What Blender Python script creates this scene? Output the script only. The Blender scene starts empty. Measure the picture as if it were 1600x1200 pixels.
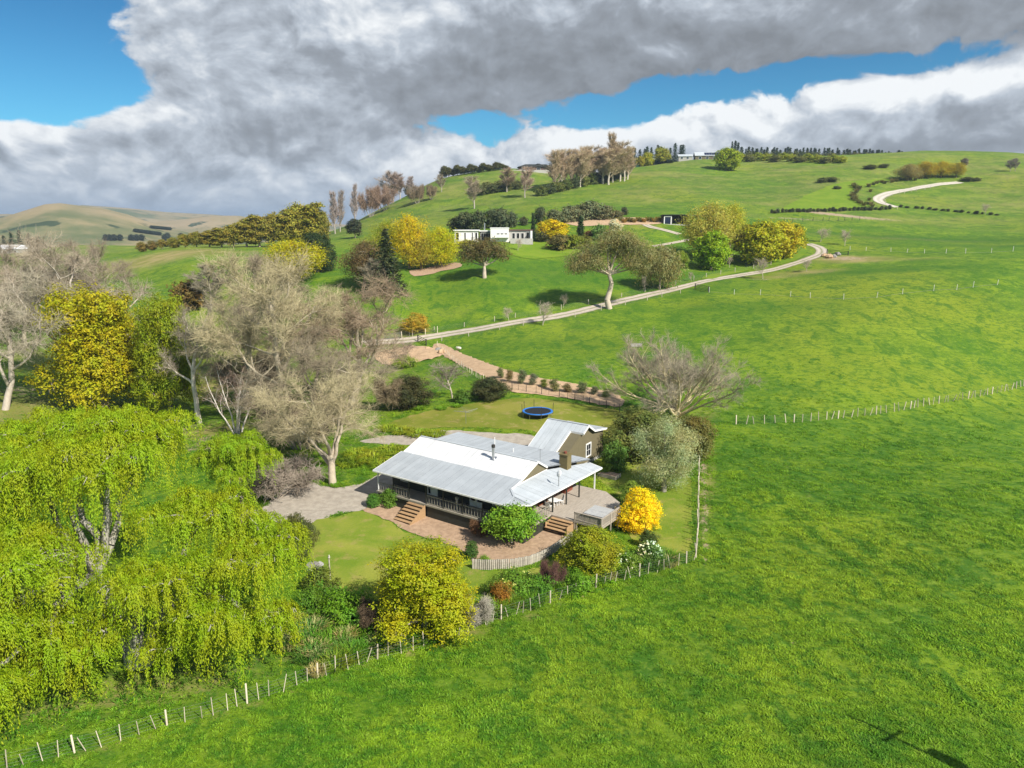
import bpy, math, random
import numpy as np
from math import radians as R
from mathutils import Vector, Matrix, noise as mnoise
from mathutils.geometry import delaunay_2d_cdt

S = bpy.context.scene
COL = S.collection
# ------------------------------------------------------------------ camera
F, PITCH, CH = 1121.0, R(12.8), 30.0
cam = bpy.data.objects.new('camera', bpy.data.cameras.new('camera'))
COL.objects.link(cam)
cam.data.sensor_width = 36.0
cam.data.lens = 36.0 * F / 1600.0
cam.data.clip_start, cam.data.clip_end = 0.5, 30000
cam.location = (0, 0, CH)
cam.rotation_euler = (R(90) - PITCH, 0, 0)
S.camera = cam
# ------------------------------------------------------------------ exposure
vs = S.view_settings
vs.view_transform = 'Standard'; vs.look = 'None'; vs.gamma = 1.0; vs.exposure = 0.78
try: vs.use_curve_mapping = False
except Exception: pass
S.cycles.max_bounces = 6; S.cycles.transparent_max_bounces = 8
S.cycles.use_adaptive_sampling = True
# ------------------------------------------------------------------ sun
SUN_EL, SUN_AZ = R(40), R(136)           # azimuth clockwise from +Y (behind the camera, to its right)
sl = bpy.data.lights.new('sun', 'SUN'); sl.energy = 4.4; sl.angle = R(0.55); sl.color = (1.0, 0.95, 0.86)
sun = bpy.data.objects.new('sun', sl); COL.objects.link(sun)
sd = Vector((math.sin(SUN_AZ) * math.cos(SUN_EL), math.cos(SUN_AZ) * math.cos(SUN_EL), math.sin(SUN_EL)))
sun.rotation_euler = (-sd).to_track_quat('-Z', 'Y').to_euler(); sun.location = (60, -60, 120)

# ------------------------------------------------------------------ node helpers
class NT:
    def __init__(self, tree): self.t = tree; self.n = tree.nodes; self.l = tree.links
    def put(self, sock, v):
        if isinstance(v, bpy.types.NodeSocket): self.l.new(v, sock)
        elif v is not None:
            try: sock.default_value = v
            except Exception:
                sock.default_value = tuple(v) + (1.0,) if len(v) == 3 else v
    def node(self, typ, **kw):
        nd = self.n.new(typ)
        for k, v in kw.items(): setattr(nd, k, v)
        return nd
    def m(self, op, a, b=None, c=None, clamp=False):
        nd = self.node('ShaderNodeMath', operation=op, use_clamp=clamp)
        for s, v in zip(nd.inputs, (a, b, c)):
            if v is not None: self.put(s, v)
        return nd.outputs[0]
    def vm(self, op, a, b=None, out=0):
        nd = self.node('ShaderNodeVectorMath', operation=op)
        self.put(nd.inputs[0], a)
        if b is not None: self.put(nd.inputs[1], b)
        return nd.outputs[out]
    def mix(self, f, a, b, blend='MIX'):
        nd = self.node('ShaderNodeMix', data_type='RGBA', blend_type=blend)
        self.put(nd.inputs[0], f)
        for s, v in ((nd.inputs[6], a), (nd.inputs[7], b)):
            if isinstance(v, bpy.types.NodeSocket): self.l.new(v, s)
            else: s.default_value = tuple(v)[:3] + (1.0,)
        return nd.outputs[2]
    def noise(self, vec, scale, detail=4, rough=.55, dist=0.0, col=False):
        nd = self.node('ShaderNodeTexNoise')
        if vec is not None: self.l.new(vec, nd.inputs['Vector'])
        nd.inputs['Scale'].default_value = scale; nd.inputs['Detail'].default_value = detail
        nd.inputs['Roughness'].default_value = rough; nd.inputs['Distortion'].default_value = dist
        return nd.outputs[1 if col else 0]
    def ramp(self, v, a, b, lo=0.0, hi=1.0, smooth=True):
        nd = self.node('ShaderNodeMapRange')
        if smooth: nd.interpolation_type = 'SMOOTHSTEP'
        self.put(nd.inputs[0], v)
        for i, x in zip((1, 2, 3, 4), (a, b, lo, hi)): nd.inputs[i].default_value = x
        return nd.outputs[0]
    def sep(self, v):
        nd = self.node('ShaderNodeSeparateXYZ'); self.l.new(v, nd.inputs[0]); return nd.outputs
    def comb(self, x, y, z):
        nd = self.node('ShaderNodeCombineXYZ')
        for s, v in zip(nd.inputs, (x, y, z)): self.put(s, v)
        return nd.outputs[0]

def pxdir(px, py):                        # azimuth / elevation of a view direction
    x = (px - 800) / F; y = (600 - py) / F
    dy = math.cos(PITCH) + y * math.sin(PITCH); dz = -math.sin(PITCH) + y * math.cos(PITCH)
    return math.atan2(x, dy), math.atan2(dz, math.hypot(x, dy))

# ------------------------------------------------------------------ sky (Nishita air with procedural clouds)
W = bpy.data.worlds.new('World'); S.world = W; W.use_nodes = True
W.node_tree.nodes.clear()
def cloud_group():
    g = bpy.data.node_groups.new('cloud_density', 'ShaderNodeTree')
    g.interface.new_socket('Vector', in_out='INPUT', socket_type='NodeSocketVector')
    g.interface.new_socket('Density', in_out='OUTPUT', socket_type='NodeSocketFloat')
    g.interface.new_socket('Dark', in_out='OUTPUT', socket_type='NodeSocketFloat')
    g.interface.new_socket('Edge', in_out='OUTPUT', socket_type='NodeSocketFloat')
    t = NT(g); gi = g.nodes.new('NodeGroupInput'); go = g.nodes.new('NodeGroupOutput')
    p = gi.outputs[0]                                   # (azimuth, elevation, 0)
    sp = t.vm('MULTIPLY', p, (1.0, 1.5, 1.0))
    warp = t.noise(sp, 6.0, 3, .5, col=True)
    w = t.vm('SUBTRACT', warp, (.5, .5, .5))
    pw = t.vm('ADD', p, t.vm('MULTIPLY', w, (.10, .045, 0)))
    def blobs(lst, start):
        acc = start
        for (px, py, sx, sy, amp) in lst:
            a, e = pxdir(px, py)
            d = t.vm('MULTIPLY', t.vm('SUBTRACT', pw, (a, e, 0)), (F / sx, F / sy, 0))
            acc = t.m('ADD', acc, t.m('MULTIPLY', t.m('EXPONENT', t.m('MULTIPLY', t.vm('DOT_PRODUCT', d, d, 1), -1.0)), amp))
        return acc
    f1 = t.noise(t.vm('MULTIPLY', pw, (1.0, 1.55, 1.0)), 7.5, 8, .55)
    f2 = t.noise(t.vm('MULTIPLY', pw, (1.0, 1.2, 1.0)), 22.0, 8, .60)
    f3 = t.m('ABSOLUTE', t.m('SUBTRACT', t.m('MULTIPLY', t.noise(t.vm('MULTIPLY', pw, (1.0, 1.35, 1.0)), 15.0, 6, .5), 2.0), 1.0))   # billows
    fb = t.m('ADD', t.m('MULTIPLY', f1, 1.0), t.m('MULTIPLY', f2, .34))
    fb = t.m('SUBTRACT', t.m('SUBTRACT', fb, .60), t.m('MULTIPLY', f3, .34))
    fb = t.m('MULTIPLY', fb, 1.65)
    bias = blobs([(660, 30, 440, 120, .50), (1270, 0, 620, 84, .55), (480, 170, 230, 100, .42), (800, 130, 200, 60, .25), (1640, 60, 260, 60, .3), (330, 110, 130, 110, .22),
                  (150, 300, 600, 62, .5), (520, 285, 350, 70, .42), (1270, 215, 300, 56, .62), (1570, 175, 250, 60, .62), (960, 235, 190, 38, .5), (1700, 260, 200, 40, .3), (1450, 300, 700, 40, .5),
                  (40, 195, 100, 24, .42), (185, 185, 70, 18, .30), (230, 90, 60, 60, .15), (130, 125, 50, 14, .18),
                  (40, 30, 150, 110, -.75), (100, 140, 130, 50, -.36), (200, 140, 60, 40, -.2), (880, 190, 190, 34, -.62), (1080, 148, 150, 32, -.56), (1340, 108, 210, 24, -.62), (740, 212, 80, 26, -.5), (1480, 85, 90, 22, -.3), (1480, 236, 70, 9, -.4)], 0.0)
    dens = t.m('ADD', fb, bias)
    dark = blobs([(1010, 60, 480, 80, .85), (620, 140, 230, 70, .62), (1430, 40, 400, 60, .5), (860, 100, 220, 60, .3), (1330, 232, 300, 34, .35), (1590, 190, 180, 44, .55), (1180, 205, 120, 24, .1), (480, 230, 300, 40, .40), (380, 20, 120, 60, .45), (150, 265, 420, 60, .30),
                  (560, 50, 130, 46, -.85), (270, 70, 80, 60, -.30), (300, 200, 150, 30, -.15), (560, 150, 60, 40, -.2), (1030, 78, 50, 24, -.35), (640, 190, 60, 14, -.3), (150, 300, 110, 20, -.25), (600, 232, 60, 12, -.3), (1180, 160, 260, 30, -.35), (960, 205, 120, 20, -.35), (1530, 120, 80, 16, -.4)], 0.0)
    t.l.new(dens, go.inputs[0]); t.l.new(dark, go.inputs[1]); t.l.new(t.m('SUBTRACT', t.m('ADD', t.m('MULTIPLY', f1, .75), t.m('MULTIPLY', f2, .45)), t.m('MULTIPLY', f3, .30)), go.inputs[2])
    return g
def build_world():
    t = NT(W.node_tree)
    tc = t.node('ShaderNodeTexCoord')
    d = t.sep(t.vm('NORMALIZE', tc.outputs['Generated']))
    az = t.m('ARCTAN2', d[0], d[1]); el = t.m('ARCSINE', d[2])
    p = t.comb(az, el, 0.0)
    g = cloud_group()
    def use(v):
        nd = t.node('ShaderNodeGroup'); nd.node_tree = g; t.l.new(v, nd.inputs[0]); return nd.outputs
    D0 = use(p)
    D1 = use(t.vm('ADD', p, (.008, .018, 0)))
    mask = t.ramp(D0[0], .0, .21)
    rel = t.m('SUBTRACT', D0[0], D1[0])
    lit = t.m('ADD', .57, t.m('MULTIPLY', rel, .9))
    lit = t.m('SUBTRACT', lit, t.m('MULTIPLY', D0[1], .50))
    lit = t.m('ADD', lit, t.m('MULTIPLY', t.m('SUBTRACT', D0[2], .5), .80))
    ccol = t.node('ShaderNodeValToRGB')
    cr = ccol.color_ramp
    cr.elements[0].position = 0.0; cr.elements[0].color = (.128, .140, .155, 1)
    cr.elements[1].position = 1.0; cr.elements[1].color = (.50, .515, .525, 1)
    e = cr.elements.new(.40); e.color = (.180, .200, .226, 1)
    e = cr.elements.new(.68); e.color = (.285, .315, .355, 1)
    t.l.new(t.ramp(lit, -.28, .98, smooth=False), ccol.inputs[0])
    sky = t.node('ShaderNodeTexSky', sky_type='NISHITA')
    sky.sun_disc = False; sky.sun_elevation = SUN_EL; sky.sun_rotation = SUN_AZ
    sky.altitude = 300; sky.air_density = 1.0; sky.dust_density = .2; sky.ozone_density = 2.5
    skyc = t.mix(1.0, sky.outputs[0], t.mix(t.ramp(el, .08, .30), (.19, .47, .58), (.12, .34, .46)), 'MULTIPLY')
    cl10 = t.vm('SCALE', ccol.outputs[0]); cl10.node.inputs['Scale'].default_value = 1 / .1
    low = t.ramp(el, .0, .09, .55, 0.0)                       # air in front of the far clouds
    low = t.m('MULTIPLY', low, t.ramp(az, .15, -.2, .35, 1.0))
    cl = t.mix(low, cl10, (2.0, 2.45, 3.05))
    col = t.mix(mask, skyc, cl)
    below = t.ramp(el, -.06, -.005, 1.0, 0.0)
    col = t.mix(below, col, (1.0, 1.3, .7))
    bg = t.node('ShaderNodeBackground'); t.l.new(col, bg.inputs[0]); bg.inputs[1].default_value = .11
    out = t.node('ShaderNodeOutputWorld'); t.l.new(bg.outputs[0], out.inputs[0])
build_world()

# ------------------------------------------------------------------ terrain
def ray(px, py):
    x = (px - 800) / F; y = (600 - py) / F
    return np.array([x, math.cos(PITCH) + y * math.sin(PITCH), -math.sin(PITCH) + y * math.cos(PITCH)])
CTRL = []
def cp(px, py, ydist):                    # control point: this view ray at this forward distance
    d = ray(px, py); q = d * (ydist / d[1]); CTRL.append((q[0], q[1], CH + q[2]))
def cz(x, y, z): CTRL.append((x, y, z))
for az in range(-60, 61, 20):
    for r, z in ((4, 0), (12, 0), (30, 0), (60, 0.0), (85, 0.0)):
        cz(math.sin(R(az)) * r, math.cos(R(az)) * r, z)
for (x, y, z) in ((-6, 66, -.35), (-10, 62, -.45), (0, 61, -.2), (-15, 73, 0), (0, 80, .1), (8, 90, .2), (4, 106, .8), (-10, 104, .5), (20, 75, -.2), (12, 64, -.3),
                  (30, 95, 0), (55, 108, 0), (97, 132, .5), (60, 80, 0), (-25, 90, 0), (-40, 105, 0), (-20, 125, 0), (-45, 130, 0), (15, 125, .8), (-80, 110, 0), (-90, 150, 0), (-60, 70, 0)): cz(x, y, z)
for a in [(700, 520, 178), (600, 535, 176), (655, 535, 172), (780, 560, 148), (880, 590, 130), (950, 480, 188), (870, 500, 180), (1080, 450, 208), (1200, 420, 232), (1290, 388, 258), (1380, 460, 175), (1570, 440, 180), (1110, 455, 196),
          (1300, 520, 150), (1500, 540, 145), (1120, 540, 150), (1400, 395, 240), (1590, 390, 232), (770, 375, 262), (757, 434, 214), (600, 460, 200), (680, 420, 236), (840, 385, 258), (900, 395, 246), (1050, 350, 300), (960, 365, 280),
          (1395, 325, 362), (1370, 312, 380), (1500, 285, 430), (1590, 330, 350), (1250, 330, 345), (1300, 350, 312), (1590, 360, 290), (1150, 300, 410), (950, 310, 400), (1150, 265, 520), (1100, 246, 580), (1250, 250, 610),
          (1440, 252, 640), (1560, 264, 640), (1600, 270, 640), (1700, 282, 620), (1900, 300, 600), (1000, 262, 560), (870, 275, 520), (800, 262, 580), (690, 280, 580), (720, 320, 440), (640, 302, 540), (600, 325, 510), (560, 348, 480), (520, 366, 460), (560, 380, 330),
          (900, 325, 360), (760, 345, 330), (300, 392, 300), (220, 398, 310), (380, 386, 320), (300, 425, 240), (330, 480, 196), (330, 560, 160), (200, 440, 250), (450, 386, 330), (30, 395, 480), (100, 420, 300), (30, 470, 210), (0, 620, 118),
          (1800, 380, 232), (1800, 560, 140), (2000, 400, 220), (-300, 500, 180), (-200, 400, 400), (-400, 380, 600), (2200, 330, 500)]: cp(*a)
for az in range(-55, 56, 11):             # ground behind the ridges and the far plain
    for r in (900, 1300, 2200, 4500, 9000):
        base = -14 - 5 * (r > 2000)
        if r == 900: base = 22 + 0.4 * az if az > -2 else -14
        cz(math.sin(R(az)) * r, math.cos(R(az)) * r, base)
for a in [(515, 372, 600), (400, 384, 560), (250, 388, 620), (100, 388, 700)]: cp(*a)
CTRL = np.array(CTRL)
def dom(x, y): return np.stack([np.arctan2(x, y) * 2.2, np.log(np.hypot(x, y) + 1e-6)], -1)
_C = dom(CTRL[:, 0], CTRL[:, 1])
def _phi(r2): return 0.5 * r2 * np.log(r2 + 1e-9)
def _fit():
    n = len(_C); d2 = ((_C[:, None] - _C[None]) ** 2).sum(-1)
    A = np.zeros((n + 3, n + 3)); A[:n, :n] = _phi(d2) + np.eye(n) * .004
    P = np.concatenate([np.ones((n, 1)), _C], 1); A[:n, n:] = P; A[n:, :n] = P.T
    return np.linalg.solve(A, np.concatenate([CTRL[:, 2], np.zeros(3)]))
_Wt = _fit()
_rs = np.random.RandomState(7)
_NG = [(_rs.uniform(0, 6.28), _rs.uniform(0, 6.28), _rs.uniform(0, 6.28)) for _ in range(40)]
def wav(x, y, L, seed, n=6):              # smooth band-limited noise from a few waves
    o = 0
    for k in range(n):
        th, p1, p2 = _NG[(seed * 7 + k) % 40]
        kx, ky = math.cos(th + k) * 6.283 / L * (0.7 + .12 * k), math.sin(th + k) * 6.283 / L * (0.7 + .12 * k)
        o = o + np.sin(x * kx + y * ky + p1 + 1.3 * np.sin(x * ky * .37 - y * kx * .41 + p2))
    return o / n
def sstep(a, b, x):
    t = np.clip((x - a) / (b - a), 0, 1); return t * t * (3 - 2 * t)
HILLS = [  # distant hills: profile of (px, py of the crest), distance, front half-width, back half-width
    ([(-500, 352), (-120, 350), (0, 341), (45, 327), (70, 319), (95, 317), (125, 321), (160, 325), (200, 335), (240, 349), (290, 362), (330, 372), (420, 380)], 1500, 430, 500),
    ([(-500, 340), (-60, 338), (10, 334), (60, 336), (100, 330), (125, 320), (200, 325), (260, 331), (330, 335), (372, 339), (450, 346), (560, 352), (900, 352)], 3600, 900, 1500),
    ([(150, 362), (215, 349), (280, 343), (330, 337), (372, 337), (420, 345), (480, 358), (600, 364)], 2300, 420, 500)]
def terr_raw(x, y):
    q = dom(x, y); out = np.empty(len(x))
    for i in range(0, len(x), 20000):
        s = slice(i, i + 20000)
        d2 = ((q[s, None] - _C[None]) ** 2).sum(-1)
        out[s] = _phi(d2) @ _Wt[:-3] + _Wt[-3] + q[s] @ _Wt[-2:]
    r = np.hypot(x, y)
    a = np.arctan2(x, y)
    far = sstep(1200, 1700, r)
    out = out * (1 - far) + (-18) * far
    for prof, dist, wf, wb in HILLS:
        pa = np.array([pxdir(*p)[0] for p in prof]); pe = np.array([pxdir(*p)[1] for p in prof])
        h = CH + dist * np.tan(np.interp(a, pa, pe)) + 18
        h = h * np.interp(a, [pa[0] - .01, pa[0], pa[-1], pa[-1] + .01], [0, 1, 1, 0])
        g = r - dist - wav(x, y, 700, 3) * wf * .18
        f = np.where(g < 0, 1 - sstep(0, 1, -g / wf), 1 - sstep(0, 1, g / wb))
        out = np.maximum(out, -18 + np.maximum(h, 0) * f + wav(x, y, 160, 5) * 5 * f * (1 - f) * 2)
    hill = sstep(130, 330, r)
    out = out + wav(x, y, 9, 1) * .05 * (1 - hill) * sstep(20, 50, r) + wav(x, y, 60, 2) * .9 * hill * (1 - far) + wav(x, y, 17, 4) * .22 * hill * (1 - far)
    return out
FA = np.concatenate([np.radians(np.arange(-180, -50, 8.0)), np.radians(np.arange(-50, 50.01, .3)), np.radians(np.arange(56, 181, 8.0))])
RR = np.concatenate([[1.5, 6, 12, 18], np.geomspace(22, 10000, 560)])
def build_grid():
    A_, R_ = np.meshgrid(FA, RR)
    x = np.sin(A_) * R_; y = np.cos(A_) * R_
    back = np.abs(A_) > R(52)
    z = np.zeros_like(x)
    fm = ~back
    z[fm] = terr_raw(x[fm], y[fm])
    # outside the view the land goes on from the edge of the fan
    for i in range(len(RR)):
        fr = np.where(fm[i])[0]; l, r = fr[0], fr[-1]
        w = sstep(50, 180, np.degrees(np.abs(A_[i])))
        flat = 0.0 if RR[i] < 300 else -12.0
        z[i, :l] = z[i, l] * (1 - w[:l]) + flat * w[:l]; z[i, r + 1:] = z[i, r] * (1 - w[r + 1:]) + flat * w[r + 1:]
    return x, y, z
GX, GY, GZ = build_grid()
assert GZ.min() > -43 and GZ.max() < 125, (GZ.min(), GZ.max())
LR = np.log(RR)
def gz(x, y):                             # height of the terrain mesh (bilinear in the fan)
    x = np.asarray(x, float); y = np.asarray(y, float)
    a = np.arctan2(x, y); r = np.hypot(x, y)
    j = np.clip(np.searchsorted(FA, a) - 1, 0, len(FA) - 2); i = np.clip(np.searchsorted(RR, r) - 1, 0, len(RR) - 2)
    ta = np.clip((a - FA[j]) / (FA[j + 1] - FA[j]), 0, 1); tr = np.clip((r - RR[i]) / (RR[i + 1] - RR[i]), 0, 1)
    return (GZ[i, j] * (1 - ta) * (1 - tr) + GZ[i, j + 1] * ta * (1 - tr) + GZ[i + 1, j] * (1 - ta) * tr + GZ[i + 1, j + 1] * ta * tr)
def ground(px, py, rmin=20.0, rmax=4000.0):   # where a view ray meets the land
    d = ray(px, py); n = math.hypot(d[0], d[1])
    rs = np.geomspace(rmin, rmax, 2500); t = rs / n
    z = CH + d[2] * t; h = z - gz(d[0] * t, d[1] * t)
    k = np.where(h <= 0)[0]
    if len(k) == 0:
        k = int(np.argmin(h / rs)); return np.array([d[0] * t[k], d[1] * t[k], float(gz(d[0] * t[k], d[1] * t[k]))])
    k = k[0]
    if k > 0:
        f = h[k - 1] / (h[k - 1] - h[k] + 1e-9); tt = t[k - 1] + (t[k] - t[k - 1]) * f
    else: tt = t[0]
    x, y = d[0] * tt, d[1] * tt
    return np.array([x, y, float(gz(x, y))])
def onray(px, py, yd):                    # ground under a view ray at forward distance yd
    d = ray(px, py); x = d[0] * yd / d[1]; return np.array([x, yd, float(gz(x, yd))])

# ------------------------------------------------------------------ mesh helpers
def npmesh(name, V, faces, smooth=False):
    """faces: list of integer arrays (n,k)"""
    me = bpy.data.meshes.new(name)
    V = np.asarray(V, np.float32)
    me.vertices.add(len(V)); me.vertices.foreach_set('co', V.ravel())
    faces = [np.asarray(f, np.int32) for f in faces if len(f)]
    loops = np.concatenate([f.ravel() for f in faces]); tot = np.concatenate([np.full(len(f), f.shape[1], np.int32) for f in faces])
    st = np.concatenate([[0], np.cumsum(tot)[:-1]]).astype(np.int32)
    me.loops.add(len(loops)); me.loops.foreach_set('vertex_index', loops)
    me.polygons.add(len(tot)); me.polygons.foreach_set('loop_start', st); me.polygons.foreach_set('loop_total', tot)
    me.polygons.foreach_set('use_smooth', np.full(len(tot), smooth))
    me.update(calc_edges=True); me.validate()
    return me
class MB:
    def __init__(self): self.v = []; self.f = []
    def add(self, vs, fs):
        o = len(self.v); self.v += [tuple(p) for p in vs]; self.f += [tuple(i + o for i in f) for f in fs]; return self
    def box(self, x0, x1, y0, y1, z0, z1):
        return self.add([(x0, y0, z0), (x1, y0, z0), (x1, y1, z0), (x0, y1, z0), (x0, y0, z1), (x1, y0, z1), (x1, y1, z1), (x0, y1, z1)],
                        [(3, 2, 1, 0), (4, 5, 6, 7), (0, 1, 5, 4), (1, 2, 6, 5), (2, 3, 7, 6), (3, 0, 4, 7)])
    def bar(self, a, b, w, h=None, n=4, r2=None):
        """prism from a to b; n sides, radius w (h for the second axis)"""
        a = Vector(a); b = Vector(b); d = (b - a).normalized()
        up = Vector((0, 0, 1)) if abs(d.z) < .95 else Vector((0, 1, 0))
        s = d.cross(up).normalized(); u = s.cross(d).normalized(); h = w if h is None else h
        k = math.sqrt(2) if n == 4 else 1.0; off = math.pi / 4 if n == 4 else 0
        r = [(math.cos(off + 6.28318 * i / n) * k, math.sin(off + 6.28318 * i / n) * k) for i in range(n)]
        q = 1.0 if r2 is None else r2
        vs = [a + s * c * w + u * e * h for c, e in r] + [b + s * c * w * q + u * e * h * q for c, e in r]
        fs = [(i, (i + 1) % n, n + (i + 1) % n, n + i) for i in range(n)] + [tuple(range(n))[::-1], tuple(range(n, 2 * n))]
        return self.add(vs, fs)
    def lathe(self, c, prof, n=16):
        vs = []; fs = []
        for r, z in prof:
            vs += [(c[0] + r * math.cos(6.28318 * i / n), c[1] + r * math.sin(6.28318 * i / n), c[2] + z) for i in range(n)]
        for k in range(len(prof) - 1):
            fs += [(k * n + i, k * n + (i + 1) % n, (k + 1) * n + (i + 1) % n, (k + 1) * n + i) for i in range(n)]
        return self.add(vs, fs)
    def prism(self, pts, thick):              # polygon (3d pts) given thickness along -z
        n = len(pts)
        vs = list(pts) + [(p[0], p[1], p[2] - thick) for p in pts]
        return self.add(vs, [tuple(range(n)), tuple(range(2 * n - 1, n - 1, -1))] + [(i, n + i, n + (i + 1) % n, (i + 1) % n) for i in range(n)])
    def mesh(self, name, smooth=False):
        me = bpy.data.meshes.new(name); me.from_pydata(self.v, [], self.f); me.update()
        if smooth: me.polygons.foreach_set('use_smooth', [True] * len(me.polygons))
        return me
def thing(name, label, cat, loc=(0, 0, 0), rz=0.0, group=None, scale=None):
    o = bpy.data.objects.new(name, None); COL.objects.link(o); o.empty_display_size = .3
    o.location = loc; o.rotation_euler = (0, 0, rz)
    if scale is not None: o.scale = scale
    tag(o, label, cat, group); return o
def tag(o, label=None, cat=None, group=None, kind=None):
    if label: o['label'] = label
    if cat: o['category'] = cat
    if group: o['group'] = group
    if kind: o['kind'] = kind
    return o
def part(name, me, mat, parent=None, color=None, loc=None, rot=None, scale=None, kind=None):
    if isinstance(me, MB): me = me.mesh(name)
    o = bpy.data.objects.new(name, me); COL.objects.link(o)
    if mat is not None and len(me.materials) == 0: me.materials.append(mat)
    if parent is not None: o.parent = parent
    if color is not None: o.color = tuple(color) + (1.0,)
    if loc is not None: o.location = loc
    if rot is not None: o.rotation_euler = rot
    if scale is not None: o.scale = scale
    if kind: o['kind'] = kind
    return o

# ------------------------------------------------------------------ materials
def newmat(name):
    m = bpy.data.materials.new(name); m.use_nodes = True; m.node_tree.nodes.clear(); return m, NT(m.node_tree)
def finish(t, col, rough=.8, bump=None, bstr=.3, bdist=.02, spec=.3, metal=0.0, extra=None):
    b = t.node('ShaderNodeBsdfPrincipled'); t.put(b.inputs['Base Color'], col); t.put(b.inputs['Roughness'], rough)
    b.inputs['Specular IOR Level'].default_value = spec; b.inputs['Metallic'].default_value = metal
    if bump is not None:
        bn = t.node('ShaderNodeBump'); bn.inputs['Strength'].default_value = bstr; bn.inputs['Distance'].default_value = bdist
        t.put(bn.inputs['Height'], bump); t.l.new(bn.outputs[0], b.inputs['Normal'])
    o = t.node('ShaderNodeOutputMaterial')
    t.l.new((extra(b) if extra else b.outputs[0]), o.inputs[0]); return b
def iron_mat(name, c1, c2):
    m, t = newmat(name); tc = t.node('ShaderNodeTexCoord'); v = tc.outputs['Object']; oi = t.node('ShaderNodeObjectInfo')
    n = t.noise(v, .8, 5, .6); s1 = t.noise(t.vm('MULTIPLY', v, (5, .35, .35)), 1.2, 5, .6); s2 = t.noise(v, 6, 4, .6)
    c = t.mix(t.ramp(n, .35, .65), c1, c2); c = t.mix(t.m('MULTIPLY', t.ramp(s1, .50, .72), .40), c, tuple(x * .68 for x in c1))
    c = t.mix(t.m('MULTIPLY', t.ramp(t.m('ADD', s2, t.m('MULTIPLY', s1, .5)), .95, 1.08), .5), c, (.26, .19, .13))
    k = t.m('ADD', .935, t.m('MULTIPLY', oi.outputs['Random'], .12)); c = t.mix(1.0, c, t.comb(k, k, k), 'MULTIPLY')
    finish(t, c, .5, s2, .06, .01, .4); return m
def track_mat(name, c1, c2, grass=.6):
    m, t = newmat(name); pos = t.node('ShaderNodeNewGeometry').outputs['Position']; a = t.node('ShaderNodeAttribute'); a.attribute_name = 'across'
    n = t.noise(pos, 1.1, 8, .65); n2 = t.noise(pos, .35, 4, .6); c = t.mix(t.ramp(n, .3, .7), c1, c2)
    ac = t.m('ADD', t.m('ABSOLUTE', a.outputs['Fac']), t.m('MULTIPLY', t.m('SUBTRACT', n2, .5), .35))
    rut = t.m('MULTIPLY', t.ramp(t.m('ABSOLUTE', t.m('SUBTRACT', ac, .48)), .22, .02), .45); c = t.mix(rut, c, tuple(min(1, x * 1.35) for x in c1))
    mid = t.m('MULTIPLY', t.ramp(ac, .20, .05), grass); edge = t.m('MULTIPLY', t.ramp(ac, .80, 1.0), .8)
    c = t.mix(t.m('MAXIMUM', mid, edge), c, (.14, .17, .03)); finish(t, c, .95, n, .5, .05, .1); return m
def simple(name, c1, c2=None, scale=3.0, rough=.7, spec=.3, metal=0.0, detail=5, bstr=.25, bdist=.01, stretch=None, rnd=.0):
    m, t = newmat(name); c2 = c2 or c1
    tc = t.node('ShaderNodeTexCoord'); v = tc.outputs['Object']
    if stretch: v = t.vm('MULTIPLY', v, stretch)
    n = t.noise(v, scale, detail, .6)
    col = t.mix(t.ramp(n, .3, .7), c1, c2)
    n2 = t.noise(v, scale * .23, 3, .6)
    col = t.mix(t.m('MULTIPLY', t.ramp(n2, .45, .75), .25), col, tuple(x * .6 for x in c1))
    if rnd:
        oi = t.node('ShaderNodeObjectInfo'); k = t.m('ADD', 1 - rnd / 2, t.m('MULTIPLY', oi.outputs['Random'], rnd))
        col = t.mix(1.0, col, t.comb(k, k, k), 'MULTIPLY')
    finish(t, col, rough, n, bstr, bdist, spec, metal); return m
def foliage_mat(name, trans=.36, k0=.95, k1=.95):
    m, t = newmat(name)
    oi = t.node('ShaderNodeObjectInfo'); ge = t.node('ShaderNodeNewGeometry'); tc = t.node('ShaderNodeTexCoord')
    rnd = ge.outputs['Random Per Island']
    n = t.noise(ge.outputs['Position'], .55, 3, .6)
    k = t.m('ADD', k0, t.m('MULTIPLY', rnd, k1))
    col = t.mix(1.0, oi.outputs['Color'], t.comb(k, k, k), 'MULTIPLY')
    hue = t.mix(t.ramp(n, .35, .65), (.86, 1.05, .95), (1.10, 1.0, .8))
    col = t.mix(1.0, col, hue, 'MULTIPLY')
    def ex(b):
        tr = t.node('ShaderNodeBsdfTranslucent'); t.put(tr.inputs[0], t.mix(1.0, col, (1.15, 1.1, .55), 'MULTIPLY'))
        mx = t.node('ShaderNodeMixShader'); mx.inputs[0].default_value = trans
        t.l.new(b.outputs[0], mx.inputs[1]); t.l.new(tr.outputs[0], mx.inputs[2]); return mx.outputs[0]
    finish(t, col, .55, spec=.25, extra=ex); return m
def bark_mat(name):
    m, t = newmat(name)
    oi = t.node('ShaderNodeObjectInfo'); ge = t.node('ShaderNodeNewGeometry'); tc = t.node('ShaderNodeTexCoord')
    n = t.noise(t.vm('MULTIPLY', tc.outputs['Object'], (1, 1, .35)), 5, 5, .65)
    k = t.m('ADD', .6, t.m('MULTIPLY', n, .8))
    col = t.mix(1.0, oi.outputs['Color'], t.comb(k, k, k), 'MULTIPLY')
    n2 = t.noise(tc.outputs['Object'], .9, 3, .6)
    col = t.mix(t.m('MULTIPLY', t.ramp(n2, .55, .72), .5), col, (.30, .26, .12))
    finish(t, col, .9, n, .5, .04, .15); return m
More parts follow.
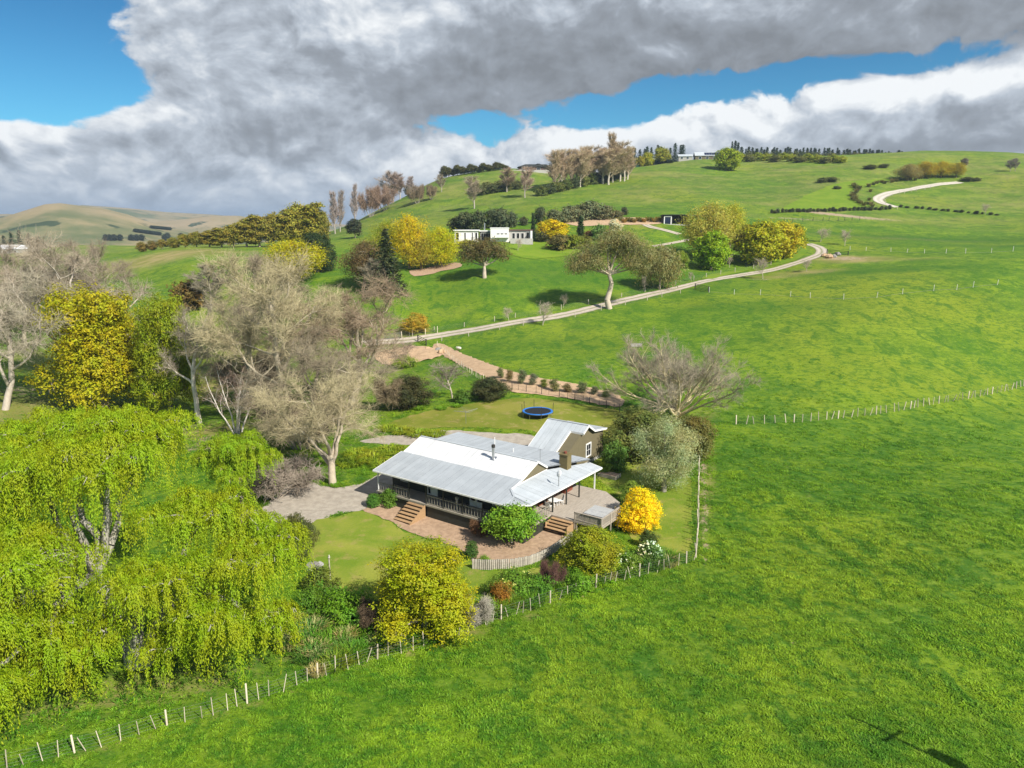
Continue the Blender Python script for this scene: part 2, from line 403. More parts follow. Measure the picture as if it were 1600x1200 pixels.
def twig_mat(name):
    m, t = newmat(name)
    oi = t.node('ShaderNodeObjectInfo'); tc = t.node('ShaderNodeTexCoord'); n = t.noise(tc.outputs['Object'], .8, 4, .6); k = t.m('ADD', .62, t.m('MULTIPLY', n, .8))
    finish(t, t.mix(1.0, oi.outputs['Color'], t.comb(k, k, k), 'MULTIPLY'), .9, spec=.1); return m
def grass_group():                         # grass colour by place, shared by the land and the tufts
    g = bpy.data.node_groups.new('grass_colour', 'ShaderNodeTree')
    for s in ('Dry', 'Lush', 'Far'): g.interface.new_socket(s, in_out='INPUT', socket_type='NodeSocketFloat')
    g.interface.new_socket('Color', in_out='OUTPUT', socket_type='NodeSocketColor')
    g.interface.new_socket('Height', in_out='OUTPUT', socket_type='NodeSocketFloat')
    t = NT(g); gi = g.nodes.new('NodeGroupInput'); go = g.nodes.new('NodeGroupOutput')
    pos = t.node('ShaderNodeNewGeometry').outputs['Position']
    n1 = t.noise(pos, .018, 4, .6); n2 = t.noise(pos, .11, 5, .62, .6); n3 = t.noise(t.vm('MULTIPLY', pos, (1, 1.5, 1)), .75, 5, .68, .5); n4 = t.noise(pos, 4.5, 4, .7)
    n5 = t.noise(t.vm('MULTIPLY', pos, (1, .55, 1)), .33, 6, .70, .8)
    c = t.mix(t.ramp(n2, .36, .66), (.070, .155, .008), (.170, .250, .012))
    c = t.mix(t.m('MULTIPLY', t.ramp(n1, .45, .66), .85), c, (.215, .255, .016))
    c = t.mix(t.m('MULTIPLY', t.ramp(n5, .50, .61), .80), c, (.042, .118, .008))
    c = t.mix(t.m('MULTIPLY', t.ramp(n3, .49, .62), .70), c, (.044, .125, .010))
    c = t.mix(t.m('MULTIPLY', t.ramp(n3, .47, .34), .60), c, (.185, .265, .024))
    c = t.mix(t.m('MULTIPLY', t.ramp(n4, .52, .72), .50), c, (.030, .085, .008))
    c = t.mix(t.m('MULTIPLY', t.ramp(n4, .45, .28), .35), c, (.20, .28, .05))
    n6 = t.noise(t.vm('MULTIPLY', pos, (1, 1.3, 1)), 1.9, 5, .72, .4)
    c = t.mix(t.m('MULTIPLY', t.ramp(n6, .54, .66), .60), c, (.045, .120, .008))
    c = t.mix(t.m('MULTIPLY', t.ramp(n6, .46, .34), .45), c, (.20, .285, .035))
    hz_ = t.sep(pos)[2]; ter = t.m('SINE', t.m('ADD', t.m('MULTIPLY', hz_, 2.1), t.m('MULTIPLY', n2, 16.0)))
    tm = t.m('MULTIPLY', t.m('MULTIPLY', t.ramp(hz_, 14.0, 34.0), t.ramp(ter, .1, .9)), t.ramp(t.noise(pos, .03, 4, .6), .40, .62, .12, .55))
    c = t.mix(tm, c, (.040, .110, .010))
    sc_ = t.m('MULTIPLY', t.ramp(hz_, 10.0, 24.0), t.ramp(t.noise(pos, .16, 6, .68, .5), .58, .66)); c = t.mix(t.m('MULTIPLY', sc_, .55), c, (.050, .105, .014))
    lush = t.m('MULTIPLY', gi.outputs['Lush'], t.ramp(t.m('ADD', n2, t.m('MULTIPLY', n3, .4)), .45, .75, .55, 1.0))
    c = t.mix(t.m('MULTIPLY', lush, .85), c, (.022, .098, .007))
    dn = t.m('ADD', gi.outputs['Dry'], t.m('MULTIPLY', t.m('SUBTRACT', t.m('ADD', n3, n4), 1.0), .9))
    c = t.mix(t.m('MULTIPLY', t.ramp(dn, .15, .75), .9), c, t.mix(t.ramp(n2, .4, .6), (.22, .20, .055), (.32, .25, .11)))
    t.l.new(c, go.inputs[0]); t.l.new(t.m('ADD', n3, t.m('MULTIPLY', n4, .5)), go.inputs[1])
    return g
GRASS = grass_group()
def grass_mat(name, tuft=False):
    m, t = newmat(name)
    nd = t.node('ShaderNodeGroup'); nd.node_tree = GRASS
    if tuft:
        ge = t.node('ShaderNodeNewGeometry'); k = t.m('ADD', 1.15, t.m('MULTIPLY', ge.outputs['Random Per Island'], 1.05))
        col = t.mix(1.0, nd.outputs[0], t.comb(t.m('MULTIPLY', k, 1.04), t.m('MULTIPLY', k, 1.08), t.m('MULTIPLY', k, 1.0)), 'MULTIPLY')
        def ex(b):
            tr = t.node('ShaderNodeBsdfTranslucent'); t.put(tr.inputs[0], col)
            mx = t.node('ShaderNodeMixShader'); mx.inputs[0].default_value = .45
            t.l.new(b.outputs[0], mx.inputs[1]); t.l.new(tr.outputs[0], mx.inputs[2]); return mx.outputs[0]
        finish(t, col, .6, spec=.2, extra=ex); return m
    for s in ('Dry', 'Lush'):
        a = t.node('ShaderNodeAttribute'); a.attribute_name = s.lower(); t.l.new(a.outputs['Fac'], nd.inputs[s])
    col = nd.outputs[0]
    a = t.node('ShaderNodeAttribute'); a.attribute_name = 'bare'
    pos = t.node('ShaderNodeNewGeometry').outputs['Position']
    nb = t.noise(pos, .9, 6, .65); bn = t.m('ADD', a.outputs['Fac'], t.m('MULTIPLY', t.m('SUBTRACT', nb, .5), 1.3))
    col = t.mix(t.ramp(bn, .35, .7), col, t.mix(nb, (.26, .19, .115), (.42, .33, .22)))
    fa = t.node('ShaderNodeAttribute'); fa.attribute_name = 'farland'
    nf = t.noise(pos, .004, 6, .6); nf2 = t.noise(pos, .0016, 4, .6)
    fc = t.mix(t.ramp(nf, .42, .58), (.11, .13, .055), (.28, .225, .12))
    fc = t.mix(t.ramp(nf2, .48, .62), fc, (.30, .235, .14))
    fc = t.mix(t.ramp(t.noise(pos, .013, 4, .6), .60, .66), fc, (.045, .065, .03))
    col = t.mix(fa.outputs['Fac'], col, fc)
    finish(t, col, .85, nd.outputs[1], .55, .25, .12); return m

M_FOL = foliage_mat('foliage'); M_WIL = foliage_mat('willow_leaf', .28, 1.0, .5); M_BARK = bark_mat('bark'); M_TWIG = twig_mat('twigs'); M_GRASS = grass_mat('pasture'); M_TUFT = grass_mat('grass_blades', True)
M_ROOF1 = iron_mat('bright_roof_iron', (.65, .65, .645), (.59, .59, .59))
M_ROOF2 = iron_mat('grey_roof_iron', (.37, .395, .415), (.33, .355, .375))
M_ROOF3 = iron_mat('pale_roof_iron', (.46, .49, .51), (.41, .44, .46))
M_ROOFB = simple('roof_underlay', (.15, .16, .17))
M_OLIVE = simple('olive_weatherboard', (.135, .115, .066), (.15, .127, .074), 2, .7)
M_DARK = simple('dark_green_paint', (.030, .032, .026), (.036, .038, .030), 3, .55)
M_CHIM = simple('mustard_plaster', (.17, .135, .055), (.14, .11, .05), 4, .85)
M_WHITE = simple('white_paint', (.78, .77, .74), (.72, .71, .68), 5, .5, bstr=.05)
M_GLASS = simple('window_glass', (.012, .014, .017), rough=.06, spec=.8, bstr=.0)
M_TIMBER = simple('new_timber', (.42, .27, .14), (.33, .20, .10), 6, .75, stretch=(1, 1, 6), rnd=.3)
M_GREYWOOD = simple('weathered_deck_timber', (.43, .375, .305), (.34, .29, .235), 3, .85, rnd=.2, stretch=(3, .5, 1))
M_POST = simple('pale_fence_timber', (.54, .47, .355), (.43, .365, .27), 9, .85, rnd=.5)
M_RETW = simple('grey_retaining_timber', (.40, .37, .30), (.28, .25, .20), 5, .9, rnd=.35)
M_WIRE = simple('galvanised_wire', (.26, .26, .25), rough=.55, metal=.5)
M_DPOST = simple('black_stained_timber', (.025, .023, .020), (.04, .035, .03), 6, .8)
M_BRICK = simple('red_brick', (.27, .085, .05), (.20, .06, .04), 9, .85, rnd=.4)
M_STEEL = simple('stainless_flue', (.55, .56, .57), rough=.3, metal=.9)
M_BLUE = simple('blue_padding', (.02, .16, .52), (.025, .18, .58), 4, .5)
M_MAT = simple('black_mesh_mat', (.012, .012, .014), (.02, .02, .022), 10, .7)
M_TRACK = track_mat('driveway_track', (.46, .40, .32), (.34, .29, .23))
M_PALETRACK = track_mat('limestone_track', (.50, .455, .38), (.42, .375, .31), .12)
M_GRAVEL = simple('driveway_gravel', (.42, .37, .30), (.30, .26, .21), 1.3, .95, detail=9, bstr=.5, bdist=.05)
M_PALEGRAV = simple('limestone_gravel', (.68, .62, .52), (.55, .49, .40), .6, .95, detail=8, bstr=.5, bdist=.05)
M_MULCH = simple('bark_mulch', (.44, .30, .195), (.31, .205, .13), 2.2, .95, detail=9, bstr=.7, bdist=.08)
M_SOIL = simple('orange_soil', (.52, .36, .22), (.40, .27, .16), 1.1, .95, detail=9, bstr=.7, bdist=.1)
M_CONC = simple('pale_concrete', (.45, .43, .39), (.36, .34, .31), 3, .9)
M_STONE = simple('grey_stone', (.30, .28, .25), (.19, .18, .16), 4, .9, bstr=.6, bdist=.05)
M_WOOL = simple('white_wool', (.72, .68, .58), (.62, .57, .47), 9, .95, bstr=.7, bdist=.05)
M_FACE = simple('dark_skin', (.10, .08, .07))
M_SOLAR = simple('solar_glass', (.010, .016, .045), rough=.12, spec=.7)
M_GREEN = simple('green_tank_plastic', (.03, .11, .07), rough=.5)
M_PURPLE = simple('faded_brown_wall', (.14, .07, .055), (.11, .06, .05), 2, .7)
M_RED = simple('red_stained_timber', (.23, .07, .03), (.17, .05, .025), 4, .6)
M_BARKSP = simple('spa_cover_vinyl', (.42, .42, .40), (.36, .36, .35), 3, .6)

def lawn_mat(name, c1, c2, c3):
    m, t = newmat(name); pos = t.node('ShaderNodeNewGeometry').outputs['Position']
    n1 = t.noise(pos, .14, 5, .62, .4); n2 = t.noise(pos, .7, 5, .65); n3 = t.noise(pos, 6, 5, .7)
    c = t.mix(t.ramp(n1, .38, .64), c1, c2); c = t.mix(t.m('MULTIPLY', t.ramp(n2, .52, .70), .75), c, c3)
    c = t.mix(t.m('MULTIPLY', t.ramp(n3, .55, .72), .45), c, tuple(x * .5 for x in c1))
    c = t.mix(t.m('MULTIPLY', t.ramp(n3, .44, .28), .35), c, tuple(min(1, x * 1.5) for x in c2))
    finish(t, c, .9, t.m('ADD', n3, n2), .5, .08, .1); return m
M_LAWN = lawn_mat('mown_lawn', (.135, .205, .018), (.24, .26, .04), (.285, .24, .075))
M_LAWN2 = lawn_mat('worn_lawn', (.15, .18, .02), (.225, .22, .04), (.30, .235, .09))
M_LAWN3 = lawn_mat('bright_lawn', (.12, .205, .014), (.165, .24, .02), (.19, .22, .03))

# ------------------------------------------------------------------ the land
def gblob(x, y, lst):
    o = np.zeros_like(x)
    for (px, py, rx, ry, amp) in lst:
        c = ground(px, py); a = math.atan2(c[0], c[1])
        dx = (x - c[0]); dy = (y - c[1]); tx = dx * math.cos(a) - dy * math.sin(a); ty = dx * math.sin(a) + dy * math.cos(a)
        q = (tx / rx) ** 2 + (ty / ry) ** 2
        o = np.maximum(o, amp * np.exp(-q)) if amp > 0 else o + amp * np.exp(-q)
    return o
def land():
    nr, na = GX.shape
    V = np.stack([GX, GY, GZ], -1).reshape(-1, 3)
    i = np.arange(nr - 1)[:, None] * na + np.arange(na - 1)[None]
    q = np.stack([i, i + 1, i + na + 1, i + na], -1).reshape(-1, 4)
    j = np.arange(nr - 1) * na
    q2 = np.stack([j + na - 1, j, j + na, j + 2 * na - 1], -1)
    me = npmesh('ground', V, [q[:, ::-1], q2[:, ::-1]], True)
    x, y = V[:, 0], V[:, 1]; r = np.hypot(x, y)
    dry = gblob(x, y, [(1228, 730, .5, 1.6, .34), (1245, 752, .5, 1.6, .34), (1262, 775, .5, 1.6, .34), (1277, 798, .5, 1.5, .34), (1290, 822, .5, 1.4, .32), (1300, 846, .5, 1.3, .30), (1290, 770, .5, 1.6, .28), (1308, 795, .5, 1.5, .28), (1320, 820, .5, 1.4, .26), (1328, 850, .5, 1.2, .24), (160, 1085, 9, 2.5, .5), (270, 1075, 6, 2.5, .45), (330, 1060, 5, 3, .4), (560, 1000, 4, 4, .5), (620, 1020, 5, 1.2, .6), (700, 990, 5, 1.0, .6), (800, 965, 5, .8, .5), (960, 915, 6, .8, .5),
                       (260, 400, 30, 25, .75), (330, 395, 25, 15, .55), (450, 785, 6, 5, .6), (330, 680, 8, 9, .7), (1380, 372, 60, 5, .35), (1330, 405, 14, 9, .85), (1260, 425, 12, 5, .6), (1200, 433, 12, 4, .55), (1420, 405, 18, 6, .4),
                       (1150, 335, 20, 12, .4), (1280, 262, 40, 14, .45), (1420, 262, 60, 20, .35), (1000, 290, 60, 25, .2), (720, 290, 50, 30, .45), (660, 310, 30, 40, .45), (700, 325, 30, 25, .35), (1550, 300, 60, 40, .3), (1500, 345, 50, 25, .35), (1100, 285, 70, 20, .28),
                       (1100, 650, 3, 6, .4), (1105, 760, 1.2, 16, .55), (760, 512, 12, 3, .4), (860, 470, 6, 3, .2), (700, 490, 10, 6, .25), (640, 520, 8, 4, .5), (380, 560, 12, 25, .45), (30, 640, 10, 12, .6), (60, 560, 12, 22, .45), (200, 650, 8, 10, .5), (330, 600, 14, 14, .55), (520, 640, 12, 14, .5), (470, 720, 8, 8, .55), (560, 590, 12, 10, .45), (260, 690, 8, 8, .6), (640, 600, 10, 8, .3), (520, 1020, 5, 2.5, .45), (880, 335, 24, 12, .55), (1000, 352, 10, 8, .4)])
    fl = [(25, 1204), (114, 1182), (198, 1159), (300, 1130), (393, 1101), (453, 1081), (544, 1051), (630, 1026), (701, 1002), (764, 978), (830, 958), (911, 931), (985, 909), (1086, 880)]
    fd = [(p0[0] + (p1[0] - p0[0]) * f, p0[1] + (p1[1] - p0[1]) * f + (k % 3), 1.1, .32, .34 + .2 * ((k * 7 + int(f * 5)) % 3) / 2) for k, (p0, p1) in enumerate(zip(fl[:-1], fl[1:])) for f in (0, .2, .4, .6, .8)]
    dry = np.maximum(dry, gblob(x, y, fd))
    lush = gblob(x, y, [(900, 430, 60, 18, .6), (700, 460, 35, 12, .5), (1420, 372, 70, 9, .95), (1560, 385, 50, 8, .7), (1230, 360, 20, 5, .6), (1330, 425, 30, 5, .8), (1450, 418, 40, 4, .6), (1180, 480, 22, 8, .55), (900, 540, 25, 8, .5), (1100, 290, 60, 40, .35), (1240, 300, 40, 40, .4), (950, 330, 60, 15, .4), (1250, 740, 16, 8, .55), (1150, 860, 9, 5, .35), (1000, 1010, 12, 6, .3), (1350, 700, 14, 8, .4), (860, 1060, 9, 3, .3), (490, 1010, 5, 5, .5), (520, 960, 4, 4, .5)])  # darker green patches, among them the long band across the right hillside
    bare = gblob(x, y, [(620, 556, 7, 5, .95), (665, 552, 5, 4, .95), (600, 580, 6, 4, .6), (980, 880, .8, .5, .4), (1320, 404, 9, 5, .7), (1190, 437, 6, 2.0, .6), (1255, 436, 6, 2, .5), (1310, 336, 30, 5, .9), (1240, 342, 20, 3, .6), (1360, 340, 14, 3, .7), (1400, 350, 10, 2, .4), (340, 690, 5, 5, .9), (300, 668, 4, 3, .7), (1101, 800, .45, 9, .8), (1100, 740, .45, 9, .8), (1102, 860, .5, 3, .8), (1238, 1002, .5, .3, .6), (1010, 1146, .4, .25, .5), (1390, 930, .5, .3, .5), (1120, 1010, .4, .3, .45), (1500, 1060, .4, .3, .5), (900, 1100, .4, .25, .5), (1450, 800, .5, .4, .45), (1290, 830, .5, .4, .4), (590, 1032, 3.2, .35, .6), (650, 1010, 3.0, .35, .6), (940, 925, 3.5, .3, .6), (880, 945, 3, .3, .5), (1030, 896, 2.5, .3, .6), (560, 1045, 3, .3, .5), (430, 780, 4, 4, .5), (40, 610, 9, 8, .5), (100, 615, 8, 6, .4), (520, 700, 7, 10, .35)])
    far = sstep(800, 1150, r)
    dry = np.maximum(dry, (.30 + .16 * wav(x, y, 70, 6) + .12 * wav(x, y, 23, 8)) * sstep(250, 420, r)); dry = np.maximum(dry, (.10 + .12 * wav(x, y, 40, 9)) * sstep(100, 200, r))
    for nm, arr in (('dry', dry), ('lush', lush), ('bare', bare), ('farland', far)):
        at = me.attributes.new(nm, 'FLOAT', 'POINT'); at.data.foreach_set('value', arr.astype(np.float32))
    tag(part('ground', me, M_GRASS), kind='structure')
land()

def inpoly(px, py, poly):
    px = np.asarray(px); py = np.asarray(py); c = np.zeros(px.shape, bool); n = len(poly)
    for i in range(n):
        x0, y0 = poly[i][:2]; x1, y1 = poly[(i + 1) % n][:2]
        k = ((y0 > py) != (y1 > py)) & (px < (x1 - x0) * (py - y0) / (y1 - y0 + 1e-12) + x0); c ^= k
    return c
POLYS = []
def closed_curve(pts, step, jit, rs):
    P = np.array(pts, float)[:, :2]; n = len(P); out = []
    for i in range(n):
        p0, p1, p2, p3 = P[i - 1], P[i], P[(i + 1) % n], P[(i + 2) % n]
        k = max(2, int(np.linalg.norm(p2 - p1) / step))
        for s in np.arange(k) / k:
            out.append(.5 * ((2 * p1) + (p2 - p0) * s + (2 * p0 - 5 * p1 + 4 * p2 - p3) * s * s + (3 * p1 - p0 - 3 * p2 + p3) * s ** 3))
    out = np.array(out); out += rs.normal(0, jit, out.shape); return out
def sheet(name, pxpts, mat, lift=.03, step=.7, jit=.12, grid=1.2, seed=1, world=False, bulge=0.0):
    rs = np.random.RandomState(seed)
    pts = pxpts if world else [ground(*p)[:2] for p in pxpts]
    B = closed_curve(pts, step, jit, rs); POLYS.append(B)
    lo = B.min(0); hi = B.max(0)
    gx, gy = np.meshgrid(np.arange(lo[0], hi[0], grid), np.arange(lo[1], hi[1], grid))
    q = np.stack([gx.ravel(), gy.ravel()], 1) + rs.uniform(-.2, .2, (gx.size, 2)) * grid
    q = q[inpoly(q[:, 0], q[:, 1], B)]
    allp = np.concatenate([B, q]); nb = len(B)
    r = delaunay_2d_cdt([Vector(p) for p in allp.tolist()], [], [list(range(nb))], 1, 1e-4)
    V = np.array([(v.x, v.y) for v in r[0]]); f = np.array([t for t in r[2] if len(t) == 3])
    z = gz(V[:, 0], V[:, 1]) + lift
    if bulge:
        dmin = np.sqrt(((V[:, None] - B[None, ::3]) ** 2).sum(-1)).min(1); z += bulge * sstep(0, 1.5, dmin) * (1 + .5 * rs.normal(size=len(V)))
    me = npmesh(name, np.column_stack([V, z]), [f], True)
    return tag(part(name, me, mat), kind='structure')
def ribbon(name, pxpts, width, mat, lift=.05, world=False, seed=3, step=1.0):
    rs = np.random.RandomState(seed)
    P = np.array([p[:2] if world else ground(*p)[:2] for p in pxpts]); n = len(P); out = []
    for i in range(n - 1):
        p0 = P[max(i - 1, 0)]; p1 = P[i]; p2 = P[i + 1]; p3 = P[min(i + 2, n - 1)]
        k = max(2, int(np.linalg.norm(p2 - p1) / step))
        for s in np.arange(k) / k:
            out.append(.5 * ((2 * p1) + (p2 - p0) * s + (2 * p0 - 5 * p1 + 4 * p2 - p3) * s * s + (3 * p1 - p0 - 3 * p2 + p3) * s ** 3))
    out.append(P[-1]); C = np.array(out); T = np.gradient(C, axis=0); T /= np.linalg.norm(T, axis=1)[:, None] + 1e-9
    N = np.stack([-T[:, 1], T[:, 0]], 1)
    cols = np.linspace(-.5, .5, 7); rows = []
    wj = width * (1 + rs.normal(0, .03, (len(C), 1)))
    for c in cols: rows.append(C + N * wj * c)
    G = np.stack(rows, 1); z = gz(G[..., 0], G[..., 1]) + lift
    V = np.concatenate([G, z[..., None]], -1).reshape(-1, 3); m = len(cols); k = len(C)
    i = np.arange(k - 1)[:, None] * m + np.arange(m - 1)[None]
    q = np.stack([i, i + 1, i + m + 1, i + m], -1).reshape(-1, 4)
    POLYS.append(np.concatenate([G[:, 0], G[::-1, -1]]))
    me = npmesh(name, V, [q[:, ::-1]], True); at = me.attributes.new('across', 'FLOAT', 'POINT'); at.data.foreach_set('value', np.tile(cols * 2, k).astype(np.float32))
    if me.polygons[0].normal.z < 0: me.flip_normals()
    return tag(part(name, me, mat), kind='structure')

DRIVE = [(570, 537), (600, 534), (650, 530), (700, 522), (760, 512), (830, 500), (900, 488), (960, 473), (1040, 455), (1100, 440), (1170, 428), (1225, 417), (1262, 405), (1283, 396), (1280, 387), (1262, 381)]
ribbon('driveway', DRIVE, 4.0, M_TRACK, .06)
ribbon('hill_track', [(1402, 324), (1380, 318), (1372, 311), (1384, 304), (1410, 298), (1450, 291), (1500, 285)], 5.4, M_PALETRACK, .12)
ribbon('house_driveway', [(1062, 366), (1040, 360), (1022, 356), (1008, 351)], 3.4, M_TRACK, .1)
ribbon('path', [(1080, 374), (1050, 380), (1020, 385)], 2.0, M_TRACK, .1)
sheet('gravel_yard', [(412, 800), (440, 768), (470, 752), (520, 762), (560, 757), (592, 742), (625, 735), (640, 760), (600, 788), (560, 797), (520, 806), (486, 818), (450, 822)], M_GRAVEL, .03, seed=2)
sheet('back_yard_path', [(560, 690), (600, 682), (650, 678), (700, 672), (760, 676), (830, 680), (840, 700), (760, 705), (680, 700), (640, 696), (600, 694)], M_GRAVEL, .03, seed=3)
sheet('front_lawn', [(488, 818), (530, 806), (565, 799), (600, 812), (640, 834), (690, 850), (725, 862), (742, 888), (800, 893), (850, 884), (880, 866), (900, 850), (960, 850), (940, 890), (880, 900), (790, 905), (720, 945), (650, 960), (600, 945), (545, 928), (500, 900), (478, 870)], M_LAWN, .035, seed=4)
sheet('garden_bed', [(566, 797), (590, 786), (640, 760), (700, 750), (800, 745), (880, 760), (905, 800), (893, 832), (878, 852), (830, 878), (790, 886), (742, 886), (726, 862), (690, 848), (640, 832), (600, 810)], M_MULCH, .05, seed=5)
sheet('back_lawn', [(592, 668), (640, 650), (700, 636), (760, 628), (820, 622), (880, 628), (960, 640), (985, 660), (960, 690), (900, 690), (840, 676), (790, 670), (700, 668), (650, 672), (610, 676)], M_LAWN2, .035, seed=6)
sheet('side_lawn', [(930, 705), (985, 700), (1020, 720), (1075, 745), (1080, 800), (1078, 858), (1045, 866), (1000, 850), (980, 830), (985, 790), (960, 770), (932, 745)], M_LAWN, .035, seed=7)
sheet('house_lawn', [(790, 392), (815, 378), (850, 376), (890, 384), (912, 386), (960, 372), (1000, 372), (960, 380), (915, 394), (870, 402), (820, 404)], M_LAWN3, .12, 3, .3, 4, seed=8)
sheet('verge_lawn', [(1100, 432), (1160, 420), (1200, 408), (1240, 398), (1255, 386), (1262, 392), (1240, 408), (1180, 420), (1110, 436)], M_LAWN3, .1, 3, .2, 3, seed=18)
sheet('hill_lawn', [(1225, 328), (1260, 305), (1300, 290), (1350, 282), (1392, 280), (1370, 290), (1330, 300), (1335, 312), (1360, 322), (1300, 328)], M_LAWN3, .25, 5, .5, 7, seed=9)
sheet('planting_strip', [(676, 541), (692, 538), (720, 552), (790, 578), (850, 592), (905, 602), (965, 618), (968, 636), (905, 626), (850, 618), (800, 612), (770, 596), (722, 572), (690, 554)], M_SOIL, .06, seed=10, bulge=.12)
sheet('soil_mound', [(585, 552), (620, 545), (650, 541), (680, 545), (690, 556), (650, 566), (600, 570)], M_SOIL, .06, seed=11, bulge=.35)
sheet('orchard_bank', [(880, 346), (930, 341), (990, 340), (1036, 343), (1030, 350), (960, 352), (900, 353)], M_SOIL, .12, 3, .5, 5, seed=12)
sheet('under_tree_soil', [(640, 424), (680, 416), (712, 410), (720, 418), (690, 424), (650, 432)], M_MULCH, .12, 3, .3, 4, seed=13)

# ------------------------------------------------------------------ vegetation meshes (real size, shared between copies)
def unit(v): return v / (np.linalg.norm(v, axis=-1, keepdims=True) + 1e-9)
def tubes(name, P0, P1, R0, R1, n, smooth=True):
    """independent tapered prisms, n sides each"""
    P0, P1 = np.asarray(P0, float), np.asarray(P1, float); R0, R1 = np.asarray(R0, float), np.asarray(R1, float)
    d = unit(P1 - P0); up = np.where(np.abs(d[:, 2:3]) < .9, [[0, 0, 1.]], [[1., 0, 0]])
    s = unit(np.cross(d, up)); u = np.cross(s, d)
    a = np.arange(n) * 2 * math.pi / n; ca, sa = np.cos(a), np.sin(a)
    ring = s[:, None] * ca[None, :, None] + u[:, None] * sa[None, :, None]
    V = np.concatenate([P0[:, None] + ring * R0[:, None, None], P1[:, None] + ring * R1[:, None, None]], 1)
    m = len(P0); base = (np.arange(m) * 2 * n)[:, None]; i = np.arange(n); j = (i + 1) % n
    q = np.stack([base + i, base + j, base + n + j, base + n + i], -1).reshape(-1, 4)
    return V.reshape(-1, 3), q
class Geo:
    def __init__(self): self.V = []; self.Q = []; self.T = []; self.n = 0
    def add(self, V, q=None, t=None):
        if q is not None and len(q): self.Q.append(q + self.n)
        if t is not None and len(t): self.T.append(t + self.n)
        self.V.append(V); self.n += len(V); return self
    def mesh(self, name, smooth=False, mat=None):
        f = []
        if self.Q: f.append(np.concatenate(self.Q))
        if self.T: f.append(np.concatenate(self.T))
        me = npmesh(name, np.concatenate(self.V), f, smooth)
        if mat: me.materials.append(mat)
        return me
def leafquads(C, Nn, L, Wd, rs, axis=None):
    """one small rhombic leaf per centre; Nn = facing direction, axis = long direction"""
    n = len(C); Nn = unit(Nn)
    if axis is None: axis = rs.normal(size=(n, 3))
    t = unit(axis - Nn * (axis * Nn).sum(-1, keepdims=True)); b = np.cross(Nn, t)
    L = np.broadcast_to(L, (n,))[:, None]; Wd = np.broadcast_to(Wd, (n,))[:, None]
    V = np.stack([C - t * L * .5, C + b * Wd * .5 - Nn * L * .06, C + t * L * .5, C - b * Wd * .5 - Nn * L * .06], 1).reshape(-1, 3)
    q = np.arange(n * 4).reshape(n, 4); return V, q
class Skel:
    def __init__(self, seed): self.rs = np.random.RandomState(seed); self.s = []     # (p0,p1,r0,r1,level)
    def grow(self, p, d, L, r, lv, spec):
        rs = self.rs; sp = spec[lv]; k = sp.get('k', 4); seg = L / k; pts = [np.array(p, float)]; d = np.array(d, float)
        for i in range(k):
            d = d + rs.normal(0, sp.get('wob', .12), 3); d[2] += sp.get('up', 0.0); d /= np.linalg.norm(d)
            r1 = r * (1 - (1 - sp.get('tip', .45)) * (i + 1) / k); r0 = r * (1 - (1 - sp.get('tip', .45)) * i / k)
            q = pts[-1] + d * seg; self.s.append((pts[-1], q, r0, r1, lv)); pts.append(q)
        if lv + 1 >= len(spec): return
        nx = spec[lv + 1]; n = nx['n'] if isinstance(nx['n'], int) else rs.randint(nx['n'][0], nx['n'][1] + 1)
        ph = rs.uniform(0, 6.28)
        for c in range(n):
            f = nx.get('from', .35) + (1 - nx.get('from', .35)) * (c + rs.uniform(.2, .9)) / n; f = min(f, .999)
            i = int(f * k); fr = f * k - i; q = pts[i] * (1 - fr) + pts[i + 1] * fr; dd = unit(pts[i + 1] - pts[i])
            ph += 2.4 + rs.uniform(-.4, .4); a = R(nx['ang'] * rs.uniform(nx.get('amin', .7), nx.get('amax', 1.25)))
            s = unit(np.cross(dd, [0.1, .2, 1.0] if abs(dd[2]) < .95 else [1., 0, 0])); u = np.cross(s, dd)
            nd = dd * math.cos(a) + (s * math.cos(ph) + u * math.sin(ph)) * math.sin(a)
            rr = r * (1 - (1 - sp.get('tip', .45)) * f) * nx.get('rr', .6)
            self.grow(q, nd, L * nx['len'] * rs.uniform(.75, 1.2) * (1 - nx.get('sh', .35) * f), rr, lv + 1, spec)
    def arr(self):
        return (np.array([s[0] for s in self.s]), np.array([s[1] for s in self.s]), np.array([s[2] for s in self.s]), np.array([s[3] for s in self.s]), np.array([s[4] for s in self.s]))
def twigs(A, rs, n, L, r, ang=.9, droop=0.0, maxlv=2, up=.15, segs=2):
    P0, P1, R0, R1, LV = A; ok = LV >= maxlv; P0, P1 = P0[ok], P1[ok]
    w = np.linalg.norm(P1 - P0, axis=1); k = rs.choice(len(P0), n, p=w / w.sum()); f = rs.uniform(0, 1, (n, 1))
    B = P0[k] * (1 - f) + P1[k] * f; d = unit(unit(P1[k] - P0[k]) + rs.normal(0, ang, (n, 3)) * .8 + [0, 0, up])
    out = []; rr = np.full(n, r); LL = L * rs.uniform(.5, 1.3, (n, 1)) / segs
    for s in range(segs):
        E = B + d * LL; out.append((B, E, rr, rr * .6)); B = E; rr = rr * .6
        d = unit(d + rs.normal(0, .35, (n, 3)) + [0, 0, -droop])
    return [np.concatenate(x) for x in zip(*out)]
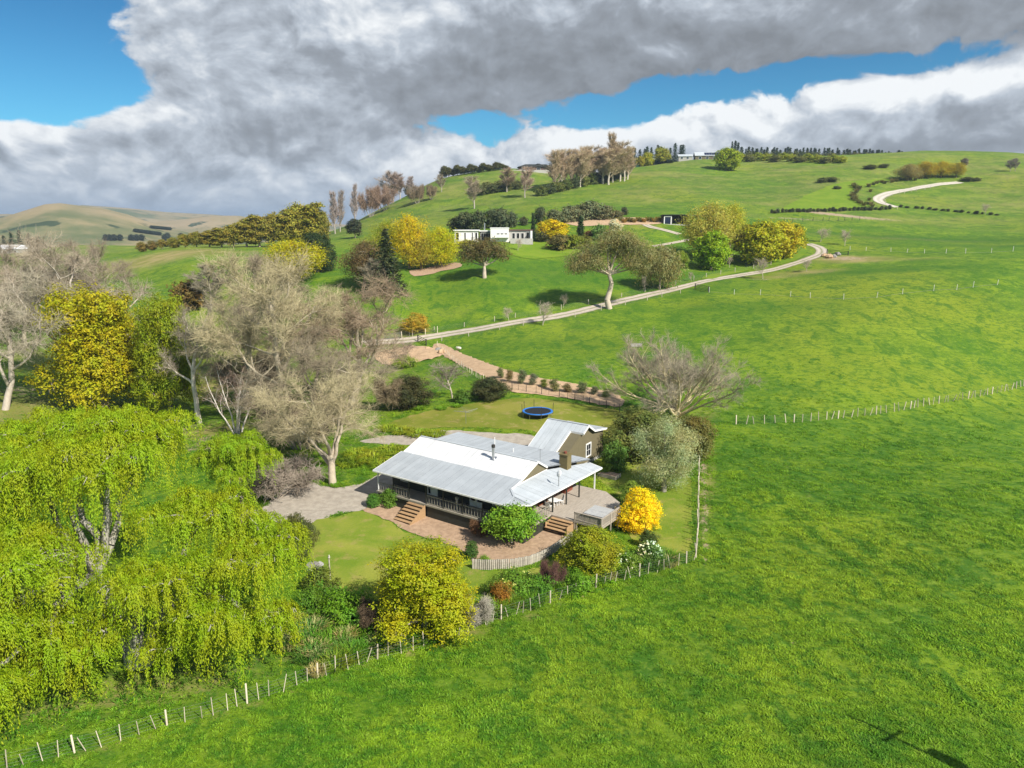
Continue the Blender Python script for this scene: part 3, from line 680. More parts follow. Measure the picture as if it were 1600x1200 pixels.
def bare_tree(name, seed, H, spec, r, ntw, twL, twr, lean=(0, 0, 1), maxlv=2, droop=0.0, second=True, up=.15, stems=1, ang=.9):
    sk = Skel(seed)
    for i in range(stems):
        if stems == 1: p, d = (0, 0, -.15), lean
        else:
            a = i * 6.28 / stems + sk.rs.uniform(-.4, .4); p = (math.cos(a) * .35, math.sin(a) * .35, -.15); d = (math.cos(a) * lean[0], math.sin(a) * lean[0], 1)
        sk.grow(p, unit(np.array(d, float)), H * sk.rs.uniform(.85, 1.0) if stems > 1 else H, r, 0, spec)
    A = sk.arr(); P0, P1, R0, R1, LV = A; g = Geo()
    for lv, n in ((0, 8), (1, 6), (2, 5), (3, 4), (4, 3)):
        k = LV == lv
        if k.any(): g.add(*tubes('', P0[k], P1[k] + (P1[k] - P0[k]) * .03, R0[k], R1[k], n))
    tr = g.mesh(name + '_trunk', True, M_BARK)
    T = twigs(A, sk.rs, ntw, twL, twr, maxlv=maxlv, droop=droop, up=up, ang=ang); c = Geo(); c.add(*tubes('', *T, 3))
    if second:
        T2 = twigs((T[0], T[1], T[2], T[3], np.full(len(T[0]), 9)), sk.rs, ntw, twL * .55, twr * .7, maxlv=0, droop=droop, segs=1, up=up)
        c.add(*tubes('', *T2, 3))
    return tr, c.mesh(name + '_twigs', False, M_TWIG), A
def lobes_crown(rs, rx, z0, z1, nl, prof=None, lr=(.30, .46)):
    """lobe centres and radii filling a crown between z0 and z1"""
    out = []; H = z1 - z0
    for i in range(nl):
        t = (i + .5) / nl; zz = z0 + H * (.12 + .80 * t); w = (prof(t) if prof else math.sqrt(max(.05, 1 - (2 * t - .85) ** 2)))
        a = i * 2.4 + rs.uniform(-.5, .5); rad = rx * w * (.30 + .40 * rs.uniform() ** .6); R_ = rx * rs.uniform(*lr) * (.65 + .45 * w)
        out.append((rad * math.cos(a), rad * math.sin(a), zz, R_))
    return np.array(out)
def leafy(name, seed, lob, nclus, nleaf, L, Wd, spread, flat=.8, droop=0.0, up=.55, zmin=.15, trunk_r=.2, trunk_h=None, inner=.25, limbs=True, jit=.22):
    """leaf clusters over the lobes of a crown, with trunk and limbs"""
    rs = np.random.RandomState(seed); n = nclus
    k = rs.choice(len(lob), n, p=lob[:, 3] ** 2 / (lob[:, 3] ** 2).sum())
    d = unit(rs.normal(size=(n, 3)) + [0, 0, .25]); rad = lob[k, 3] * np.where(rs.uniform(size=n) < inner, rs.uniform(.3, .9, n), 1 + rs.normal(0, jit, n) * .6)
    bump = 1 + .18 * np.sin(d[:, 0] * 7 + k) * np.sin(d[:, 1] * 6 + 2 * k) * np.sin(d[:, 2] * 6.5)
    C = lob[k, :3] + d * (rad * bump)[:, None] * [1, 1, flat]
    depth = np.zeros(n)
    for (x, y, z, r_) in lob: depth = np.maximum(depth, 1 - np.linalg.norm((C - [x, y, z]) / [1, 1, flat], axis=1) / r_)
    keep = (depth < .55 + .3 * rs.uniform(size=n)) & (C[:, 2] > zmin); C, d = C[keep], d[keep]; n = len(C)
    LC = np.repeat(C, nleaf, 0) + rs.normal(0, spread, (n * nleaf, 3)) * [1, 1, .75]
    if droop: LC[:, 2] -= np.abs(rs.normal(0, droop, len(LC)))
    N = unit(np.repeat(d, nleaf, 0) * .9 + [0, 0, up] + rs.normal(0, .45, (n * nleaf, 3)))
    ok = LC[:, 2] > .03; LC, N = LC[ok], N[ok]
    s = rs.uniform(.65, 1.35, len(LC)); ax = rs.normal(size=(len(LC), 3)) + ([0, 0, -2.5 * (droop > 0)])
    g = Geo(); g.add(*leafquads(LC, N, L * s, Wd * s, rs, ax))
    cr = g.mesh(name + '_crown', False, M_FOL)
    t = Geo(); top = (trunk_h or lob[:, 2].min())
    P = [np.array([0, 0, -.2])]
    for i in range(4): P.append(np.array([rs.normal(0, .018) * top, rs.normal(0, .018) * top, top * (i + 1) / 4]))
    rr = trunk_r * np.linspace(1.25, .7, 5)
    t.add(*tubes('', P[:-1], [p + [0, 0, .02] for p in P[1:]], rr[:-1], rr[1:], 8))
    if limbs:
        B = []; E = []; r0 = []; r1 = []
        for (x, y, z, q) in lob:
            m = P[-1] * .5 + np.array([x, y, z]) * .5 + rs.normal(0, .12, 3) * q; m[2] = max(m[2], top * .8)
            for a, b, ra, rb in ((P[-1], m, .55, .38), (m, np.array([x, y, z]), .38, .2)): B.append(a); E.append(b); r0.append(trunk_r * ra); r1.append(trunk_r * rb)
            for _ in range(3):
                e = np.array([x, y, z]) + unit(rs.normal(size=3) + [0, 0, .3]) * q * .9; B.append(np.array([x, y, z])); E.append(e); r0.append(trunk_r * .2); r1.append(trunk_r * .06)
        t.add(*tubes('', B, E, r0, r1, 5))
    return t.mesh(name + '_trunk', True, M_BARK), cr
def conifer(name, seed, H, rb, ntier, nbr, L, trunk_r=.16, droop=.25):
    rs = np.random.RandomState(seed); B = []; D = []
    for i in range(ntier):
        t = (i + .5) / ntier; z = H * (.10 + .88 * t); w = rb * (1 - t) ** .8 + .1
        m = max(4, int(nbr * (1 - .55 * t)))
        for j in range(m):
            a = j * 6.283 / m + rs.uniform(-.4, .4) + i; l = w * rs.uniform(.7, 1.15)
            for f in np.linspace(.15, 1, max(3, int(l / L * 2.2))):
                B.append((math.cos(a) * l * f, math.sin(a) * l * f, z - l * droop * f * f + rs.normal(0, .06) + l * .12 * f)); D.append((math.cos(a), math.sin(a), -.2))
    B = np.array(B); D = np.array(D); B = np.repeat(B, 4, 0) + rs.normal(0, L * .28, (len(B) * 4, 3)); D = np.repeat(D, 4, 0)
    N = unit(rs.normal(0, .5, B.shape) + [0, 0, .8]); g = Geo(); g.add(*leafquads(B, N, L * rs.uniform(.7, 1.3, len(B)), L * .42, rs, D + rs.normal(0, .4, D.shape)))
    t = Geo(); t.add(*tubes('', [[0, 0, -.2], [0, 0, H * .5]], [[0, 0, H * .5], [0, 0, H]], [trunk_r, trunk_r * .6], [trunk_r * .6, .02], 6))
    return t.mesh(name + '_trunk', True, M_BARK), g.mesh(name + '_crown', False, M_FOL)
def willow(name, seed, H, lobes, nstr, leaf=(.30, .085), per=30, trunk_r=.75, stems=None, nsub=3):
    """weeping willow: limbs to the dome tops, thousands of hanging shoots set with leaves, gathered in plumes"""
    rs = np.random.RandomState(seed); t = Geo(); B = []; E = []; r0 = []; r1 = []
    big = np.array(lobes, float); sub = []
    for (x, y, z, rr, drop) in big:                      # smaller plumes round each dome
        sub.append((x, y, z, rr * .52, drop * .7))
        ph = rs.uniform(0, 6.28)
        for k in range(nsub + 3):
            a = ph + k * 6.283 / (nsub + 3) + rs.uniform(-.35, .35); q = rr * rs.uniform(.5, .85)
            sub.append((x + math.cos(a) * q, y + math.sin(a) * q, z + rr * .45 - q * .62 + rs.normal(0, .35), rr * rs.uniform(.28, .44), drop * rs.uniform(.6, 1.0)))
    sub = np.array(sub)
    def limb(a, b, ra, rb, n=5, sag=.0):
        p = np.array(a, float)
        for i in range(n):
            f = (i + 1) / n; q = np.array(a) * (1 - f) + np.array(b) * f + rs.normal(0, .03, 3) * np.linalg.norm(np.array(b) - a); q[2] += math.sin(f * 3.14) * sag
            if i == n - 1: q = np.array(b, float)
            B.append(p); E.append(q); r0.append(ra + (rb - ra) * i / n); r1.append(ra + (rb - ra) * (i + 1) / n); p = q
    stems = stems or [(0, 0, H * .28, 0, 0)]
    for (sx, sy, h, tx, ty) in stems: limb((sx, sy, -.3), (tx, ty, h), trunk_r * 1.15, trunk_r * .7, 4)
    fork = np.array([(s_[3], s_[4], s_[2]) for s_ in stems])
    for (x, y, z, rr, drop) in big:
        f = fork[np.argmin(((fork[:, :2] - [x, y]) ** 2).sum(-1))]; limb(f, (x, y, z - .1), trunk_r * .5, trunk_r * .16, 6, rr * .15)
    for (x, y, z, rr, drop) in sub:
        k = np.argmin(((big[:, :3] - [x, y, z]) ** 2).sum(-1)); limb(big[k, :3] - [0, 0, .3], (x, y, z), trunk_r * .13, .035, 4, .25)
        for b_ in range(5):
            a = rs.uniform(0, 6.283); limb((x, y, z), (x + math.cos(a) * rr * .8, y + math.sin(a) * rr * .8, z + rr * .05), .035, .015, 2, .2)
    SP = []; SD = []; SL = []; tot = (sub[:, 3] ** 1.5).sum()
    for (x, y, z, rr, drop) in sub:
        n = int(nstr * rr ** 1.5 / tot); a = rs.uniform(0, 6.283, n); q = rs.uniform(0, 1, n) ** .62 * rr
        nw = max(6, int(rr * 6)); a = a + .35 * np.sin(a * nw + x)
        zz = z + np.sqrt(np.maximum(0, 1 - (q / rr * .93) ** 2)) * rr * .55 + rs.normal(0, .16, n)
        SP.append(np.stack([x + np.cos(a) * q, y + np.sin(a) * q, zz], 1)); SD.append(np.stack([np.cos(a), np.sin(a), 0 * a], 1) * (.25 + .6 * q / rr)[:, None])
        SL.append(drop * rs.uniform(.35, 1.0, n) * (.30 + .70 * q / rr) * (.72 + .28 * np.sin(a * 3 + y)))
    SP, SD, SL = np.concatenate(SP), np.concatenate(SD), np.concatenate(SL); n = len(SP)
    f = np.broadcast_to(np.linspace(.0, 1, per), (n, per)); f = np.clip(f + rs.normal(0, .02, f.shape), 0, 1)
    out = (1 - np.exp(-f * 3.0))[..., None] * SD[:, None] * (.5 + SL[:, None, None] * .12); sway = (rs.normal(0, .10, (n, 1, 3)) + [-.10, 0, 0]) * f[..., None] * SL[:, None, None] * .35
    C = SP[:, None] + out + sway + np.stack([0 * f, 0 * f, -f * SL[:, None] + .25 * np.sin(f * 3.1)], -1)
    C = C + rs.normal(0, .085, C.shape); C = C.reshape(-1, 3)
    ok = C[:, 2] > rs.uniform(.05, 1.0, len(C)); C = C[ok]; o2 = np.repeat(SD, per, 0)[ok]
    N = unit(rs.normal(0, .5, C.shape) + unit(o2 + 1e-6) * .8 + [0, 0, .6]); ax = rs.normal(0, .35, C.shape) + [0, 0, -1.0] + o2 * .3
    g = Geo(); s = rs.uniform(.6, 1.35, len(C)); g.add(*leafquads(C, N, leaf[0] * s, leaf[1] * s, rs, ax))
    t.add(*tubes('', B, E, r0, r1, 6))
    return t.mesh(name + '_trunk', True, M_BARK), g.mesh(name + '_crown', False, M_WIL)
def blades(name, seed, n, L, W, R_, arch=.6, rise=1.0):
    """clump of strap leaves (flax, agapanthus): each leaf two bent quads"""
    rs = np.random.RandomState(seed); a = rs.uniform(0, 6.283, n); q = R_ * np.sqrt(rs.uniform(0, 1, n)); b = np.stack([np.cos(a) * q, np.sin(a) * q, 0 * a], 1)
    d = a + rs.normal(0, .7, n); o = np.stack([np.cos(d), np.sin(d), 0 * d], 1); s = np.stack([-np.sin(d), np.cos(d), 0 * d], 1); l = (L * rs.uniform(.6, 1.2, n))[:, None]; ar = rs.uniform(.4, 1.3, n)[:, None] * arch
    m = b + o * l * .35 * ar + [0, 0, 1] * l * .55 * rise; e = b + o * l * .85 * ar + [0, 0, 1] * l * (1 - .5 * ar) * rise * .85
    w = W * .5; V = np.stack([b - s * w * .6, b + s * w * .6, m - s * w, m + s * w, e - s * w * .15, e + s * w * .15], 1).reshape(-1, 3); k = (np.arange(n) * 6)[:, None]
    q4 = np.concatenate([k + [0, 1, 3, 2], k + [2, 3, 5, 4]]); g = Geo(); g.add(V, q4); return g.mesh(name, False, M_FOL)

# ------------------------------------------------------------------ planting
DEPTHOF = lambda p: p[1] * math.cos(PITCH) - (p[2] - CH) * math.sin(PITCH)
def topz(p, pytop):
    x = p[0] / DEPTHOF(p); d = ray(800 + x * F, pytop); return CH + d[2] / d[1] * p[1] - p[2]
_dim = {}
def dims(tr, cr):
    k = (tr.name, cr.name)
    if k not in _dim:
        m = []
        for me in (tr, cr):
            a = np.empty(len(me.vertices) * 3, np.float32); me.vertices.foreach_get('co', a); m.append(a.reshape(-1, 3))
        a = m[1]; b = np.concatenate(m)
        _dim[k] = (np.percentile(b[:, 2], 99.7), np.percentile(np.abs(a[:, :2]), 97) * 2)
    return _dim[k]
def plant(name, kind, px, py, pytop, wpx, label, cat='tree', col=(.1, .1, .02), bark=(.25, .21, .16), rz=0.0, group=None, yd=None, crown='crown', trunk='trunk', sub=True):
    p = onray(px, py, yd) if yd else ground(px, py)
    h0, w0 = dims(*kind); dep = DEPTHOF(p); h = max(.3, topz(p, pytop)); w = wpx * dep / F * (.92 if crown == 'crown' else 1.0)
    o = thing(name, label, cat, p, rz, group, (w / w0, w / w0, h / h0))
    part(trunk, kind[0], None, o, bark); part(crown, kind[1], None, o, col)
    return o

# ------------------------------------------------------------------ the homestead
HA = np.array([-15.13, 74.15]); HRZ = math.atan2(-.563, .826)
HU = np.array([math.cos(HRZ), math.sin(HRZ)]); HV = np.array([-math.sin(HRZ), math.cos(HRZ)])
def hloc(px, py, z):
    d = ray(px, py); t = (z - CH) / d[2]; q = d[:2] * t - HA; return q @ HU, q @ HV
def hworld(u, v): return HA + HU * u + HV * v
def pol(pts, z): return [(p[0], p[1], z(p[0], p[1])) for p in pts]
def roof_sheets(parent, mat, along, s0, s1, lo, hi, zf, width=.76, ribs=5, lift=.03, rs=np.random.RandomState(5)):
    """corrugated sheets side by side; along='v': sheets run in v and step in u; along='u' the other way"""
    n = max(1, int(round((s1 - s0) / width))); w = (s1 - s0) / n; k = ribs * 2
    for i in range(n):
        a = s0 + i * w + .008; b = s0 + (i + 1) * w - .008; top = []; bot = []; dz = rs.uniform(0, .012)
        for j in range(k + 1):
            s = a + (b - a) * j / k; l, h = lo(s), hi(s); c = .018 * (j % 2) + lift + dz
            if h - l < .02: h = l + .02
            P = (lambda q: (s, q) if along == 'v' else (q, s))
            pl, ph = P(l), P(h); bot.append((pl[0], pl[1], zf(*pl) + c)); top.append((ph[0], ph[1], zf(*ph) + c))
        fs = [(j, j + 1, k + 2 + j, k + 1 + j) for j in range(k)]
        me = MB().add(bot + top, fs).mesh('roof_sheet')
        if me.polygons[0].normal.z < 0: me.flip_normals()
        part('roof_sheet', me, mat, parent)
class Face:                                # a wall plane: s along the wall, o outwards, z up
    def __init__(self, kind, c): self.k, self.c = kind, c
    def box(self, mb, s0, s1, o0, o1, z0, z1):
        if self.k == 'front': return mb.box(s0, s1, self.c - o1, self.c - o0, z0, z1)
        if self.k == 'back': return mb.box(s0, s1, self.c + o0, self.c + o1, z0, z1)
        return mb.box(self.c + o0, self.c + o1, s0, s1, z0, z1)
    def pt(self, s, o, z): return (s, self.c - o, z) if self.k == 'front' else ((s, self.c + o, z) if self.k == 'back' else (self.c + o, s, z))
    def boards(self, parent, mat, lo, hi, z0, z1, bh=.17, name='weatherboards'):
        mb = MB(); z = z0
        while z < z1 - .02:
            zt = min(z + bh, z1); a0, b0, a1, b1 = lo(z), hi(z), lo(zt), hi(zt)
            if b1 - a1 < .01: b1 = a1 + .01
            if b0 > a0:
                mb.add([self.pt(a0, .028, z), self.pt(b0, .028, z), self.pt(b1, .008, zt), self.pt(a1, .008, zt), self.pt(a0, .0, z), self.pt(b0, .0, z)], [(0, 1, 2, 3), (4, 5, 1, 0)])
            z = zt
        return part(name, mb, mat, parent, kind='stuff')
    def window(self, parent, s0, s1, z0, z1, nx=2, nz=2, fw=.10, name='window', mat=None, solid=0.0):
        mat = mat or M_WHITE; mb = MB(); o = .045
        self.box(mb, s0, s0 + fw, .02, .02 + o * 2, z0, z1); self.box(mb, s1 - fw, s1, .02, .02 + o * 2, z0, z1)
        self.box(mb, s0 + fw, s1 - fw, .022, .018 + o * 2, z1 - fw, z1); self.box(mb, s0 + fw, s1 - fw, .022, .018 + o * 2, z0, z0 + fw + solid)
        w = part(name, mb, mat, parent)
        aw = (s1 - s0 - 2 * fw); ah = (z1 - z0 - 2 * fw - solid); b = .035
        for i in range(nx):
            for j in range(nz):
                p = MB(); self.box(p, s0 + fw + aw * i / nx + b / 2, s0 + fw + aw * (i + 1) / nx - b / 2, .024, .05, z0 + fw + solid + ah * j / nz + b / 2, z0 + fw + solid + ah * (j + 1) / nz - b / 2); part('pane', p, M_GLASS, w)
        mb = MB()
        for i in range(1, nx): self.box(mb, s0 + fw + aw * i / nx - b / 2, s0 + fw + aw * i / nx + b / 2, .026, .075, z0 + fw + solid, z1 - fw)
        for j in range(1, nz): self.box(mb, s0 + fw, s1 - fw, .027, .072, z0 + fw + solid + ah * j / nz - b / 2, z0 + fw + solid + ah * j / nz + b / 2)
        if mb.v: part('glazing_bar', mb, mat, w)
        return w
M_RAIL = simple('grey_olive_rail', (.27, .255, .20), (.22, .21, .16), 5, .7)
def homestead():
    H = thing('homestead', 'long olive weatherboard homestead with wide pale iron roof and wraparound verandah', 'house', (HA[0], HA[1], 0), HRZ)
    zF = lambda u, v: 3.5 + .2 * v                          # front verandah roof
    zM = lambda u, v: 4.42 + (v - 4.6) * .36                # main front slope
    zB = lambda u, v: 5.5 - (v - 7.6) * .611                # steep back slope
    zL = lambda u, v: 4.42 - (v - 9.4) * .05                # low back roof
    ue = lambda v: 19.45 + .055 * (v - 1.45)                # right eave
    zR = lambda u, v: 3.5 + (ue(v) - u) * .158              # right verandah roof
    P = (17.45, 1.6); UG = 16.4; VP = 2.6
    hipv = lambda u: 4.6 if u <= UG else VP - (u - UG) * (VP - 1.6) / (P[0] - UG)
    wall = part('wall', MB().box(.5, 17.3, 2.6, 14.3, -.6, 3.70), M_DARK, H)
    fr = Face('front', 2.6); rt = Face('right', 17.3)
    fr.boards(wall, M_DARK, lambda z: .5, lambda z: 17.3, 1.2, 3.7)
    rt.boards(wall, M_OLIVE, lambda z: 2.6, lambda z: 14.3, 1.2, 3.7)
    gp = [(2.7, 3.92), (9.9, 3.92), (9.9, 4.30), (9.4, 4.32), (7.6, 5.40), (4.6, 4.32)]
    part('wall', MB().add([(15.7,) + q for q in gp] + [(UG - .16,) + q for q in gp], [tuple(range(6)), tuple(range(11, 5, -1))] + [(i, 6 + i, 6 + (i + 1) % 6, (i + 1) % 6) for i in range(6)]), M_OLIVE, H)
    gw = H.children[-1]; gw['label'] = 'olive gable end above the verandah roof'
    gl = lambda z: 2.75 if z < 3.95 else (2.75 + (z - 3.95) / .2 if z < 4.32 else 4.6 + (z - 4.32) / .36); gh = lambda z: 9.9 if z < 4.32 else 9.4 - (z - 4.32) / .6
    Face('right', UG - .15).boards(gw, M_OLIVE, gl, gh, 3.9, 5.38, .14)
    # roofs: a thin slab with iron sheets on it
    def roof(pts, zf, mat, along, s0, s1, lo, hi, label=None):
        r = part('roof', MB().prism(pol(pts, zf), .07), M_ROOFB, H); roof_sheets(r, mat, along, s0, s1, lo, hi, zf)
        if label: r['label'] = label
    bot = lambda u: 0.0
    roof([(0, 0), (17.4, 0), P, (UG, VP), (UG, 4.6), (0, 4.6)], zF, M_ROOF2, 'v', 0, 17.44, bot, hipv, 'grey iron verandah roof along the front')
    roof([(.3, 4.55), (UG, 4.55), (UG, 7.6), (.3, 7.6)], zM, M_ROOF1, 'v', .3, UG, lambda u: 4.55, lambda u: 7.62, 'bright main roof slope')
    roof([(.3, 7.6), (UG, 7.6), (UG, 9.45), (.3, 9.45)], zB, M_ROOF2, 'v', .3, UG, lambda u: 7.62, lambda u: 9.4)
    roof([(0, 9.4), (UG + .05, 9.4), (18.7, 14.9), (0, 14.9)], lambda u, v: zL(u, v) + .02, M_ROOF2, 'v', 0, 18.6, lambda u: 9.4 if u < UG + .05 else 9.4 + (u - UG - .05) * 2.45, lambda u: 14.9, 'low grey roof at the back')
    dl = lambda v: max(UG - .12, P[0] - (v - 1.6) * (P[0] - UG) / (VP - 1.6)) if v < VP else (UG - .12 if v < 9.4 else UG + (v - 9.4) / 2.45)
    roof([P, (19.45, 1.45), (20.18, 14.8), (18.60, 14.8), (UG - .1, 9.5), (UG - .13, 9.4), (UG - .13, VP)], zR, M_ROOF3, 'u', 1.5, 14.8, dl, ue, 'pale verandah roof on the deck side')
    a3, b3, c3 = np.array([17.4, 0, 3.52]), np.array([19.45, 1.45, 3.52]), np.array([P[0], P[1], 3.84])
    ch = part('roof', MB().add([a3, b3, c3, a3 - [0, 0, .08], b3 - [0, 0, .08], c3 - [0, 0, .12]], [(0, 1, 2), (5, 4, 3), (0, 3, 4, 1)]), M_ROOF2, H); ch['label'] = 'small grey corner facet of the verandah roof'
    for i in range(7):
        f0, f1 = i / 7 + .01, (i + 1) / 7 - .01; a = a3 + [0, 0, .02]; b = b3 + [0, 0, .02]; c = c3 + [0, 0, .02]
        part('roof_sheet', MB().add([a + (b - a) * f0, a + (b - a) * f1, c * .96 + (a + (b - a) * f1) * .04, c * .96 + (a + (b - a) * f0) * .04, a + (b - a) * (f0 + f1) / 2 + [0, 0, .02], c * .96 + (a + (b - a) * (f0 + f1) / 2) * .04 + [0, 0, .02]], [(0, 4, 5, 3), (4, 1, 2, 5)]), M_ROOF2, ch)
    rc = MB().bar((.3, 7.6, 5.56), (UG + .02, 7.6, 5.56), .12, .03); part('ridge_cap', rc, M_ROOF3, H)
    hc = MB().bar((UG, VP, 4.09), (P[0], P[1], 3.89), .10, .03).bar((P[0], P[1], 3.89), (17.4, 0, 3.57), .07, .025).bar((P[0], P[1], 3.89), (19.45, 1.45, 3.57), .07, .025); part('hip_cap', hc, M_ROOF2, H)
    ft = MB()
    for a, b in (((-.02, -.03, 3.46), (17.4, -.03, 3.46)), ((17.4, -.03, 3.46), (19.48, 1.43, 3.46)), ((19.49, 1.43, 3.46), (20.22, 14.8, 3.46)), ((-.02, 0, 3.46), (-.02, 4.6, 4.38)), ((.28, 4.6, 4.40), (.28, 7.6, 5.47)), ((20.18, 14.85, 3.44), (18.6, 14.9, 3.7))): ft.bar(a, b, .05, .075)
    part('fascia', ft, M_WHITE, H)
    bg = MB().bar((UG + .04, VP, 4.03), (UG + .04, 4.55, 4.40), .035, .07).bar((UG + .04, 4.55, 4.40), (UG + .04, 7.6, 5.48), .035, .09).bar((UG + .04, 7.6, 5.48), (UG + .04, 9.45, 4.36), .035, .09).bar((UG - .06, 2.8, 4.10), (UG - .06, 9.5, 4.10), .04, .03); part('bargeboard', bg, M_WHITE, H)
    # floors, skirts
    fl = part('verandah_floor', MB().box(.2, 19.5, .22, 2.6, 1.06, 1.2).box(16.0, 19.5, 2.6, 5.2, 1.06, 1.2), M_GREYWOOD, H)
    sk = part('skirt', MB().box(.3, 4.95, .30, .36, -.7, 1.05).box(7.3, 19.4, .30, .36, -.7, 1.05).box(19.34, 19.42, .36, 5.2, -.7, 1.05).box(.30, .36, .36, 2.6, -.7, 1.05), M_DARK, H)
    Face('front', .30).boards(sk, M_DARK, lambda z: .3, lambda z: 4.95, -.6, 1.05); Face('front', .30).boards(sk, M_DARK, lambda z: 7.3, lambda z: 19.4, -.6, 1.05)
    part('floor_edge', MB().box(.2, 4.95, .14, .218, 1.02, 1.19).box(7.3, 19.5, .14, .218, 1.02, 1.19).box(4.97, 7.28, .15, .218, .96, 1.17), M_RAIL, H)
    # verandah posts and railings
    PU = [.4, 2.65, 4.9, 7.3, 9.6, 12.1, 14.6, 17.3]
    for i, u in enumerate(PU[:-1] + [17.1]):
        p = part('verandah_post', MB().box(u - .05, u + .05, .25, .35, 1.2, 3.46), M_WHITE if i == 0 else M_DARK, H)  # first post is white to stand for the sun on it, the rest dark
        if i == 0: p['label'] = 'verandah post at the driveway corner, coloured white for its sunlit look'
        b = MB().bar((u + .05, .3, 3.05), (u + .4, .3, 3.42), .025)
        part('bracket', b, M_DARK, p)
    for i, (u, v) in enumerate(((19.2, 1.9), (19.3, 5.85), (19.42, 8.4), (19.55, 10.9), (19.75, 14.0))):
        p = part('verandah_post', MB().box(u - .06, u + .06, v - .06, v + .06, 1.2 if i < 4 else .1, 3.45), M_WHITE if i == 4 else M_DARK, H)  # last post has sunlight put into its colour as white
        if i == 4: p['label'] = 'verandah post at the far deck corner, coloured white for its sunlit look'
    bal = MB().box(-.016, .016, -.016, .016, 0, .80).mesh('baluster'); bal.materials.append(M_RAIL)
    for u0, u1 in ((.4, 4.9), (7.3, 17.3)):
        part('top_rail', MB().box(u0, u1, .27, .33, 2.13, 2.19), M_RAIL, H); part('bottom_rail', MB().box(u0, u1, .275, .325, 1.30, 1.35), M_RAIL, H)
        n = int((u1 - u0) / .36)
        for i in range(1, n): part('baluster', bal, None, H, loc=(u0 + (u1 - u0) * i / n, .3, 1.34))
    part('top_rail', MB().box(19.32, 19.38, 1.9, 5.3, 2.13, 2.19), M_RAIL, H); part('bottom_rail', MB().box(19.325, 19.375, 1.9, 5.3, 1.30, 1.35), M_RAIL, H)
    for i in range(1, 10): part('baluster', bal, None, H, loc=(19.35, 1.9 + .34 * i, 1.34))
    # front steps
    st = part('front_steps', MB().add([(4.98, .1, 1.0), (4.98, -2.75, -.6), (4.98, .1, -.6), (5.03, .1, 1.0), (5.03, -2.75, -.6), (5.03, .1, -.6)], [(0, 1, 2), (5, 4, 3), (0, 3, 4, 1)]).add([(7.22, .1, 1.12), (7.22, -2.95, -.55), (7.22, .1, -.6), (7.30, .1, 1.12), (7.30, -2.95, -.55), (7.30, .1, -.6)], [(0, 1, 2), (5, 4, 3), (0, 3, 4, 1)]), M_TIMBER, H)
    for i in range(7):
        z = 1.0 - i * .21; v = .1 - i * .40
        part('tread', MB().box(5.03, 7.215, v - .42, v, z - .05, z), M_TIMBER, st); part('riser', MB().box(5.04, 7.21, v - .37, v - .35, z - .20, z - .052), M_DPOST, st)
    # doors and windows
    d = fr.window(H, 5.55, 6.05, 1.22, 3.3, 1, 3, .07, 'sidelight'); d = fr.window(H, 6.1, 6.95, 1.22, 3.3, 1, 2, .11, 'front_door', solid=.75)
    for a in (11.3, 12.15): d = fr.window(H, a, a + .83, 1.22, 3.3, 1, 2, .10, 'french_door', solid=.5)
    fr.window(H, 1.6, 2.9, 1.9, 3.2, 2, 1); fr.window(H, 14.2, 15.4, 1.9, 3.2, 2, 1)
    for a in (6.2, 8.3): rt.window(H, a, a + 1.7, 1.22, 3.3, 2, 2, .10, 'deck_door', mat=M_RED)
    part('chimney_breast', MB().box(17.33, 17.85, 10.9, 12.5, 1.2, 3.72), M_RED, H)
    cb = H.children[-1]
    for k in range(11):                                     # brick courses of the breast
        for i in range(6):
            o = .13 * (k % 2); v = 10.9 + i * .267 + o * .5
            if v + .25 < 12.52: part('brick', MB().box(17.85, 17.865, v + .008, v + .25, 1.22 + k * .22, 1.22 + k * .22 + .20), M_BRICK, cb)
    c = part('chimney', MB().box(16.95, 17.95, 11.05, 11.95, 3.6, 5.45), M_CHIM, H); part('chimney_cap', MB().box(16.88, 18.02, 10.98, 12.02, 5.45, 5.55), M_CHIM, c); part('chimney_pot', MB().lathe((17.45, 11.5, 5.55), [(.16, 0), (.18, .22), (.15, .24), (.0, .24)], 10), M_BRICK, c)
    f = part('flue', MB().lathe((11.4, 6.6, 5.08), [(.16, 0), (.16, 1.35), (.13, 1.36), (.13, 1.38)], 12), M_STEEL, H); part('flue_cowl', MB().lathe((11.4, 6.6, 6.43), [(.20, 0), (.20, .30), (.0, .36)], 12), M_DPOST, f); part('flashing', MB().add([(11.1, 6.3, 5.09), (11.7, 6.3, 5.09), (11.7, 6.95, 5.33), (11.1, 6.95, 5.33)], [(0, 1, 2, 3)]), M_STEEL, f)
    for (px, py, hh) in ((773, 694, .95), (802, 707, .6)):
        u, v = hloc(px, py, 4.3); part('vent_pipe', MB().lathe((u, v, 4.2), [(.05, 0), (.05, hh), (.0, hh)], 8), M_WHITE, H)
    u, v = hloc(844, 719, 4.4); part('aerial', MB().bar((u, v, 4.3), (u, v, 5.7), .015).bar((u - .3, v, 5.6), (u + .3, v, 5.6), .01), M_WIRE, H)
    ds = part('satellite_dish', MB().bar((19.3, 7.0, 3.55), (19.3, 7.0, 4.9), .025), M_WIRE, H); g = MB().lathe((0, 0, 0), [(0, .08), (.15, .06), (.28, .02), (.36, -.06), (.34, -.08), (0, .05)], 14); part('dish', g, M_WHITE, ds, loc=(19.32, 6.92, 5.0), rot=(R(65), 0, R(-25)))
    for u0, u1 in ((4.0, 6.3), (9.4, 12.0)): part('rolled_blind', MB().bar((u0, .55, 3.22), (u1, .55, 3.22), .09, n=8), M_WHITE, H)
    part('water_cylinder', MB().lathe((10.9, .9, 1.2), [(.12, 0), (.12, 1.1), (.2, 1.15), (.2, 1.35), (0, 1.4)], 10), M_CONC, H)
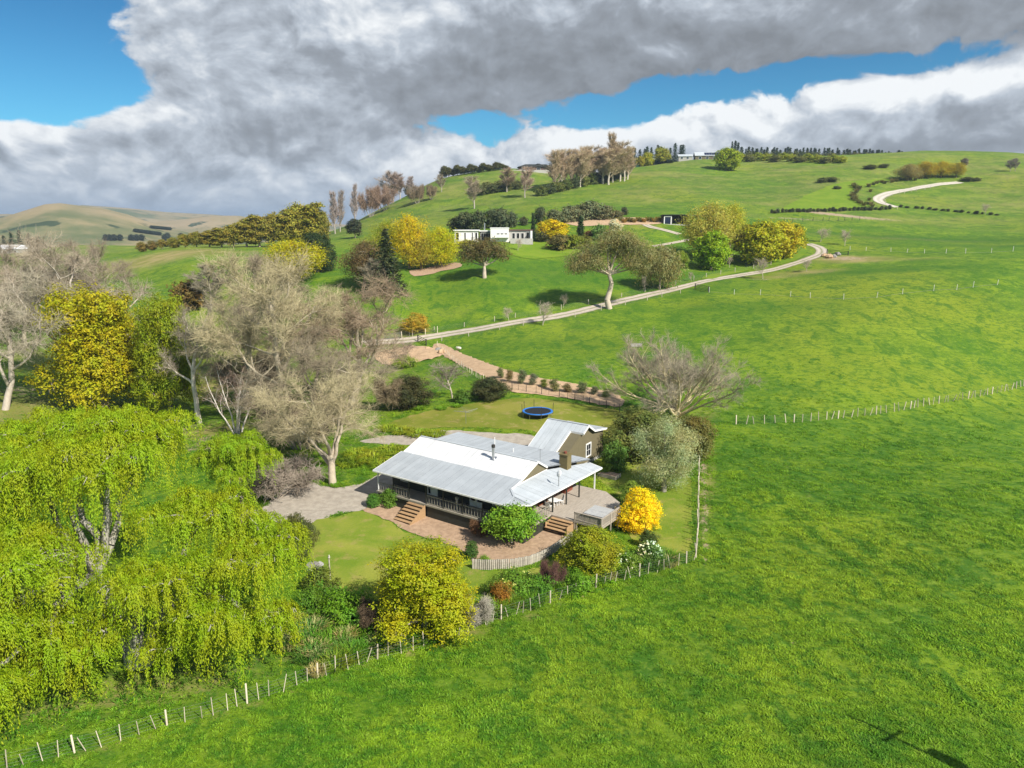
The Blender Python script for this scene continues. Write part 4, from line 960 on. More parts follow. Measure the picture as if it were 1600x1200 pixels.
    # deck
    DK = [(16.0, 5.2), (25.2, 5.2), (25.35, 9.0), (23.8, 12.0), (21.2, 14.0), (16.0, 14.0)]
    def vr(u):
        lo = 5.2; xs = [16.0, 21.2, 23.8, 25.35]; return lo, float(np.interp(u, xs, [14.0, 14.0, 12.0, 9.0]))
    dk = part('deck', MB().prism([(p[0], p[1], 1.165) for p in DK], .16), M_GREYWOOD, H); b = MB(); u = 16.02; rs = np.random.RandomState(4)
    while u < 25.2:
        lo, hi = vr(u + .07); b.box(u, u + .128, lo, hi, 1.166, 1.196 + rs.uniform(0, .006)); u += .14
    part('decking', b, M_GREYWOOD, dk, kind='stuff')
    for (u, v) in ((19.6, 5.3), (22.4, 5.3), (25.1, 5.3), (25.2, 8.8), (23.7, 11.8), (22.4, 8.5), (21.1, 13.8)): part('deck_pile', MB().box(u - .07, u + .07, v - .07, v + .07, -1.0, 1.0), M_POST, dk)
    pal = MB().box(-.045, .045, -.012, .012, 0, .98).mesh('paling'); pal.materials.append(M_GREYWOOD)
    for (a, bb, n) in (((22.25, 5.25), (25.15, 5.25), 21), ((25.22, 5.25), (25.3, 8.8), 22)):
        rz = 0 if a[1] == bb[1] else R(90)
        for i in range(n + 1): f = i / n; part('paling', pal, None, dk, loc=(a[0] + (bb[0] - a[0]) * f, a[1] + (bb[1] - a[1]) * f, 1.1), rot=(0, 0, rz))
        part('hand_rail', MB().bar((a[0], a[1], 2.12), (bb[0], bb[1], 2.12), .07, .025).bar((a[0], a[1], 1.35), (bb[0], bb[1], 1.35), .03, .045), M_GREYWOOD, dk)
    for (u, v) in ((22.2, 5.25), (23.7, 5.3), (25.18, 5.2), (25.27, 7.0), (25.32, 8.85)): part('rail_post', MB().box(u - .05, u + .05, v - .05, v + .05, .3, 2.16), M_GREYWOOD, dk)
    ds = part('deck_steps', MB().box(19.62, 19.68, 3.9, 5.19, .1, .9).box(22.05, 22.11, 3.9, 5.19, .1, .9), M_TIMBER, H)
    for i in range(4): z = 1.02 - i * .19; v = 5.19 - i * .36; part('tread', MB().box(19.66, 22.06, v - .38, v, z - .05, z), M_TIMBER, ds); part('riser', MB().box(19.69, 22.04, v - .34, v - .32, z - .2, z - .052), M_DPOST, ds)
    return H
homestead()
# furniture on the deck
def on_deck(name, label, cat, u, v, rz=0, group=None): p = hworld(u, v); return thing(name, label, cat, (p[0], p[1], 1.21), HRZ + rz, group)
t = on_deck('garden_table', 'small white garden table under the verandah roof beside the deck', 'table', 18.6, 7.2)
part('table_top', MB().lathe((0, 0, .68), [(0, .04), (.55, .04), (.57, .0), (.0, 0)], 18), M_WHITE, t)
for a in range(4): part('leg', MB().bar((.4 * math.cos(a * 1.57 + .78), .4 * math.sin(a * 1.57 + .78), 0), (.3 * math.cos(a * 1.57 + .78), .3 * math.sin(a * 1.57 + .78), .68), .025), M_WHITE, t)
for (u, v, rz, lab) in ((18.7, 6.1, 0, 'white slatted deck chair on the step side of the small garden table'), (18.9, 8.1, 2.4, 'white slatted deck chair on the chimney side of the small garden table')):
    c = on_deck('deck_chair', lab, 'chair', u, v, rz, 'chairs round the garden table')
    part('seat', MB().box(-.25, .25, -.25, .25, .42, .46), M_WHITE, c); part('backrest', MB().add([(-.25, -.25, .46), (.25, -.25, .46), (.25, -.36, .95), (-.25, -.36, .95), (-.25, -.28, .46), (.25, -.28, .46), (.25, -.39, .95), (-.25, -.39, .95)], [(0, 1, 2, 3), (7, 6, 5, 4), (0, 4, 5, 1), (1, 5, 6, 2), (2, 6, 7, 3), (3, 7, 4, 0)]), M_WHITE, c)
    for x in (-.22, .22):
        for y in (-.22, .22): part('leg', MB().box(x - .02, x + .02, y - .02, y + .02, 0, .42), M_WHITE, c)
s = on_deck('spa_pool', 'square spa pool under a grey cover in the deck rail corner', 'spa pool', 24.0, 6.9)
part('cabinet', MB().box(-1.02, 1.02, -1.15, 1.15, 0, .72), M_DARK, s); part('cover', MB().box(-1.08, 1.08, -1.2, -.01, .72, .84).box(-1.08, 1.08, .01, 1.2, .72, .84), M_BARKSP, s); part('cover_handle', MB().box(-.1, .1, -1.23, -1.2, .75, .79), M_DPOST, s)

def cottage():
    p = hworld(8.2, 18.1); G = thing('garage', 'olive gabled garage with pale iron roof standing behind the homestead', 'garage', (p[0], p[1], .12), HRZ)
    L = 5.85; zf = lambda u, v: 2.55 + v * .53; zb = lambda u, v: 5.2 - (v - 5.0) * .62; zl = lambda u, v: 4.2 - (v - 6.6) * .14
    part('wall', MB().add([(.3, .35, -.4), (5.45, .35, -.4), (5.45, 9.7, -.4), (.3, 9.7, -.4), (.3, .35, 2.62), (5.45, .35, 2.62), (5.45, 9.7, 3.62), (.3, 9.7, 3.62), (.3, 5, 5.05), (5.45, 5, 5.05), (.3, 6.6, 4.1), (5.45, 6.6, 4.1)],
        [(0, 3, 2, 1), (0, 1, 5, 4), (2, 3, 7, 6), (1, 2, 6, 11, 9, 5), (0, 4, 8, 10, 7, 3), (4, 5, 9, 8), (8, 9, 11, 10), (10, 11, 6, 7)]), M_OLIVE, G)
    w = G.children[-1]; rf = Face('right', 5.46)
    top = lambda v: min(zf(0, v), zb(0, v) if v < 6.6 else zl(0, v)) - .12
    rf.boards(w, M_OLIVE, lambda z: .35 if z < 2.62 else (z - 2.55 + .12) / .53, lambda z: 9.7 if z < 3.62 else (9.7 - (z - 3.62) * 5.5 if z < 4.1 else 6.6 - (z - 4.1) * 1.6), .35, 5.0)
    part('foundation', MB().box(5.47, 5.53, .4, 9.75, -.6, .33), M_CONC, G)
    def roof(pts, z, mat, s0, s1, lo, hi, lab=None):
        r = part('roof', MB().prism(pol(pts, z), .06), M_ROOFB, G); roof_sheets(r, mat, 'v', s0, s1, lo, hi, z)
        if lab: r['label'] = lab
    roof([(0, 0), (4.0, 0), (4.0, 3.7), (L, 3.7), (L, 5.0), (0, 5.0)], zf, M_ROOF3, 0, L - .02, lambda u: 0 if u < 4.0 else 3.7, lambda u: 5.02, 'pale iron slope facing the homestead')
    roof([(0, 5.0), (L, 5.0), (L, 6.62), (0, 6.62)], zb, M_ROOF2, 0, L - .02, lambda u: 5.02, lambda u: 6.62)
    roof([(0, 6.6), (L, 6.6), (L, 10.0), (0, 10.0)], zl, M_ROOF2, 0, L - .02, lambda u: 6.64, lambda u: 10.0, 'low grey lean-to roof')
    bb = MB().bar((4.03, 0, 2.5), (4.03, 3.7, 4.45), .035, .11).bar((L + .03, 3.66, 4.44), (L + .03, 5.0, 5.16), .035, .11).bar((L + .03, 5.0, 5.16), (L + .03, 6.6, 4.17), .035, .11).bar((L + .03, 6.6, 4.14), (L + .03, 10.0, 3.66), .035, .11).bar((4.0, 3.68, 4.42), (L, 3.68, 4.42), .03, .1).bar((-.03, 0, 2.5), (-.03, 5.0, 5.12), .035, .1).bar((0, -.04, 2.5), (4.0, -.04, 2.5), .05, .06)
    part('bargeboard', bb, M_WHITE, G); part('ridge_cap', MB().bar((0, 5.0, 5.26), (L, 5.0, 5.26), .12, .03), M_ROOF3, G)
    rf.window(G, 5.0, 6.35, .95, 2.75, 2, 2, .15); rf.window(G, 1.6, 2.3, 1.0, 2.0, 1, 1, .09)
    Face('front', .35).window(G, .9, 2.2, .9, 1.9, 2, 1, .09)
cottage()

# retaining wall of upright poles
def pole_wall():
    pts = [ground(*p) for p in ((739, 889), (765, 890), (800, 888), (826, 883), (850, 873), (868, 862), (882, 851), (893, 843))]
    W_ = thing('retaining_wall', 'curved retaining wall of upright grey timber poles below the mulched bed', 'retaining wall', pts[3])
    me = MB().lathe((0, 0, 0), [(.085, -.5), (.085, .98), (.07, 1.0), (0, 1.0)], 7).mesh('pole', True); me.materials.append(M_RETW); rs = np.random.RandomState(8)
    P = np.array(pts); cum = np.concatenate([[0], np.cumsum(np.linalg.norm(np.diff(P[:, :2], axis=0), axis=1))]); s = 0
    while s < cum[-1]:
        q = np.array([np.interp(s, cum, P[:, k]) for k in range(3)]) - P[3]; f = s / cum[-1]
        part('pole', me, None, W_, loc=(q[0], q[1], q[2] - .06 + rs.uniform(-.03, .03) - .15 * f), rot=(rs.normal(0, .015), rs.normal(0, .015), rs.uniform(0, 6))); s += .175
pole_wall()

def trampoline():
    p = ground(840, 651); T = thing('trampoline', 'round trampoline with blue safety padding and a black mat on the back lawn', 'trampoline', p); r = 2.35; h = .9
    part('mat', MB().lathe((0, 0, h), [(0, 0), (r * .86, .0), (r * .86, -.03), (0, -.03)], 36), M_MAT, T); part('padding', MB().lathe((0, 0, h), [(r * .86, .03), (r * .90, .06), (r * .99, .05), (r, -.02), (r * .97, -.05), (r * .87, -.02), (r * .86, .03)], 36), M_BLUE, T)
    part('frame_ring', MB().lathe((0, 0, h - .1), [(r * .96, 0), (r * .98, .03), (r, 0), (r * .98, -.03), (r * .96, 0)], 36), M_STEEL, T)
    for k in range(8):
        a = k * 6.283 / 8 + .2; c, s = math.cos(a), math.sin(a); part('leg', MB().bar((c * r * .97, s * r * .97, 0), (c * r * .97, s * r * .97, h - .08), .03, n=6), M_STEEL, T)
        if k % 2 == 0 or k == 3: part('net_pole', MB().bar((c * (r + .05), s * (r + .05), .3), (c * (r + .12), s * (r + .12), 2.1), .035, n=6), M_DPOST, T)
trampoline()
def clothesline():
    p = ground(728, 662); T = thing('clothesline', 'rotary clothesline with folded out arms on the back lawn', 'clothesline', p); part('pole', MB().bar((0, 0, 0), (0, 0, 2.0), .03, n=8), M_WIRE, T)
    for k in range(4):
        a = k * 1.571 + .4; c, s = math.cos(a), math.sin(a); part('arm', MB().bar((0, 0, 1.85), (c * 1.9, s * 1.9, 2.15), .016, n=5), M_WIRE, T)
    w = MB()
    for q in (.6, 1.0, 1.4, 1.85):
        for k in range(4):
            a = k * 1.571 + .4; b = a + 1.571; w.bar((math.cos(a) * q, math.sin(a) * q, 1.85 + q * .157), (math.cos(b) * q, math.sin(b) * q, 1.85 + q * .157), .012, n=3)
    part('line', w, M_WIRE, T)
clothesline()
def sheep(px, py, rz, label):
    p = ground(px, py); T = thing('sheep', label, 'sheep', p, rz); sk = Skel(3)
    prof = [(.0, -.62), (.20, -.58), (.30, -.40), (.34, -.1), (.34, .2), (.29, .45), (.16, .58), (.0, .62)]; m = MB().lathe((0, 0, 0), [(a, b) for a, b in prof], 14); me = m.mesh('fleece', True); me.transform(Matrix.Rotation(R(90), 4, 'Y')); me.transform(Matrix.Translation((0, 0, .62)))
    part('fleece', me, M_WOOL, T); hd = MB().lathe((0, 0, 0), [(0, -.02), (.12, .0), (.13, .12), (.08, .28), (.05, .33), (0, .34)], 10).mesh('head', True); hd.transform(Matrix.Rotation(R(125), 4, 'Y')); hd.transform(Matrix.Translation((.55, 0, .82))); h = part('head', hd, M_WOOL, T)
    for s in (-1, 1): part('ear', MB().bar((.58, s * .08, .86), (.54, s * .24, .84), .03, .015), M_WOOL, h)
    for x in (-.38, .36):
        for y in (-.14, .14): part('leg', MB().bar((x, y, .42), (x, y, 0), .05, n=6, r2=.6), M_FACE, T)
sheep(717, 548, 2.6, 'white sheep standing in the paddock beside the planted soil strip')

# gates, rails, trough, power pole
def rail_gate(name, label, pa, pb, h, mat, nb, cat='gate', postw=.07):
    a = ground(*pa); b = ground(*pb); T = thing(name, label, cat, a); d = b - a; L = np.linalg.norm(d[:2]); T.rotation_euler = (0, 0, math.atan2(d[1], d[0])); sl = d[2]
    for x, z in ((0, 0), (L, sl)): part('post', MB().box(x - postw, x + postw, -postw, postw, z - .3, z + h + .1), mat, T)
    for k in range(nb): z = .2 + (h - .25) * k / (nb - 1); part('rail', MB().bar((0, -postw - .02, z), (L, -postw - .02, z + sl), .02, .06), mat, T)
    return T
g = rail_gate('farm_gate', 'grey tubular steel farm gate at the driveway bend', (601, 531), (627, 528), 1.5, M_STEEL, 6)
part('stock_mesh', MB().bar((0, -.06, .35), (6, -.06, .35), .012).bar((0, -.06, .9), (6, -.06, .9), .012), M_WIRE, g)
rail_gate('rail_fence', 'black timber rail wing beside the driveway at the soil mound', (653, 533), (666, 540), 1.5, M_DPOST, 4, 'fence', .1)
rail_gate('rail_fence', 'black timber rail wing between the far driveway and the white post fence', (1086, 451), (1107, 456), 1.4, M_DPOST, 4, 'fence', .1)
rail_gate('rail_fence', 'dark yard rails among boulders at the top driveway bend', (1292, 396), (1325, 399), 1.3, M_DPOST, 3, 'fence', .1)
p = ground(994, 541); T = thing('water_trough', 'pale concrete water trough in the middle of the paddock', 'trough', p, .1)
part('basin', MB().box(-1.2, 1.2, -.45, .45, 0, .5), M_CONC, T); part('water', MB().box(-1.08, 1.08, -.35, .35, .5, .503), M_GLASS, T); part('rim', MB().box(-1.2, 1.2, -.45, -.35, .5, .56).box(-1.2, 1.2, .35, .45, .5, .56).box(-1.2, -1.08, -.35, .35, .5, .56).box(1.08, 1.2, -.35, .35, .5, .56), M_CONC, T)
tip = ground(1310, 1112); Lh = 12.5; base = tip[:2] + np.array([sd.x, sd.y]) / sd.z * Lh
T = thing('power_pole', 'tall timber power pole just outside the paddock view casting the long thin shadow', 'power pole', (base[0], base[1], float(gz(*base))), .5)
part('pole', MB().bar((0, 0, -.5), (0, 0, Lh), .16, n=10, r2=.6), M_POST, T); part('crossarm', MB().bar((-.9, 0, Lh - 2.2), (.9, 0, Lh - 2.2), .06), M_POST, T); part('transformer', MB().lathe((.3, 0, Lh - 5.2), [(0, 0), (.4, 0), (.42, .2), (.42, 1.2), (0, 1.25)], 14), M_CONC, T)
for x in (-.8, 0, .8): part('insulator', MB().lathe((x, 0, Lh - 2.14), [(.05, 0), (.06, .1), (.03, .18), (0, .2)], 8), M_WHITE, T)
p = ground(516, 906); T = thing('bird_sculpture', 'slim timber post with a small carved white bird on top', 'sculpture', p)
part('post', MB().bar((0, 0, -.2), (0, 0, 1.9), .07, n=7, r2=.8), M_GREYWOOD, T); b = MB().lathe((0, 0, 0), [(0, -.25), (.06, -.2), (.11, -.05), (.10, .1), (.05, .2), (.06, .26), (.03, .33), (0, .36)], 10).mesh('bird', True); part('bird', b, M_WOOL, T, loc=(0, 0, 2.1), rot=(.5, 0, .4))
p = ground(489, 884); T = thing('millstone', 'flat round grey stone lying in the lawn corner', 'stone', p); part('disc', MB().lathe((0, 0, 0), [(.55, 0), (.6, .08), (.55, .16), (.16, .16), (.16, .05), (0, .05)], 20), M_STONE, T); part('plinth', MB().lathe((0, 0, -.1), [(.95, .0), (.95, .12), (0, .12)], 18), M_CONC, T)
p = ground(948, 747); T = thing('timber_planter', 'low timber edged planter beside the garage shrub', 'planter', p, HRZ); part('edge', MB().box(-1.2, 1.2, -.1, .0, 0, .4), M_GREYWOOD, T); part('edge', MB().box(1.1, 1.2, 0, 1.4, 0, .4), M_GREYWOOD, T); part('soil', MB().box(-1.2, 1.1, 0, 1.4, 0, .34), M_MULCH, T)

# ------------------------------------------------------------------ fences
def pathpts(pts, spacing, rs, jit=.12, raw=False):
    P = np.array(pts if raw else [ground(*p) for p in pts]); cum = np.concatenate([[0], np.cumsum(np.linalg.norm(np.diff(P[:, :2], axis=0), axis=1))]); out = []; s = 0
    while s <= cum[-1] + .01:
        x, y = np.interp(s, cum, P[:, 0]), np.interp(s, cum, P[:, 1]); out.append((x, y, float(gz(x, y)))); s += spacing * (1 + rs.uniform(-jit, jit))
    return np.array(out)
def batten_fence(label, pxpts, spacing, seed, h=1.15, big=6, mat=None, tilt=.15, wires=5, w=.023, name='batten_fence', netting=False, wr=.004, bigw=.062):
    rs = np.random.RandomState(seed); mat = mat or M_POST; P = pathpts(pxpts, spacing, rs, .3); T = thing(name, label, 'fence', P[0]); o = P[0]
    bm = MB().box(-w, w, -w * .8, w * .8, -.1, h).mesh('batten'); bm.materials.append(mat); pm = MB().lathe((0, 0, 0), [(bigw, -.3), (bigw * .9, h + .12), (0, h + .14)], 7).mesh('post', True); pm.materials.append(mat)
    for i, q in enumerate(P):
        isp = i % big == 0; t = tilt * (.25 if isp else 1)
        part('post' if isp else 'batten', pm if isp else bm, None, T, loc=tuple(q - o), rot=(rs.normal(0, t), rs.normal(0, t), rs.uniform(0, 1)), scale=(1, 1, rs.uniform(.9, 1.12)))
    for k in range(wires):
        z = .18 + (h - .28) * k / max(1, wires - 1); A = P[:-1] - o + [0, 0, z]; B = P[1:] - o + [0, 0, z]
        g = Geo(); g.add(*tubes('', A, B, np.full(len(A), wr), np.full(len(A), wr), 3)); part('wire', g.mesh('wire'), M_WIRE, T)
    if netting:
        g = Geo(); A = []; B = []
        for a, b in zip(P[:-1], P[1:]):
            for f in np.arange(0, 1, .12): q = a + (b - a) * f - o; A.append(q); B.append(q + [0, 0, h - .1])
        g.add(*tubes('', A, B, np.full(len(A), .006), np.full(len(A), .006), 3)); part('netting', g.mesh('netting'), M_DPOST, T, kind='stuff')
    return T
M_PALEPOST = simple('weathered_white_post', (.55, .53, .48), (.42, .40, .36), 6, .8)
FENCE1 = [(-30, 1214), (25, 1200), (70, 1190), (114, 1178), (158, 1168), (198, 1155), (242, 1141), (300, 1126), (331, 1119), (372, 1104), (393, 1097), (433, 1086), (453, 1077), (492, 1062), (544, 1047), (578, 1033), (630, 1022), (701, 998), (764, 974), (830, 954), (868, 940), (911, 927), (947, 914), (985, 905), (1039, 891), (1086, 876)]
batten_fence('pale batten and wire fence dividing the willow and garden from the open near paddock', FENCE1, .80, 11)
batten_fence('pale batten fence running up the side lawn from the garden corner', [(1087, 872), (1090, 830), (1091, 780), (1092, 730), (1094, 690)], .85, 12, tilt=.05, h=1.3, w=.035, bigw=.075)
batten_fence('pale batten fence crossing the pasture to the right of the lichened bare tree', [(1150, 663), (1200, 662), (1250, 660), (1330, 652), (1400, 643), (1500, 625), (1600, 603), (1680, 585)], 1.35, 13, h=1.3, w=.05, bigw=.09)
batten_fence('dark post and netting fence along the back lawn behind the trampoline', [(800, 609), (822, 613), (860, 618), (900, 626), (940, 636), (985, 648)], 1.5, 14, h=1.15, big=2, mat=M_DPOST, tilt=.02, netting=True, bigw=.06)
batten_fence('short batten fence climbing beside the orange planted strip', [(683, 541), (700, 556), (722, 574), (748, 592), (775, 606)], 1.4, 15, h=1.1, w=.035)
batten_fence('post and wire fence on the house side of the long driveway', [(640, 525), (700, 515), (760, 505), (830, 493), (900, 480), (950, 470), (1040, 449), (1100, 434), (1170, 421), (1225, 410)], 7.5, 16, h=1.2, big=1, mat=M_GREYWOOD, wires=4, wr=.012, bigw=.09)
batten_fence('post and wire fence on the paddock side of the long driveway', [(690, 533), (760, 520), (830, 507), (900, 495), (960, 480), (1040, 463), (1090, 452)], 7.5, 17, h=1.2, big=1, mat=M_GREYWOOD, wires=4, wr=.012, bigw=.09)
batten_fence('white post rail line curving across the upper pasture', [(1108, 457), (1130, 459), (1160, 461), (1200, 461), (1240, 464), (1280, 467), (1320, 468), (1360, 467), (1400, 461), (1440, 455), (1485, 454), (1530, 448), (1575, 444)], 6.6, 18, h=1.25, big=1, mat=M_PALEPOST, wires=1, wr=.025, bigw=.065, name='white_post_fence')
batten_fence('white post rail line beyond the bare patch at the driveway bend', [(1328, 391), (1350, 392), (1385, 393), (1415, 395), (1450, 396), (1480, 396), (1512, 396), (1548, 395), (1580, 393), (1620, 390)], 7.0, 19, h=1.3, big=1, mat=M_PALEPOST, wires=1, wr=.025, bigw=.075, name='white_post_fence')
batten_fence('dark rail fence along the cut bank below the track', [(1225, 347), (1270, 345), (1310, 345), (1350, 344)], 4.0, 20, h=1.4, big=1, mat=M_DPOST, wires=3, wr=.03, bigw=.10)
batten_fence('post fence around the inner curve of the pale hill track', [(1402, 327), (1384, 321), (1382, 312), (1392, 306), (1420, 301), (1460, 293)], 6.5, 21, h=1.3, big=1, mat=M_POST, wires=2, wr=.02, bigw=.09)
# netting by the farm gate
batten_fence('wire netting fence with tall posts between the farm gate and the driveway', [(628, 529), (645, 526), (675, 522), (700, 518)], 3.2, 22, h=1.6, big=1, mat=M_POST, wires=5, wr=.012, bigw=.08)

# ------------------------------------------------------------------ far buildings
def at_px(px, py, yd=None): return onray(px, py, yd) if yd else ground(px, py)
def white_house():
    p = at_px(770, 374, 262); T = thing('white_house', 'low modern white house with flat roofs on the garden rise', 'house', p, .02); k = DEPTHOF(p) / F
    X = lambda px: (px - 770) * k; Z = lambda py: (374 - py) * k
    def blk(x0, x1, y0, d, z0, z1, mat, roofmat, ov=.5, name='wall'):
        w = part('wall', MB().box(X(x0), X(x1), y0, y0 + d, z0 - 1, z1), mat, T); part('roof', MB().box(X(x0) - ov, X(x1) + ov, y0 - ov, y0 + d + ov, z1 + .01, z1 + .32), roofmat, T); return Face('front', y0)
    f = blk(710, 747, 2, 9, 0, Z(358), M_WHITE, M_WHITE); 
    for a, b in ((711.5, 717), (725, 728), (737, 739.5), (742, 746)): f.window(T, X(a), X(b), .3, Z(360), 1, 1, .12)
    f = blk(749, 768, 3, 7, 0, Z(359), M_DARK, M_WHITE); f.window(T, X(751), X(767), .4, Z(361), 4, 1, .1)
    f = blk(766.5, 795, -1, 10, 0, Z(354.5), M_WHITE, M_WHITE, .15)
    for a, b in ((776, 781), (782, 787), (788, 793)): f.window(T, X(a), X(b), Z(367), Z(361), 2, 1, .12)
    f = blk(795, 831, 1, 9, 0, Z(357.5), M_CONC, M_PURPLE); f.window(T, X(822), X(827), .6, Z(359.5), 1, 1, .1)
    for a, b in ((800, 805), (807, 812), (814, 819)): f.window(T, X(a), X(b), .8, Z(361), 1, 1, .1)
    part('terrace_wall', MB().box(X(797), X(832), -3.2, -2.9, -1, 1.1), M_CONC, T); part('terrace', MB().box(X(797), X(832), -2.9, 1, -1, .25), M_CONC, T); part('end_wall', MB().box(X(828.5), X(831.5), -1.5, .9, -.5, Z(357.8)), M_WHITE, T)
    part('flue', MB().bar((X(757), 5, Z(358)), (X(757), 5, Z(346)), .22, n=8), M_STEEL, T); part('balcony_rail', MB().box(X(773), X(795), -2.2, -2.1, 1.6, 2.5).box(X(773), X(795), -2.3, -1.0, 1.35, 1.55), M_WHITE, T)
white_house()
def shed():
    p = at_px(1056, 349, 300); T = thing('black_shed', 'black mono pitch shed with a white framed doorway beside the orchard', 'shed', p); k = DEPTHOF(p) / F; X = lambda px: (px - 1056) * k
    w = part('wall', MB().box(X(1036), X(1076), 4.4, 4.6, -.5, 3.4).box(X(1036), X(1036) + .2, 0, 4.4, -.5, 3.6).box(X(1076) - .2, X(1076), 0, 4.4, -.5, 3.6).box(X(1050), X(1050) + .2, 0, 4.4, -.5, 3.6), M_DARK, T)
    part('roof', MB().add([(X(1034), -.8, 3.95), (X(1078), -.8, 3.95), (X(1078), 5, 3.5), (X(1034), 5, 3.5), (X(1034), -.8, 3.72), (X(1078), -.8, 3.72), (X(1078), 5, 3.3), (X(1034), 5, 3.3)], [(0, 1, 2, 3), (7, 6, 5, 4), (0, 4, 5, 1), (1, 5, 6, 2), (2, 6, 7, 3), (3, 7, 4, 0)]), M_DARK, T)
    d = part('door_frame', MB().box(X(1037), X(1037) + .35, -.25, -.05, 0, 3.3).box(X(1049) - .35, X(1049), -.25, -.05, 0, 3.3).box(X(1037), X(1049), -.26, -.04, 3.0, 3.35), M_WHITE, T); part('door', MB().box(X(1038), X(1048), -.02, .08, 0, 3.1), M_SOLAR, T); part('floor_slab', MB().box(X(1034), X(1080), -1.5, 4.4, -.5, .12), M_CONC, T)
    for x in (1060, 1068, 1075): part('post', MB().box(X(x) - .1, X(x) + .1, -.3, -.1, 0, 3.7), M_DPOST, T)
shed()
def gable(T, x0, x1, y0, y1, ze, zr, wm, rm, z0=-1.5, ov=.5):
    ym = (y0 + y1) / 2
    part('wall', MB().add([(x0, y0, z0), (x1, y0, z0), (x1, y1, z0), (x0, y1, z0), (x0, y0, ze), (x1, y0, ze), (x1, y1, ze), (x0, y1, ze), (x0, ym, zr), (x1, ym, zr)], [(0, 3, 2, 1), (0, 1, 5, 4), (2, 3, 7, 6), (1, 2, 6, 9, 5), (0, 4, 8, 7, 3), (4, 5, 9, 8), (8, 9, 6, 7)]), wm, T)
    r = MB(); s = (zr - ze) / (ym - y0)
    for a, b in ((y0 - ov, ym), (y1 + ov, ym)):
        za = ze - s * ov; r.add([(x0 - ov, a, za + .1), (x1 + ov, a, za + .1), (x1 + ov, b, zr + .1), (x0 - ov, b, zr + .1), (x0 - ov, a, za + .3), (x1 + ov, a, za + .3), (x1 + ov, b, zr + .3), (x0 - ov, b, zr + .3)], [(3, 2, 1, 0), (4, 5, 6, 7), (0, 1, 5, 4), (1, 2, 6, 5), (2, 3, 7, 6), (3, 0, 4, 7)])
    return part('roof', r, rm, T), s
p = at_px(1085, 246, 575); T = thing('hilltop_house', 'pale roofed hilltop house with dark solar panels among trees on the ridge', 'house', p, -.12); k = DEPTHOF(p) / F; X = lambda q: (q - 1085) * k
gable(T, X(1061), X(1082), 0, 9, 2.6, 4.2, M_CONC, M_ROOF3); r, s = gable(T, X(1087), X(1131), 2, 13, 3.2, 6.0, M_OLIVE, M_ROOF3)
for i in range(8): x = X(1101) + i * 1.85; part('solar_panel', MB().add([(x, 2.3, 3.72), (x + 1.75, 2.3, 3.72), (x + 1.75, 6.4, 5.80), (x, 6.4, 5.80), (x, 2.3, 3.6), (x + 1.75, 2.3, 3.6), (x + 1.75, 6.4, 5.7), (x, 6.4, 5.7)], [(0, 1, 2, 3), (7, 6, 5, 4), (0, 4, 5, 1), (1, 5, 6, 2), (2, 6, 7, 3), (3, 7, 4, 0)]), M_SOLAR, r)
f = Face('front', 2); [f.window(T, X(a), X(a) + 2.2, .4, 2.6, 2, 1, .12) for a in (1092, 1103, 1114, 1124)]; f = Face('front', 0); [f.window(T, X(a), X(a) + 1.8, .6, 2.2, 2, 1, .12) for a in (1064, 1073)]
p = at_px(838, 264, 545); T = thing('ridge_house', 'long brown hip roofed house alone on the bare left shoulder of the hill', 'house', p, .05); k = DEPTHOF(p) / F; X = lambda q: (q - 838) * k
part('wall', MB().box(X(811), X(865), 0, 10, -2, 3.0), M_PURPLE, T)
def hip(x0, x1, y0, y1, z0, z1): ym = (y0 + y1) / 2; q = (y1 - y0) / 2; return MB().add([(x0, y0, z0), (x1, y0, z0), (x1, y1, z0), (x0, y1, z0), (x0 + q, ym, z1), (x1 - q, ym, z1), (x0, y0, z0 - .2), (x1, y0, z0 - .2), (x1, y1, z0 - .2), (x0, y1, z0 - .2)], [(0, 1, 5, 4), (1, 2, 5), (2, 3, 4, 5), (3, 0, 4), (0, 6, 7, 1), (1, 7, 8, 2), (2, 8, 9, 3), (3, 9, 6, 0), (6, 9, 8, 7)])
part('roof', hip(X(809), X(867), -1, 11, 3.2, 5.4), M_DARK, T); part('roof', hip(X(832), X(850), -4, 6, 3.25, 5.6), M_DARK, T); part('wall', MB().box(X(834), X(848), -3, 0, -2, 3.05), M_PURPLE, T)
f = Face('front', 0); [f.window(T, X(a), X(a) + 2.4, .5, 2.6, 2, 1, .12) for a in (814, 822, 853, 859)]; Face('front', -3).window(T, X(838), X(838) + 3, .5, 2.6, 3, 1, .12)
part('garden_wall', MB().box(X(800), X(868), -9, -8.7, -2, .5), M_CONC, T)
p = at_px(0, 396, 480); T = thing('farm_building', 'long white roofed farm building behind the bare trees at the far left', 'building', p, .03); k = DEPTHOF(p) / F
gable(T, -40 * k, 41 * k, 0, 12, 3.2, 5.6, M_CONC, M_ROOF1); f = Face('front', 0); [f.window(T, x, x + 2, .6, 2.4, 2, 1, .12) for x in (-12, -5, 2, 9)]
p = at_px(996, 266, 560); T = thing('water_tank', 'squat green water tank on the hillside beside the pines', 'tank', p); part('drum', MB().lathe((0, 0, -.5), [(1.9, 0), (1.9, 2.9), (1.7, 3.2), (.4, 3.6), (0, 3.6)], 18), M_GREEN, T); part('lid', MB().lathe((0, 0, 3.1), [(.45, 0), (.45, .15), (0, .2)], 10), M_GREEN, T)
